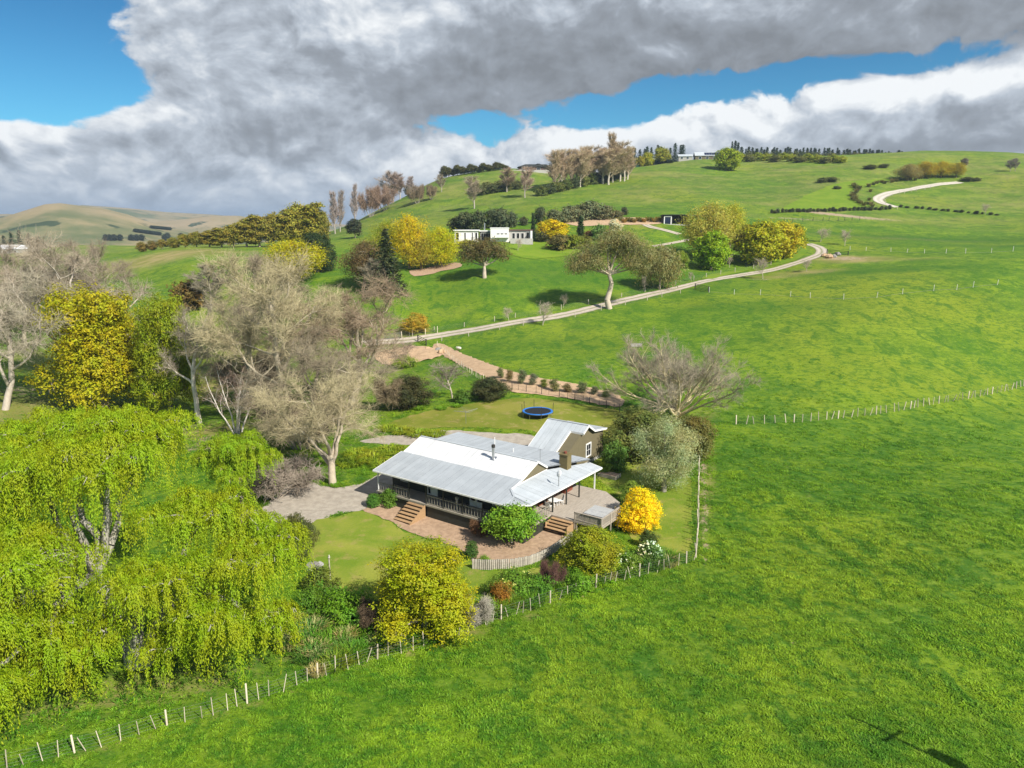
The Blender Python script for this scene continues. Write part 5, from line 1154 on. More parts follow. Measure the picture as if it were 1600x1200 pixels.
# boulders at the bend
for i, (px, py, s) in enumerate(((1288, 401, 1.1), (1296, 403, 1.4), (1303, 402, 1.0), (1309, 399, 1.2), (685, 548, .8), (690, 552, 1.0), (668, 546, .7))):
    rs = np.random.RandomState(i); p = ground(px, py); me = MB().lathe((0, 0, 0), [(0, -.3), (.8, -.2), (1.0, .3), (.7, .8), (.25, 1.0), (0, 1.02)], 9).mesh('boulder'); 
    for v in me.vertices: v.co *= 1 + rs.uniform(-.18, .18)
    lab = ['small boulder', 'tallest boulder', 'low boulder', 'dark boulder'][i % 4] + (' in the pile at the top driveway bend' if i < 4 else ' at the end of the planted strip by the black rails')
    if i == 5: lab = 'larger pale boulder at the end of the planted strip by the black rails'
    if i == 6: lab = 'pale boulder on the soil mound just left of the black rails'
    o = part('boulder', me, M_SOIL if i < 2 or i > 4 else M_STONE); o.location = p; o.scale = (s, s, s * .9); tag(o, lab, 'boulder', 'boulders along the driveway')

# ------------------------------------------------------------------ species (one mesh pair each, copied with its parts)
def lob(seed, *a, **k): return lobes_crown(np.random.RandomState(seed), *a, **k)
SP = {}
BIG = [dict(k=7, wob=.10, tip=.35, up=.03), dict(n=9, ang=48, len=.62, rr=.55, k=6, wob=.20, **{'from': .28}, up=.05, tip=.35), dict(n=6, ang=45, len=.55, rr=.55, k=5, wob=.25, tip=.35, up=.03), dict(n=5, ang=45, len=.55, rr=.55, k=3, wob=.3, tip=.4)]
SP['bare_a'] = bare_tree('bare_a', 21, 15, BIG, .40, 7000, 1.35, .015)[:2]
BIG2 = [dict(k=6, wob=.12, tip=.4), dict(n=8, ang=58, len=.75, rr=.6, k=6, wob=.22, **{'from': .22}, up=.09, tip=.35), dict(n=6, ang=50, len=.55, rr=.55, k=5, wob=.28, tip=.35), dict(n=5, ang=48, len=.55, rr=.55, k=3, wob=.3, tip=.4)]
SP['bare_b'] = bare_tree('bare_b', 33, 12, BIG2, .38, 7000, 1.35, .015)[:2]
FRONT = [dict(k=3, wob=.05, tip=.8), dict(n=5, ang=30, len=2.6, rr=.62, k=7, wob=.17, **{'from': .55}, up=.07, tip=.3, sh=.1), dict(n=6, ang=50, len=.5, rr=.5, k=5, wob=.26, tip=.35, up=.02), dict(n=5, ang=50, len=.55, rr=.55, k=4, wob=.32, tip=.4, up=-.04)]
SP['bare_front'] = bare_tree('bare_front', 47, 4.0, FRONT, .42, 6500, 1.25, .014, lean=(.05, 0, 1), droop=.12)[:2]
SPREAD = [dict(k=2, wob=.05, tip=.9), dict(n=24, ang=52, amin=.12, amax=1.5, len=4.6, rr=.34, k=8, wob=.08, **{'from': .1}, up=.035, tip=.25, sh=.1), dict(n=8, ang=26, len=.40, rr=.5, k=5, wob=.16, tip=.35, up=.05), dict(n=4, ang=34, len=.5, rr=.55, k=3, wob=.25, tip=.4, up=.03)]
SP['spread'] = bare_tree('spread', 57, 1.5, SPREAD, .46, 11000, .8, .009, up=.35, ang=.6, maxlv=3)[:2]
BIRCH = [dict(k=7, wob=.10, tip=.2, up=.03), dict(n=8, ang=35, len=.35, rr=.4, k=4, wob=.2, **{'from': .3}, up=.08, tip=.35), dict(n=4, ang=40, len=.5, rr=.5, k=3, wob=.25, tip=.4)]
SP['multi'] = bare_tree('multi', 61, 7.5, BIRCH, .10, 1300, .7, .008, lean=(.35, .35, 1), stems=6, maxlv=1)[:2]
POP = [dict(k=8, wob=.03, tip=.15), dict(n=34, ang=24, len=.36, rr=.32, k=4, wob=.10, **{'from': .12}, up=.10, tip=.3, sh=.62), dict(n=4, ang=22, len=.5, rr=.5, k=3, wob=.18, tip=.4, up=.06)]
SP['poplar'] = bare_tree('poplar', 71, 16, POP, .28, 3200, 1.3, .030, maxlv=1, up=.5, ang=.4)[:2]
POP2 = [dict(k=8, wob=.04, tip=.15), dict(n=26, ang=38, len=.40, rr=.35, k=4, wob=.14, **{'from': .2}, up=.07, tip=.3, sh=.5), dict(n=4, ang=32, len=.5, rr=.5, k=3, wob=.2, tip=.4, up=.04)]
SP['poplar_wide'] = bare_tree('poplar_wide', 72, 14, POP2, .26, 3600, 1.3, .030, maxlv=1, up=.35, ang=.5)[:2]
SAP = [dict(k=4, wob=.05, tip=.4), dict(n=9, ang=42, len=.6, rr=.5, k=3, wob=.2, **{'from': .3}, up=.06, tip=.3), dict(n=4, ang=40, len=.5, rr=.5, k=2, wob=.25, tip=.4)]
SP['sapling'] = bare_tree('sapling', 81, 3.2, SAP, .07, 600, .6, .012, maxlv=1)[:2]
LEAN = [dict(k=7, wob=.07, tip=.45), dict(n=7, ang=34, len=.55, rr=.6, k=5, wob=.16, **{'from': .38}, up=.05, tip=.3), dict(n=6, ang=42, len=.5, rr=.5, k=4, wob=.25, tip=.4), dict(n=3, ang=42, len=.5, rr=.5, k=3, wob=.3, tip=.4)]
SP['leaner'] = bare_tree('leaner', 93, 9, LEAN, .30, 1800, .9, .012, lean=(-.26, 0, 1))[:2]
SP['bare_bush'] = bare_tree('bare_bush', 83, 3.6, BIRCH, .06, 4200, .8, .018, lean=(.75, .75, 1), stems=9, maxlv=1)[:2]
SP['gold'] = leafy('gold', 101, lob(1, 4.4, .2, 8.6, 24, prof=lambda t: 1.05 - .5 * t + .10 * math.sin(t * 9), lr=(.24, .40)), 3600, 15, .185, .10, .20, jit=.3, trunk_r=.28, trunk_h=1.6)
SP['gold_b'] = leafy('gold_b', 102, lob(2, 3.2, .0, 5.6, 14, lr=(.30, .50)), 1700, 14, .20, .10, .17, trunk_r=.2, trunk_h=.8, flat=.85)
SP['round'] = leafy('round', 103, lob(3, 2.4, -.2, 3.9, 10, lr=(.42, .58)), 1300, 14, .17, .085, .13, trunk_r=.12, trunk_h=.5, flat=.9, jit=.12)
SP['olive'] = leafy('olive', 104, lob(4, 3.2, .3, 6.6, 14), 2400, 12, .20, .045, .24, trunk_r=.22, trunk_h=1.5, up=.3, jit=.3)
SP['dense'] = leafy('dense', 105, lob(5, 4.0, .2, 6.4, 15), 1700, 13, .26, .13, .22, trunk_r=.25, trunk_h=1.4)
SP['wall_vine'] = leafy('wall_vine', 106, lob(6, 2.2, .8, 3.6, 11, lr=(.3, .5)), 900, 13, .20, .12, .2, trunk_r=.09, trunk_h=1.3, inner=.4)
SP['far_a'] = leafy('far_a', 111, lob(11, 4.8, 1.0, 11.5, 15), 800, 9, .62, .34, .42, trunk_r=.3, trunk_h=3)
SP['far_b'] = leafy('far_b', 112, lob(12, 4.2, .3, 9.0, 13, lr=(.34, .5)), 800, 9, .55, .30, .38, trunk_r=.25, trunk_h=1.6)
SP['far_c'] = leafy('far_c', 113, lob(13, 3.6, 1.6, 8.5, 10, lr=(.3, .44)), 620, 9, .5, .28, .34, trunk_r=.22, trunk_h=2.6)
SP['fluffy'] = leafy('fluffy', 114, lob(14, 5.0, 1.2, 10.5, 16), 1700, 8, .42, .12, .5, trunk_r=.3, trunk_h=2.4, jit=.35, up=.3)
SP['tall_a'] = leafy('tall_a', 115, lob(15, 3.4, .6, 14, 15, prof=lambda t: 1.0 - .35 * t), 800, 9, .62, .30, .42, trunk_r=.3, trunk_h=3)
SP['umbrella'] = leafy('umbrella', 116, np.array([[-2.6, 0, 5.2, 2.0], [-1.2, .8, 6.2, 1.9], [.6, -.6, 6.4, 2.0], [2.2, .4, 5.6, 2.1], [3.0, -.5, 4.6, 1.5], [-3.2, -.4, 4.3, 1.5], [.8, 1.6, 5.4, 1.8], [-.6, -1.8, 5.2, 1.6], [-1.0, 0, 4.4, 1.3]]), 950, 10, .34, .14, .34, trunk_r=.34, trunk_h=2.4, jit=.25)
gl = np.array([[-5.6, 0, 12.0, 2.6], [-3.4, 1, 14.2, 2.7], [-.6, 0, 16.2, 2.6], [2.2, -.5, 17.4, 2.5], [4.8, .6, 15.6, 2.6], [6.4, 0, 13.2, 2.2], [-6.4, -1, 10.6, 1.8], [-2.6, -1.6, 11.6, 2.0], [1.8, 1.5, 13.8, 2.2], [3.8, -1, 11.6, 1.9], [.2, 2, 18.6, 1.6], [5.6, 0, 10.2, 1.6]])
SP['gum'] = leafy('gum', 117, gl, 3400, 9, .40, .12, .5, trunk_r=.5, trunk_h=8.5, jit=.4, up=.2, droop=.35, inner=.4)
SP['weep'] = leafy('weep', 118, lob(17, 3.4, 1.5, 7.5, 12), 900, 10, .42, .12, .42, trunk_r=.15, trunk_h=2.6, droop=.9, up=.1)
SP['pine_a'] = conifer('pine_a', 121, 12, 2.9, 15, 8, .75); SP['pine_b'] = conifer('pine_b', 122, 12, 2.4, 13, 7, .75, droop=.4)
SP['cypress'] = leafy('cypress', 123, np.array([[0, 0, .4 + i * .62, .62 * math.sin(min(1, .35 + i * .11) * 2.6) ** .7 + .08] for i in range(10)]), 600, 8, .35, .14, .14, trunk_r=.08, trunk_h=.5, limbs=False, flat=1.1)
SP['droopy'] = conifer('droopy', 124, 13, 3.4, 17, 9, .75, .25, .55)
SP['shrub_a'] = leafy('shrub_a', 131, lob(21, 1.3, -.2, 1.9, 8, lr=(.4, .58)), 420, 10, .20, .09, .13, zmin=.05, trunk_r=.05, trunk_h=.25)
SP['shrub_b'] = leafy('shrub_b', 132, lob(22, 1.5, -.2, 1.5, 8, lr=(.36, .55)), 420, 10, .20, .08, .15, zmin=.05, trunk_r=.05, trunk_h=.2, jit=.3)
SP['shrub_far'] = leafy('shrub_far', 133, lob(23, 2.4, -.3, 3.4, 9, lr=(.4, .56)), 330, 8, .42, .22, .24, zmin=.05, trunk_r=.1, trunk_h=.4)
SP['young'] = leafy('young', 134, lob(24, .55, .2, 2.0, 7, lr=(.4, .6)), 220, 9, .17, .06, .14, zmin=.1, trunk_r=.035, trunk_h=.4)
SP['topiary'] = leafy('topiary', 135, np.array([[0, 0, .95, .62], [0, 0, .55, .6], [0, 0, 1.35, .52]]), 900, 8, .09, .05, .04, zmin=.03, trunk_r=.06, trunk_h=.3, jit=.02, limbs=False, flat=1.0)
STEM = SP['shrub_a'][0]
FLAX = blades('flax', 141, 90, 1.7, .10, .45, .7); AGAP = blades('agapanthus', 142, 260, .75, .06, .8, 1.0); REED = blades('tussock', 143, 160, .9, .03, .4, .5)
def clump(name, me, px, py, s, label, col, cat='plant', group=None, rz=0.0, sx=None, yd=None):
    p = onray(px, py, yd) if yd else ground(px, py); o = part(name, me, None, None, col, p, (0, 0, rz), (sx or s, sx or s, s)); return tag(o, label, cat, group)
ORD = ['first', 'second', 'third', 'fourth', 'fifth', 'sixth', 'seventh', 'eighth', 'ninth', 'tenth', 'eleventh', 'twelfth', 'thirteenth', 'fourteenth', 'fifteenth', 'sixteenth', 'seventeenth', 'eighteenth', 'nineteenth', 'twentieth']
TAN, GREY, BROWN, PALE = (.40, .34, .20), (.40, .345, .255), (.22, .16, .105), (.46, .40, .31)

# ------------------------------------------------------------------ near trees
def place(name, kind, p, label, cat, col, bark, rz=0, s=(1, 1, 1), trunk='trunk', crown='crown'):
    o = thing(name, label, cat, p, rz, None, s); part(trunk, kind[0], None, o, bark); part(crown, kind[1], None, o, col); return o
wl = willow('willow', 201, 19, [(-1.0, 2, 14.8, 4.4, 8), (-5.5, 1.5, 14.0, 4.4, 9), (4.4, 2.5, 10.2, 3.8, 8), (-9.5, 0, 11.8, 4.2, 9), (7.9, -.5, 8.2, 3.2, 7.5), (-3.4, -3.4, 9.8, 3.9, 8), (3.4, -3.6, 7.8, 3.3, 6.0), (-8.0, -4.6, 8.2, 3.6, 9), (-4.2, -8.6, 4.6, 2.6, 6), (-10.5, -6.0, 6.4, 3.0, 7), (8.4, 3.2, 8.0, 2.5, 7), (-2.1, -4.9, 6.2, 2.0, 7.5), (-2.0, -4.7, 3.4, 1.9, 5.5), (6.4, -1.6, 4.0, 2.2, 5.5), (3.8, -3.0, 3.4, 1.7, 4.5), (9.6, .4, 3.8, 2.0, 5), (-8.6, -4.2, 3.8, 2.5, 5), (-5.4, -4.6, 3.6, 2.0, 5), (-1.0, -3.0, 5.2, 1.4, 3.5), (-12.5, 3, 10.0, 3.8, 9), (-1, 6.5, 14.4, 4.0, 7), (-5.6, -6.8, 6.6, 2.9, 7), (7.2, -3.6, 5.8, 2.6, 6), (-7, 6, 15.0, 4.0, 8), (-12, 7, 12.5, 4, 8), (.4, -5.0, 4.7, 1.9, 3.0), (-3.5, 6, 15.6, 3.4, 6)], 14500, leaf=(.19, .06), per=36, trunk_r=.6,
            stems=[(0, 0, 5.0, .3, .5), (0, 0, 6.5, -2.4, 1.0), (.3, 0, 4.6, 2.6, .8)])
wp = ground(214, 1040)
place('weeping_willow', wl, wp, 'huge lime green weeping willow hanging to the grass at the left of the garden fence', 'tree', (.225, .285, .006), (.34, .32, .26), 0.0)
w2 = willow('young_willow', 202, 11, [(0, 0, 8.6, 2.9, 4.2), (1.9, .6, 7.6, 2.2, 3.6), (-1.8, .5, 7.4, 2.3, 4.0), (.3, -1.3, 6.8, 2.0, 3.4)], 1700, leaf=(.2, .06), per=32, trunk_r=.2, stems=[(0, 0, 4.6, .5, 0)])
place('willow', w2, onray(374, 790, 66), 'smaller lime willow with a bent bare trunk just behind the huge weeping willow', 'tree', (.205, .290, .008), (.36, .27, .21))
plant('bare_tree', SP['bare_front'], 520, 757, 566, 225, 'pale barked bare tree with forked trunk beside the gravel near the homestead', col=TAN, bark=(.46, .39, .29), rz=0.9, crown='twigs')
plant('bare_tree', SP['bare_a'], 455, 668, 392, 215, 'tallest grey tan bare tree in the middle of the twiggy thicket', col=TAN, bark=GREY, rz=.3, crown='twigs')
plant('bare_tree', SP['bare_b'], 548, 640, 432, 190, 'wide pinkish tan bare tree at the driveway side of the twiggy thicket', col=(0.317, 0.238, 0.158), bark=GREY, rz=2.0, crown='twigs')
plant('bare_tree', SP['bare_a'], 385, 640, 470, 170, 'greyish bare tree at the willow side of the twiggy thicket', col=(0.274, 0.230, 0.158), bark=GREY, rz=3.4, crown='twigs')
plant('bare_tree', SP['bare_b'], 500, 690, 520, 190, 'low spreading bare tree directly behind the pale forked one', col=(0.259, 0.216, 0.144), bark=GREY, rz=4.3, crown='twigs')
plant('bare_tree', SP['bare_a'], 430, 596, 398, 170, 'bare tree at the back of the thicket under the yellow tree', col=(0.274, 0.223, 0.151), bark=GREY, rz=5.0, crown='twigs')
plant('birch_clump', SP['multi'], 372, 678, 566, 110, 'clump of slender white stemmed bare birches behind the smaller willow', col=(0.259, 0.180, 0.137), bark=(.66, .60, .52), crown='twigs', trunk='stems', rz=.5)
plant('brush_heap', SP['bare_bush'], 428, 778, 712, 110, 'low tangle of bare grey branches on the gravel beside the smaller willow', 'shrub', (0.288, 0.238, 0.187), (.42, .36, .30), rz=1.0, crown='twigs', trunk='stems')
plant('bare_shrub', SP['bare_bush'], 470, 700, 610, 130, 'brown twiggy thicket shrub left of the pale forked tree', 'shrub', (0.216, 0.166, 0.115), (.3, .25, .2), rz=2.0, crown='twigs', trunk='stems')
plant('bare_shrub', SP['bare_bush'], 400, 620, 550, 110, 'tan twiggy shrub beneath the greyish bare tree', 'shrub', (0.238, 0.187, 0.122), (.3, .25, .2), rz=3.0, crown='twigs', trunk='stems')
plant('bare_tree', SP['spread'], 1056, 655, 520, 205, 'wide fan shaped bare tree with yellow lichen on its limbs behind the garage shrubs', col=(0.302, 0.259, 0.187), bark=(.56, .47, .27), rz=.6, crown='twigs')
# far left bare trees and golden evergreen
plant('bare_tree', SP['bare_b'], 112, 606, 366, 215, 'big silvery bare tree behind the golden evergreen on the left', col=(0.335, 0.278, 0.205), bark=(.50, .44, .36), rz=1.2, crown='twigs')
plant('bare_tree', SP['bare_b'], 8, 640, 428, 190, 'low spreading bare tree cut by the left edge of the picture', col=(0.373, 0.326, 0.242), bark=(.44, .38, .31), rz=2.7, crown='twigs')
plant('bare_tree', SP['bare_a'], 165, 520, 374, 100, 'brownish bare tree showing above the golden evergreen', col=(0.289, 0.230, 0.169), bark=GREY, rz=.2, crown='twigs')
plant('bare_tree', SP['bare_a'], 40, 540, 372, 120, 'brownish bare tree below the long white roofed building', col=(0.289, 0.230, 0.169), bark=GREY, rz=4.2, crown='twigs')
plant('golden_evergreen', SP['gold'], 163, 640, 448, 158, 'broad golden olive evergreen tree behind the huge weeping willow', col=(.285, .255, .006), rz=.4)
plant('golden_evergreen', SP['gold'], 268, 648, 462, 88, 'greener golden evergreen beside the pale leaning bare trunk', col=(.19, .215, .008), rz=2.2)
plant('bare_tree', SP['leaner'], 312, 662, 462, 118, 'leaning pale trunked bare tree against the golden evergreen', col=(0.302, 0.252, 0.187), bark=(.62, .55, .44), rz=.0, crown='twigs')
plant('shrub', SP['shrub_far'], 296, 482, 438, 62, 'rounded brown green shrub in the field behind the golden evergreen', 'shrub', (.13, .085, .025), rz=1.0)
plant('bare_tree', SP['poplar_wide'], 330, 484, 412, 52, 'thin pale bare tree in the field beside the rounded brown shrub', col=(0.302, 0.259, 0.194), bark=PALE, crown='twigs')
# garden trees and shrubs near the fence
plant('golden_shrub_tree', SP['gold'], 664, 990, 850, 152, 'large yellow green magnolia like tree standing at the near fence below the front lawn', col=(.27, .265, .006), bark=(.35, .30, .25), rz=1.1)
plant('golden_shrub', SP['gold_b'], 925, 892, 827, 92, 'rounded olive and gold shrub below the deck rail', 'shrub', (.21, .22, .010), rz=2.4)
plant('yellow_shrub', SP['round'], 1000, 828, 764, 66, 'bright egg yolk yellow flowering shrub beside the deck', 'shrub', (.62, .46, .006), rz=.3)
plant('green_shrub', SP['round'], 988, 786, 752, 38, 'light green shrub tucked behind the bright yellow flowering one', 'shrub', (.15, .22, .03), rz=1.3)
plant('grey_shrub_tree', SP['olive'], 1037, 768, 654, 98, 'grey green feathery shrub tree on the side lawn', 'shrub', (.30, .31, .18), (.3, .27, .22), rz=.5)
plant('dark_evergreen', SP['dense'], 1000, 712, 640, 108, 'dark olive evergreen mass against the garage end wall', col=(.115, .13, .03), rz=1.7)
plant('dark_evergreen', SP['dense'], 1072, 716, 650, 75, 'olive brown evergreen shrub at the side fence under the lichened bare tree', col=(.13, .115, .03), rz=3.1)
plant('green_shrub', SP['shrub_a'], 958, 734, 690, 42, 'leafy pale green shrub at the corner of the garage', 'shrub', (.10, .17, .03), rz=.7)
plant('green_shrub', SP['shrub_b'], 944, 738, 722, 24, 'small lime shrub against the garage foundation', 'shrub', (.17, .24, .02), rz=.2)
plant('climber', SP['young'], 899, 722, 682, 30, 'yellow green climber on the garage front wall above the chimney', 'plant', (.20, .22, .02), rz=.2)
plant('garden_tree', SP['wall_vine'], 800, 848, 788, 80, 'bright green leafy small tree covering the verandah corner', col=(.135, .24, .018), bark=(.45, .40, .33), rz=.2)
plant('green_shrub', SP['shrub_a'], 608, 790, 764, 30, 'small leafy shrub at the left verandah skirt', 'shrub', (.085, .165, .02), rz=.2)
plant('green_shrub', SP['topiary'], 584, 792, 772, 22, 'small clipped green ball shrub at the gravel edge by the verandah', 'shrub', (.075, .16, .02), rz=.2)
plant('brown_shrub', SP['bare_bush'], 747, 838, 814, 28, 'small russet twiggy bush against the verandah skirt', 'shrub', (0.173, 0.094, 0.050), (.2, .12, .08), crown='twigs', trunk='stems')
plant('topiary', SP['topiary'], 737, 873, 846, 20, 'dark green clipped oval topiary at the end of the retaining wall', 'shrub', (.055, .10, .018))
plant('green_shrub', SP['shrub_b'], 757, 881, 868, 22, 'low bright green shrub on the bed just above the retaining wall', 'shrub', (.12, .22, .02))
plant('dark_shrub', SP['gold_b'], 462, 872, 806, 62, 'dark glossy shrub squeezed between the huge willow and the front lawn', 'shrub', (.085, .090, .028), rz=1.0)
plant('dark_shrub', SP['gold_b'], 640, 636, 588, 72, 'dark olive rounded shrub at the left of the clothesline lawn', 'shrub', (.060, .058, .024), rz=2.0)
plant('twiggy_shrub', SP['bare_bush'], 612, 640, 590, 60, 'tan bare shrub leaning on the dark olive one', 'shrub', (0.259, 0.202, 0.122), TAN, rz=1.2, crown='twigs', trunk='stems')
plant('dark_shrub', SP['gold_b'], 763, 624, 590, 56, 'dark olive rounded shrub left of the trampoline', 'shrub', (.058, .062, .024), rz=.4)
plant('green_shrub', SP['shrub_a'], 722, 628, 608, 34, 'leafy green shrub beside the dark shrub left of the trampoline', 'shrub', (.085, .15, .02), rz=.4)
plant('bare_tree', SP['sapling'], 707, 622, 562, 60, 'small bare garden tree with a pale trunk between the two dark shrubs', col=(0.245, 0.202, 0.158), bark=PALE, crown='twigs')
plant('green_shrub', SP['shrub_b'], 634, 572, 556, 44, 'yellow green shrub on the bank under the soil mound', 'shrub', (.15, .20, .02))
plant('twiggy_shrub', SP['sapling'], 640, 560, 532, 30, 'small bare shrub growing on the soil mound', 'shrub', (0.288, 0.216, 0.173), TAN, crown='twigs', trunk='stems')
plant('dark_shrub', SP['shrub_a'], 1011, 856, 828, 30, 'small dark shrub between the yellow shrub and the white flowers', 'shrub', (.06, .085, .02))
def flowers(name, px, py, pytop, w, label, leafc, n, seed, petal=(.80, .78, .72), fs=.16):
    o = plant(name, SP['shrub_b'], px, py, pytop, w, label, 'shrub', leafc); h0, w0 = dims(*SP['shrub_b']); rs = np.random.RandomState(seed)
    d = unit(rs.normal(size=(n, 3)) * [1, 1, .6] + [0, -.5, .6]); C = d * [w0 * .5, w0 * .5, h0 * .55] * rs.uniform(.7, 1.02, (n, 1)) + [0, 0, h0 * .45]
    C = np.repeat(C, 4, 0) + rs.normal(0, .06, (n * 4, 3)); g = Geo(); g.add(*leafquads(C, rs.normal(size=C.shape) + [0, -.3, .7], fs, fs, rs)); part('blossom', g.mesh('blossom', False, M_FOL), None, o, petal, kind='stuff')
flowers('white_flowered_shrub', 1014, 876, 846, 46, 'mounded shrub thick with white flowers near the fence corner', (.09, .14, .03), 55, 1)
flowers('white_flowered_shrub', 975, 890, 858, 52, 'loose shrub with scattered white flowers next to the olive and gold shrub', (.11, .18, .02), 18, 2)
flowers('lily_clump', 806, 916, 893, 70, 'broad leafy lily bed with pale yellow blooms behind the fence', (.12, .20, .02), 26, 3, (.65, .62, .20), .12)
flowers('white_flowered_shrub', 938, 900, 884, 30, 'small plant with few white flowers at the foot of the olive and gold shrub', (.10, .18, .02), 8, 4)
plant('red_brown_shrub', SP['bare_bush'], 860, 918, 876, 36, 'purplish brown twiggy shrub in the fence border', 'shrub', (0.137, 0.072, 0.058), (.2, .12, .1), crown='twigs', trunk='stems', rz=1)
plant('green_shrub', SP['shrub_b'], 842, 922, 896, 44, 'lush green shrub left of the purplish brown one', 'shrub', (.095, .19, .018), rz=1)
plant('orange_shrub', SP['shrub_b'], 782, 940, 908, 32, 'orange tinged shrub beside the large yellow green tree', 'shrub', (.24, .12, .02), rz=1)
plant('green_shrub', SP['shrub_b'], 768, 930, 905, 30, 'mid green shrub behind the orange tinged one', 'shrub', (.10, .16, .02), rz=2)
plant('green_shrub', SP['shrub_b'], 905, 922, 896, 54, 'bright strap leaved green shrub right of the purplish brown one', 'shrub', (.12, .22, .015), rz=3)
plant('bare_shrub', SP['bare_bush'], 585, 985, 940, 50, 'brown dying shrub at the left foot of the large yellow green tree', 'shrub', (0.144, 0.101, 0.065), (.2, .15, .1), crown='twigs', trunk='stems')
plant('bare_shrub', SP['bare_bush'], 742, 975, 938, 60, 'silvery lichened twig shrub at the right foot of the large yellow green tree', 'shrub', (0.331, 0.302, 0.238), (.45, .4, .33), crown='twigs', trunk='stems', rz=2)
plant('green_shrub', SP['shrub_a'], 500, 925, 888, 56, 'olive green shrub at the lawn corner by the bird post', 'shrub', (.10, .13, .02), rz=2)
plant('green_shrub', SP['shrub_b'], 536, 968, 918, 78, 'tall lush green shrub below the front lawn', 'shrub', (.10, .20, .012), rz=1)
plant('green_shrub', SP['shrub_b'], 486, 958, 915, 54, 'rough green shrub between the huge willow and the lush shrub', 'shrub', (.085, .165, .015), rz=2)
plant('green_shrub', SP['shrub_b'], 565, 962, 934, 40, 'shaded green shrub against the large yellow green tree', 'shrub', (.08, .17, .015), rz=3)
for i, (px, py, s, lab) in enumerate(((655, 680, 1.2, 'behind the main ridge'), (680, 680, 1.1, 'at the back path end'), (630, 676, 1.2, 'near the twiggy thicket'), (606, 672, 1.1, 'under the twiggy thicket'), (560, 712, 1.3, 'beside the pale forked tree'), (585, 718, 1.4, 'at the left roof corner'), (610, 706, 1.3, 'along the back path edge'), (548, 726, 1.2, 'closest to the pale forked trunk'), (600, 728, 1.2, 'just behind the left eave'))):
    clump('agapanthus', AGAP, px, py, s, 'yellow green strap leaved clump ' + lab, (.20, .24, .015), group='strap leaved clumps behind the homestead', rz=i * 1.3, sx=s * 1.5)
for i, (px, py, s, lab) in enumerate(((715, 636, .9, 'under the leafy green shrub'), (690, 640, .9, 'on the back lawn edge'), (655, 640, 1.0, 'at the foot of the dark olive shrub'), (893, 930, 1.0, 'between fence and bright strap leaved shrub'), (940, 912, .9, 'by the small white flowered plant'), (760, 950, .9, 'under the silvery twig shrub'), (520, 985, 1.1, 'in the rough grass below the lush shrub'), (526, 760, .7, 'at the foot of the pale forked trunk'))):
    clump('strap_plant', AGAP, px, py, s, 'bright green strap leaved plant ' + lab, (.13, .23, .012), group='bright strap leaved plants in the garden', rz=i * 1.1)
rs = np.random.RandomState(31)
FB = [(470, 1062), (520, 1046), (578, 1024), (630, 1012), (701, 988), (764, 964), (830, 944), (868, 930), (911, 917), (947, 905), (985, 896), (1039, 882), (1080, 870)]
TG = {}
for i in range(64):
    f = rs.uniform(0, len(FB) - 1.01); k = int(f); f -= k; px = FB[k][0] + (FB[k + 1][0] - FB[k][0]) * f; py = FB[k][1] + (FB[k + 1][1] - FB[k][1]) * f - abs(rs.normal(0, 14)) + 4
    c = [('dry straw', (.34, .29, .13)), ('lush green', (.10, .20, .015)), ('bluish green', (.08, .16, .03)), ('yellow green', (.17, .22, .02))][int(rs.choice(4, p=[.22, .33, .25, .2]))]
    clump('grass_tussock', REED, px, py, rs.uniform(.8, 1.5), c[0] + ' grass tussock in the rough border along the garden fence', c[1], group=c[0] + ' tussocks along the garden fence', rz=i, sx=rs.uniform(1.2, 2.2))
for i in range(26):
    px, py = rs.uniform(452, 590), rs.uniform(945, 1040); py = min(py, 1062 - (px - 470) * .34 - 8)
    c = [('dry straw', (.34, .29, .13)), ('lush green', (.10, .21, .015)), ('bluish green', (.08, .17, .03))][i % 3]
    clump('grass_tussock', REED, px, py, rs.uniform(.9, 1.6), c[0] + ' grass tussock in the rough ground beside the huge willow', c[1], group=c[0] + ' tussocks beside the huge willow', rz=i, sx=rs.uniform(1.4, 2.4))
for i, (px, py, h, w, lab) in enumerate(((782, 592, 18, 9, 'sparse pale'), (796, 597, 20, 10, 'thin brown'), (816, 601, 24, 12, 'tall grey green'), (833, 603, 20, 11, 'grey'), (850, 606, 14, 10, 'short'), (866, 612, 20, 14, 'wide olive'), (886, 614, 15, 12, 'bright low'), (909, 616, 20, 14, 'dense grey'), (929, 617, 14, 11, 'yellow green'), (948, 622, 16, 12, 'last'))):
    plant('young_shrub', SP['young'], px, py, py - h, w * 1.25, lab + ' young shrub in the planted soil strip, ' + ORD[i] + ' counting from its gate end', 'shrub', [(.15, .15, .06), (.16, .13, .06), (.12, .14, .07), (.13, .13, .08), (.12, .16, .03)][i % 5], group='young shrubs in the planted strip', rz=i)
# ------------------------------------------------------------------ middle distance
plant('gum_tree', SP['gum'], 952, 482, 358, 128, 'tall pale trunked gum tree beside the long driveway', col=(.195, .175, .075), bark=(.48, .40, .31), rz=0)
plant('weeping_tree', SP['weep'], 1030, 452, 384, 66, 'olive weeping tree right of the tall gum', col=(.21, .19, .08), bark=(.3, .26, .2), rz=1)
plant('spreading_tree', SP['umbrella'], 757, 434, 371, 76, 'lone brown green spreading tree in the paddock below the white house', col=(.12, .095, .035), bark=(.45, .38, .3), rz=.2)
plant('drooping_conifer', SP['droopy'], 605, 459, 358, 58, 'dark drooping conifer standing at the paddock edge', col=(.055, .065, .030), bark=(.12, .1, .08), rz=.2)
plant('brown_tree', SP['fluffy'], 570, 448, 376, 64, 'brown feathery tree left of the drooping conifer', col=(.14, .095, .045), rz=1)
plant('bare_tree', SP['poplar_wide'], 588, 462, 404, 36, 'slim pale trunked tree beside the drooping conifer', col=(0.245, 0.209, 0.144), bark=PALE, crown='twigs')
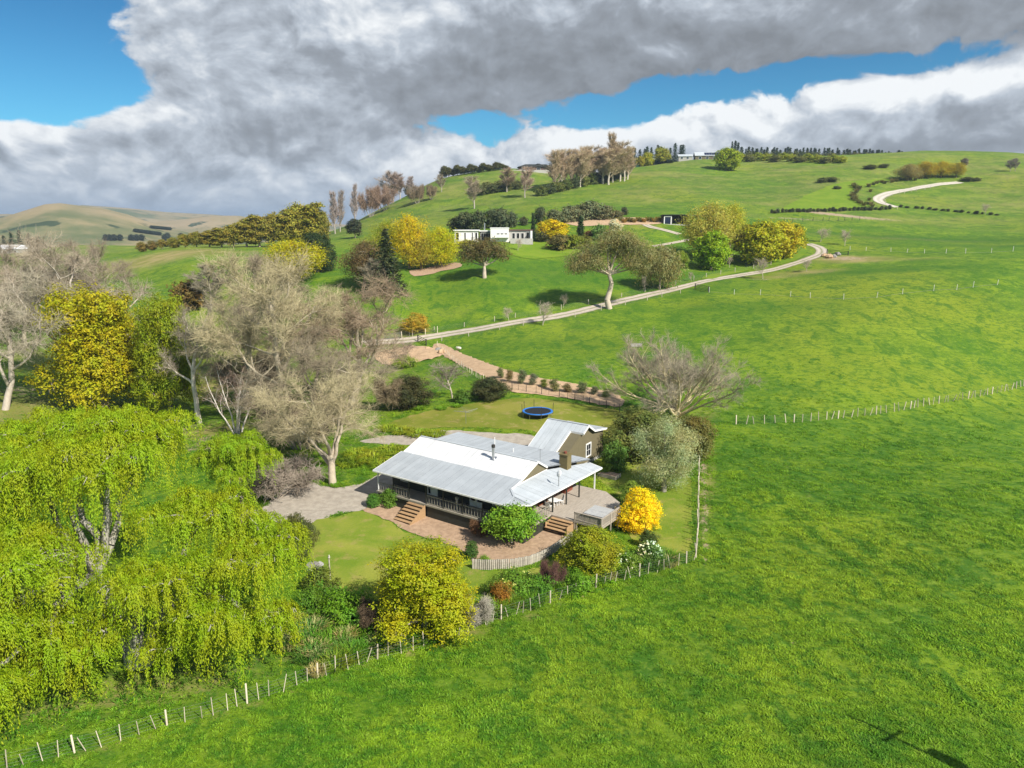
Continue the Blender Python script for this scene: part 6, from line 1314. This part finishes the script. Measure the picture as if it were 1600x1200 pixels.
for a in (('yellow_tree', 'fluffy', 640, 420, 335, 62, 'tallest golden yellow tree of the group beside the white house', (.42, .32, .006)), ('yellow_tree', 'fluffy', 690, 417, 354, 56, 'lemon yellow tree nearest the white house', (.36, .34, .006)), ('yellow_tree', 'fluffy', 658, 420, 366, 62, 'low mustard yellow tree in front of the golden group', (.30, .25, .03)), ('yellow_tree', 'fluffy', 605, 412, 344, 52, 'yellow green tree behind the drooping conifer', (.24, .25, .02)), ('yellow_tree', 'fluffy', 462, 440, 374, 96, 'yellow tree rising behind the twiggy thicket', (.34, .30, .006))):
    plant(a[0], SP[a[1]], *a[2:7], label=a[7 - 1 + 0] if False else a[6 + 0] if False else a[-2], col=a[-1], rz=a[2]) if False else plant(a[0], SP[a[1]], a[2], a[3], a[4], a[5], a[6], 'tree', a[7], rz=a[2])
plant('dark_conifer', SP['dense'], 500, 424, 364, 56, 'dark green conifer right of the yellow tree by the thicket', col=(.032, .052, .018), rz=.2)
plant('dark_tree', SP['far_c'], 555, 372, 342, 26, 'dark grey green tree on the slope edge above the brown feathery tree', col=(.05, .055, .03))
plant('yellow_shrub', SP['round'], 650, 519, 489, 44, 'straggly shrub with golden flowers behind the netting by the farm gate', 'shrub', (.34, .24, .03), (.3, .25, .18))
for i, (px, py, pt, w, lab, k, c) in enumerate(((1103, 408, 316, 82, 'big fluffy yellow willow above the driveway orchard', 'fluffy', (.33, .29, .055)), (1140, 390, 318, 50, 'yellow green willow behind the big fluffy yellow one', 'fluffy', (.33, .31, .025)), (1111, 421, 361, 50, 'rounded fresh green tree on the driveway verge', 'far_b', (.19, .27, .008)), (1188, 412, 345, 66, 'olive gold tree behind the driveway verge', 'far_b', (.29, .28, .012)), (1222, 402, 346, 54, 'mustard gold tree nearest the driveway bend', 'far_b', (.36, .30, .010)), (1165, 404, 352, 40, 'brownish green tree between the fresh green and olive gold ones', 'far_c', (.16, .14, .02)), (1242, 396, 350, 30, 'lime tree at the edge of the mustard gold one', 'far_c', (.19, .22, .01)), (1062, 426, 392, 24, 'small light green tree beside the olive weeping tree', 'far_c', (.17, .22, .02)))):
    plant('orchard_tree', SP[k], px, py, pt, w, lab, 'tree', c, rz=i * 1.3)
for i, (px, py, pt, w, lab) in enumerate(((795, 502, 479, 15, 'small bare sapling farthest down the driveway'), (848, 508, 470, 28, 'wide bare sapling beside the driveway'), (880, 481, 459, 13, 'thin bare sapling left of the tall gum'), (1192, 436, 402, 22, 'bare sapling at the driveway edge by the verge'), (1260, 424, 404, 18, 'bare sapling on bare soil below the bend'), (1282, 378, 356, 20, 'bare sapling above the bend by the dark green strip'), (1320, 384, 358, 20, 'bare sapling behind the boulder pile'), (1080, 440, 424, 8, 'tiny sapling by the black rails'), (1006, 455, 430, 10, 'slim sapling under the olive weeping tree'), (809, 392, 372, 12, 'pale bare sapling on the white house lawn'), (1140, 418, 396, 14, 'bare sapling on the verge lawn'), (1540, 335, 318, 14, 'faint bare tree on the right hillside'))):
    plant('sapling', SP['sapling'], px, py, pt, w, lab, 'tree', (.42, .35, .27), PALE, rz=i * 1.7, crown='twigs', group='bare saplings along the driveway')
# around the white house
G = 'garden trees around the white house'
for i, (n, k, px, py, pt, w, lab, c, cat) in enumerate((('golden_tree', 'far_b', 862, 376, 343, 46, 'golden dome shaped tree at the end of the white house', (.46, .35, .006), 'tree'), ('cypress', 'cypress', 833, 378, 333, 7, 'slim dark cypress at the right end of the white house', (.03, .05, .018), 'tree'), ('cypress', 'cypress', 907, 371, 338, 11, 'stouter dark cypress right of the golden dome tree', (.035, .06, .018), 'tree'), ('blossom_tree', 'far_c', 960, 367, 342, 22, 'small white blossom tree in the garden', (.52, .46, .40), 'tree'), ('shrub', 'shrub_far', 936, 374, 350, 28, 'fresh green shrub left of the blossom tree', (.12, .19, .05), 'shrub'), ('shrub', 'shrub_far', 872, 390, 366, 36, 'brownish shrub at the left of the garden hedge', (.15, .12, .04), 'shrub'), ('shrub', 'shrub_far', 893, 388, 366, 38, 'yellow green shrub in the middle of the garden hedge', (.17, .19, .02), 'shrub'), ('shrub', 'shrub_far', 913, 384, 367, 26, 'small olive shrub at the right of the garden hedge', (.14, .14, .025), 'shrub'), ('shrub', 'shrub_far', 845, 378, 358, 24, 'dark arbour shrub between cypress and golden dome tree', (.07, .075, .03), 'shrub'), ('shrub', 'shrub_far', 922, 372, 360, 20, 'red tinged shrub beside the stouter cypress', (.17, .08, .04), 'shrub'), ('shrub', 'shrub_far', 730, 385, 374, 34, 'yellow shrub below the left wing of the white house', (.30, .27, .02), 'shrub'))):
    plant(n, SP[k], px, py, pt, w, lab, cat, c, rz=i, group=G)
for i, (px, py, pt, w, c) in enumerate(((712, 360, 338, 26, (.06, .065, .03)), (730, 358, 330, 30, (.075, .085, .04)), (748, 358, 328, 32, (.08, .095, .045)), (766, 356, 326, 32, (.085, .10, .05)), (784, 356, 324, 30, (.085, .10, .055)), (800, 355, 330, 22, (.09, .105, .06)), (843, 350, 322, 18, (.06, .07, .035)), (818, 352, 338, 16, (.075, .08, .04)), (868, 350, 326, 30, (.13, .135, .07)), (888, 347, 320, 32, (.14, .145, .08)), (908, 345, 317, 32, (.14, .145, .08)), (926, 343, 312, 34, (.13, .14, .075)), (945, 343, 320, 30, (.145, .14, .075)), (962, 342, 328, 24, (.15, .13, .07)), (976, 336, 323, 11, (.06, .06, .03)))):
    plant('hedge_shrub', SP['shrub_far'], px, py, pt, w, ('dark grey green' if i < 8 else 'silvery olive') + ' hedge shrub on the bank above the white house, ' + ORD[i] + ' from the left', 'shrub', c, rz=i * 1.9, group='hedge shrubs on the bank above the white house')
for i in range(14):
    clump('flax', FLAX, 965 + i * 5.2, 346 + (i % 3) * 1.2 - .1 * i, 1.5, 'olive and ochre flax clump on the orchard bank left of the black shed', [(.20, .16, .04), (.14, .14, .05), (.25, .17, .05)][i % 3], group='flax clumps on the orchard bank', rz=i)
# tree row across the far left field
for i, (px, py, pt, w, k, c) in enumerate(((222, 391, 378, 16, 'far_b', (0.189, 0.145, 0.036)), (238, 391, 376, 16, 'far_b', (0.174, 0.131, 0.043)), (254, 391, 374, 18, 'far_c', (0.217, 0.174, 0.043)), (272, 391, 371, 20, 'far_b', (0.203, 0.174, 0.029)), (290, 391, 366, 22, 'far_a', (0.217, 0.181, 0.029)), (308, 391, 362, 24, 'far_a', (0.203, 0.174, 0.029)), (328, 391, 360, 26, 'tall_a', (0.217, 0.181, 0.029)), (347, 391, 356, 27, 'tall_a', (0.225, 0.189, 0.032)), (366, 391, 350, 30, 'far_a', (0.232, 0.189, 0.029)), (386, 391, 342, 32, 'tall_a', (0.225, 0.189, 0.029)), (406, 390, 336, 34, 'tall_a', (0.217, 0.181, 0.029)), (428, 390, 333, 36, 'far_a', (0.217, 0.181, 0.032)), (450, 390, 328, 36, 'tall_a', (0.217, 0.189, 0.029)), (470, 389, 318, 40, 'far_a', (0.225, 0.196, 0.026)), (490, 389, 317, 42, 'tall_a', (0.217, 0.189, 0.026)), (505, 388, 330, 26, 'far_a', (0.203, 0.174, 0.029)))):
    plant('shelter_tree', SP[k], px, py, pt, w, 'olive gold tree in the shelter row behind the left field, ' + ORD[i] + ' from its left end', 'tree', c, (.3, .25, .18), rz=i * 2.1, group='shelter row behind the left field', yd=330)
for i, (px, py, pt, w) in enumerate(((8, 390, 368, 14), (20, 389, 362, 14), (33, 388, 360, 16), (47, 389, 364, 14), (62, 390, 369, 12))):
    plant('pine_tree', SP['pine_a' if i % 2 else 'pine_b'], px, py, pt, w, 'dark pine behind the far left white roofed building, ' + ORD[i] + ' from the left', 'tree', (.03, .05, .022), rz=i, group='pines behind the far left building', yd=560)
# skyline of the big hill
for i, (px, py, pt, w, k, lab, c) in enumerate(((523, 352, 299, 17, 'poplar', 'left twin bare poplar on the left shoulder', (.36, .29, .26)), (531, 350, 297, 15, 'poplar', 'right twin bare poplar on the left shoulder', (.34, .28, .24)), (554, 344, 287, 13, 'poplar', 'lone slim bare poplar on the left shoulder', (.33, .27, .24)), (580, 336, 291, 32, 'bare_bush', 'dense brown bush by the skyline left shoulder', (.28, .19, .13)), (600, 331, 290, 36, 'bare_bush', 'wide brown bush right of the dense one on the skyline', (.29, .20, .14)), (614, 306, 267, 34, 'poplar_wide', 'spreading bare tree high on the left shoulder', (.36, .29, .24)), (625, 304, 271, 24, 'poplar_wide', 'pinkish bare tree beside the spreading one', (.38, .28, .22)), (640, 296, 275, 16, 'poplar', 'small bare poplar next to the dark skyline shrub', (.36, .29, .25)), (652, 318, 288, 24, 'bare_bush', 'brown thicket bush just under the skyline', (.24, .18, .11)), (674, 312, 288, 16, 'bare_bush', 'small brown bush below the olive ridge row', (.26, .2, .12)), (690, 300, 272, 14, 'poplar_wide', 'faint bare tree under the olive ridge row', (.3, .25, .17)), (741, 326, 275, 26, 'poplar_wide', 'lone bare tree in the middle of the green slope', (.38, .31, .22)), (792, 300, 262, 24, 'poplar_wide', 'bare tree left of the grove on the slope', (.36, .26, .19)), (820, 309, 260, 24, 'poplar_wide', 'pinkish bare tree standing just before the grove', (.40, .29, .22)))):
    plant('bare_tree' if k != 'bare_bush' else 'brown_bush', SP[k], px, py, pt, w, lab, 'tree' if k != 'bare_bush' else 'shrub', c, (.4, .35, .3), rz=i * 1.3, crown='twigs', group='bare trees on the hillside', yd=[455, 460, 470, 480, 485][i] if i < 5 else (530 if i < 8 else None))
plant('dark_shrub', SP['shrub_far'], 637, 298, 287, 13, 'dark evergreen shrub on the skyline of the left shoulder', 'shrub', (.04, .045, .025))
rs = np.random.RandomState(5)
for i in range(16):
    px = 868 + i * 7.6 + rs.uniform(-2, 2); py = 297 - (i * 7.6) * .12 + rs.uniform(-5, 3); pt = (238 - i * .9 + rs.uniform(-5, 5)) if i != 12 else 208
    plant('grove_tree', SP['poplar_wide' if i % 3 else 'poplar'], px, py, pt, rs.uniform(32, 44) if i % 3 else 24, 'tan bare tree in the leafless grove on the upper slope, ' + ORD[i] + ' from the left' if i != 12 else 'tallest bare tree of the grove, rising above the skyline', 'tree', [(.46, .35, .22), (.50, .38, .26), (.44, .35, .21)][i % 3], (.5, .44, .36), rz=i, crown='twigs', group='leafless grove on the upper slope')
for i in range(11):
    px = 845 + i * 13; plant('undergrowth_shrub', SP['shrub_far'], px, 306 - i * 3.0, 290 - i * 3.2, 22, 'green undergrowth shrub beneath the leafless grove, ' + ORD[i] + ' from the left', 'shrub', [(.10, .12, .03), (.06, .075, .03), (.12, .13, .03)][i % 3], rz=i, group='undergrowth beneath the leafless grove')
for i in range(15):
    px = 694 + i * 6.8; plant('ridge_tree', SP['far_c' if i % 2 else 'far_a'], px, 277 - i * .9, 259 - i * .5 + 3 * (i % 3), 15, 'olive tree in the ridge row left of the brown hip roofed house', 'tree', (.095, .09, .03), (.3, .26, .2), rz=i * 1.1, group='olive ridge row')
for i in range(8):
    px = 745 + i * 9; plant('slope_bush', SP['shrub_far'], px, 300 - i * 1.5 + 6 * (i % 2), 286 - i * 1.2 + 4 * (i % 2), 20, 'rough green bush on the slope below the brown hip roofed house', 'shrub', [(.14, .14, .05), (.10, .105, .04)][i % 2], rz=i, group='rough bushes below the brown house')
for i in range(13):
    px = 984 + i * 7 + rs.uniform(-2, 2); plant('pine_tree', SP['pine_a' if i % 2 else 'pine_b'], px, 256 - i * .4, 228 + rs.uniform(-2, 6) - (7 if i in (10, 11, 12) else 0), 15, 'dark pine behind the pale roofed hilltop house', 'tree', (.035, .055, .025), rz=i, group='pines behind the hilltop house', yd=640)
for i in range(62):
    px = 1128 + i * 5.1 + rs.uniform(-2, 2); base = 244 + max(0, (px - 1290)) * .045; hgt = rs.uniform(10, 15) + (9 if 3 <= i <= 5 else 0)
    plant('pine_tree', SP['pine_a' if i % 2 else 'pine_b'], px, base, base - hgt, rs.uniform(11, 16), 'dark spiky pine in the long plantation along the skyline ridge', 'tree', (.032, .050, .028), rz=i * 1.7, group='skyline pine plantation', yd=650 + rs.uniform(-12, 20))
for i in range(34):
    px = 1132 + i * 9.2; base = 245.5 + max(0, (px - 1290)) * .045
    plant('scrub_tree', SP['far_b' if i % 2 else 'shrub_far'], px, base, base - rs.uniform(6, 9.5), 17, 'mixed olive scrub tree under the long plantation on the skyline ridge', 'tree', [(.10, .105, .03), (.055, .07, .03), (.13, .12, .035), (.07, .085, .03)][i % 4], rz=i * 1.3, group='scrub under the skyline plantation', yd=640 + rs.uniform(-5, 5))
for i, (px, py, pt, w, lab, c, k) in enumerate(((1135, 266, 231, 38, 'bright yellow green tree in front of the pale roofed hilltop house', (.22, .26, .01), 'far_b'), (1012, 254, 238, 18, 'yellow tree at the hedge left of the hilltop house', (.28, .27, .02), 'far_b'), (1034, 252, 230, 24, 'pale yellow green tree behind the dark hedge', (.24, .23, .03), 'far_a'), (1000, 256, 244, 14, 'small mustard tree right of the leafless grove', (.26, .22, .02), 'far_b'), (1445, 278, 252, 34, 'mustard gold tree above the pale hill track', (.30, .22, .01), 'fluffy'), (1470, 277, 252, 34, 'brighter gold tree above the pale hill track', (.34, .26, .008), 'fluffy'), (1494, 277, 254, 26, 'olive gold tree right of the two gold ones', (.27, .22, .012), 'fluffy'), (1418, 282, 256, 36, 'tan twiggy tree left of the gold trees', (.24, .19, .08), 'fluffy'), (1506, 262, 247, 12, 'dark bare crown tree on the right skyline', (.16, .13, .10), 'far_c'))):
    plant('hilltop_tree', SP[k], px, py, pt, w, lab, 'tree', c, rz=i)
for i in range(14):
    px = 1145 + i * 13; plant('broom_shrub', SP['shrub_far'], px, 250 + (i % 3) * 1.5 + max(0, i - 6) * .4, 238 + (i % 3) * 2 + max(0, i - 6) * .5, 20, 'yellow green broom shrub under the skyline pine plantation', 'shrub', [(.20, .22, .015), (.24, .25, .02), (.13, .13, .035)][i % 3], rz=i, group='broom shrubs under the pines')
for i in range(9): px = 1012 + i * 4.6; plant('hedge_shrub', SP['topiary'], px, 255, 249.5, 6.5, 'dark clipped hedge shrub left of the pale roofed hilltop house', 'shrub', (.03, .045, .018), rz=i, group='clipped hilltop hedge')
for i, (px, pt) in enumerate(((1578, 250), (1586, 247))): plant('bare_tree', SP['poplar_wide'], px, 268, pt, 11, ('left' if i == 0 else 'right') + ' one of two bare trees alone on the right skyline', 'tree', (.26, .22, .19), (.3, .26, .22), crown='twigs')
# planting along the hill track and terrace
trk = [(1330, 292), (1346, 297), (1335, 303), (1332, 309), (1340, 315), (1352, 320), (1362, 323), (1360, 291), (1380, 287), (1400, 284), (1420, 281), (1440, 279), (1456, 279)]
n = 0
for (a, b) in zip(trk[:-1], trk[1:]):
    for f in (0, .33, .66):
        px = a[0] + (b[0] - a[0]) * f + rs.uniform(-4, 4); py = a[1] + (b[1] - a[1]) * f + rs.uniform(-2, 2)
        clump('flax', FLAX, px, py, rs.uniform(1.3, 2.0), 'olive flax clump in the belt round the curve of the pale hill track', [(.15, .135, .05), (.11, .11, .045), (.18, .15, .07)][n % 3], group='flax belt round the hill track', rz=n); n += 1
for i in range(34):
    px = 1205 + i * 5.6 + rs.uniform(-1.5, 1.5); py = 333 - i * .16 + rs.uniform(-.6, .6)
    plant('terrace_shrub', SP['shrub_far'], px, py, py - rs.uniform(4.5, 7.5), rs.uniform(5, 8), 'dark rounded shrub in the clipped line along the foot of the hill lawn', 'shrub', [(.05, .06, .03), (.075, .08, .035), (.045, .055, .03)][i % 3], rz=i, group='line of shrubs along the hill lawn foot')
for i in range(15):
    px = 1410 + i * 10.5 + rs.uniform(-3, 3); py = 324 + i * .9; plant('terrace_shrub', SP['shrub_far'], px, py, py - rs.uniform(2.5, 5), rs.uniform(4, 9), 'low dark shrub in the broken line across the right hillside', 'shrub', (.055, .065, .03), rz=i, group='broken shrub line on the right hillside')
for i, (px, py, pt, w) in enumerate(((1285, 285, 277, 18), (1300, 284, 276, 20), (1308, 296, 290, 12), (1360, 264, 257, 22), (1380, 262, 256, 18), (1510, 283, 276, 18), (1525, 283, 277, 14), (1480, 272, 262, 12))): plant('hill_scrub', SP['shrub_far'], px, py, pt, w, 'patch of rough scrub on the upper hill, ' + ORD[i] + ' from the hill lawn', 'shrub', (.09, .10, .035), rz=i, group='rough scrub on the upper hill')
# plantations far across the valley
for i in range(12): plant('valley_tree', SP['far_b'], 212 + i * 3.4, 363 + i * .45, 357 + i * .45, 7, 'dark tree in the nearer plantation across the valley', 'tree', (.030, .042, .030), rz=i, group='nearer plantation across the valley', yd=None)
for i in range(10): plant('valley_tree', SP['far_b'], 237 + i * 3.2, 357 + i * .3, 352 + i * .3, 6, 'dark tree in the farther plantation across the valley', 'tree', (.032, .045, .034), rz=i, group='farther plantation across the valley', yd=None)
for i, px in enumerate((166, 172, 179, 188, 206, 214, 222, 258, 262, 283, 302)): plant('valley_tree', SP['far_b' if i < 9 else 'far_c'], px, 376 - (i > 7) * 4, 366 - (i > 7) * 2, 9, 'dark single tree on the valley floor beyond the left field', 'tree', (.035, .045, .032), rz=i, group='scattered trees on the valley floor', yd=None)

# ------------------------------------------------------------------ pasture grass: tufts over the near ground
def tufts():
    rs = np.random.RandomState(77); g = Geo(); n = 16
    me = blades('tuft', 151, n, .27, .05, .24, 1.3, .75); me.materials.clear(); me.materials.append(M_TUFT)
    src = bpy.data.objects.new('tuft_source', me)
    N = 190000; a = rs.uniform(-.80, .80, N); r = np.exp(rs.uniform(np.log(25), np.log(165), N)); ok = rs.uniform(size=N) < np.clip((r / 60) ** .7, .45, 1) * (1 - sstep(75, 165, r))
    x, y = np.sin(a) * r, np.cos(a) * r
    cl = wav(x, y, 2.3, 1) + wav(x, y, 6.5, 3) + wav(x, y, 19, 2) * .6
    ok &= cl > rs.uniform(-1.5, .6, N) * .9
    for B in POLYS: 
        if np.hypot(*B.mean(0)) < 300: ok &= ~inpoly(x, y, B)
    ok &= ~inpoly(x, y, [hworld(-.5, -.5), hworld(21, -.5), hworld(21, 15.5), hworld(-.5, 15.5)])
    gr = [ground(*q)[:2] for q in ((-60, 1222), (114, 1176), (300, 1124), (453, 1075), (470, 960), (300, 880), (60, 860), (-120, 900))]
    ok &= ~(inpoly(x, y, gr) & (rs.uniform(size=N) < .75))               # grazed short under the willow
    x, y, cl = x[ok], y[ok], cl[ok]; P = np.column_stack([x, y, gz(x, y)])
    me2 = bpy.data.meshes.new('pasture_grass'); me2.vertices.add(len(P)); me2.vertices.foreach_set('co', P.astype(np.float32).ravel()); me2.update()
    s = (.55 + .5 * np.clip(cl + .6, 0, 1.6)) * rs.uniform(.7, 1.3, len(P)); at = me2.attributes.new('size', 'FLOAT', 'POINT'); at.data.foreach_set('value', s.astype(np.float32))
    at = me2.attributes.new('turn', 'FLOAT', 'POINT'); at.data.foreach_set('value', rs.uniform(0, 6.28, len(P)).astype(np.float32))
    o = part('pasture_grass', me2, None); tag(o, 'rough tufted green pasture grass covering the near paddock', 'grass', kind='stuff')
    ng = bpy.data.node_groups.new('grass_tufts', 'GeometryNodeTree'); ng.interface.new_socket('Geometry', in_out='INPUT', socket_type='NodeSocketGeometry'); ng.interface.new_socket('Geometry', in_out='OUTPUT', socket_type='NodeSocketGeometry')
    gi = ng.nodes.new('NodeGroupInput'); go = ng.nodes.new('NodeGroupOutput'); ip = ng.nodes.new('GeometryNodeInstanceOnPoints'); oi = ng.nodes.new('GeometryNodeObjectInfo'); oi.inputs['Object'].default_value = src
    def attr(nm): nd = ng.nodes.new('GeometryNodeInputNamedAttribute'); nd.data_type = 'FLOAT'; nd.inputs[0].default_value = nm; return nd.outputs[0]
    cx = ng.nodes.new('ShaderNodeCombineXYZ'); ng.links.new(attr('turn'), cx.inputs[2])
    ng.links.new(gi.outputs[0], ip.inputs['Points']); ng.links.new(oi.outputs['Geometry'], ip.inputs['Instance']); ng.links.new(cx.outputs[0], ip.inputs['Rotation']); ng.links.new(attr('size'), ip.inputs['Scale']); ng.links.new(ip.outputs[0], go.inputs[0])
    md = o.modifiers.new('tufts', 'NODES'); md.node_group = ng
tufts()

# ------------------------------------------------------------------ thin blue air
hz = MB().box(-7000, 7000, -300, 9500, -45, 128); m = bpy.data.materials.new('haze'); m.use_nodes = True; nt = NT(m.node_tree); nt.n.clear()
pv = nt.node('ShaderNodeVolumePrincipled'); pv.inputs['Color'].default_value = (.62, .78, 1.0, 1); pv.inputs['Density'].default_value = 1.2e-4; pv.inputs['Anisotropy'].default_value = .2
om = nt.node('ShaderNodeOutputMaterial'); nt.l.new(pv.outputs[0], om.inputs['Volume'])
h = part('haze', hz, m); tag(h, kind='stuff')
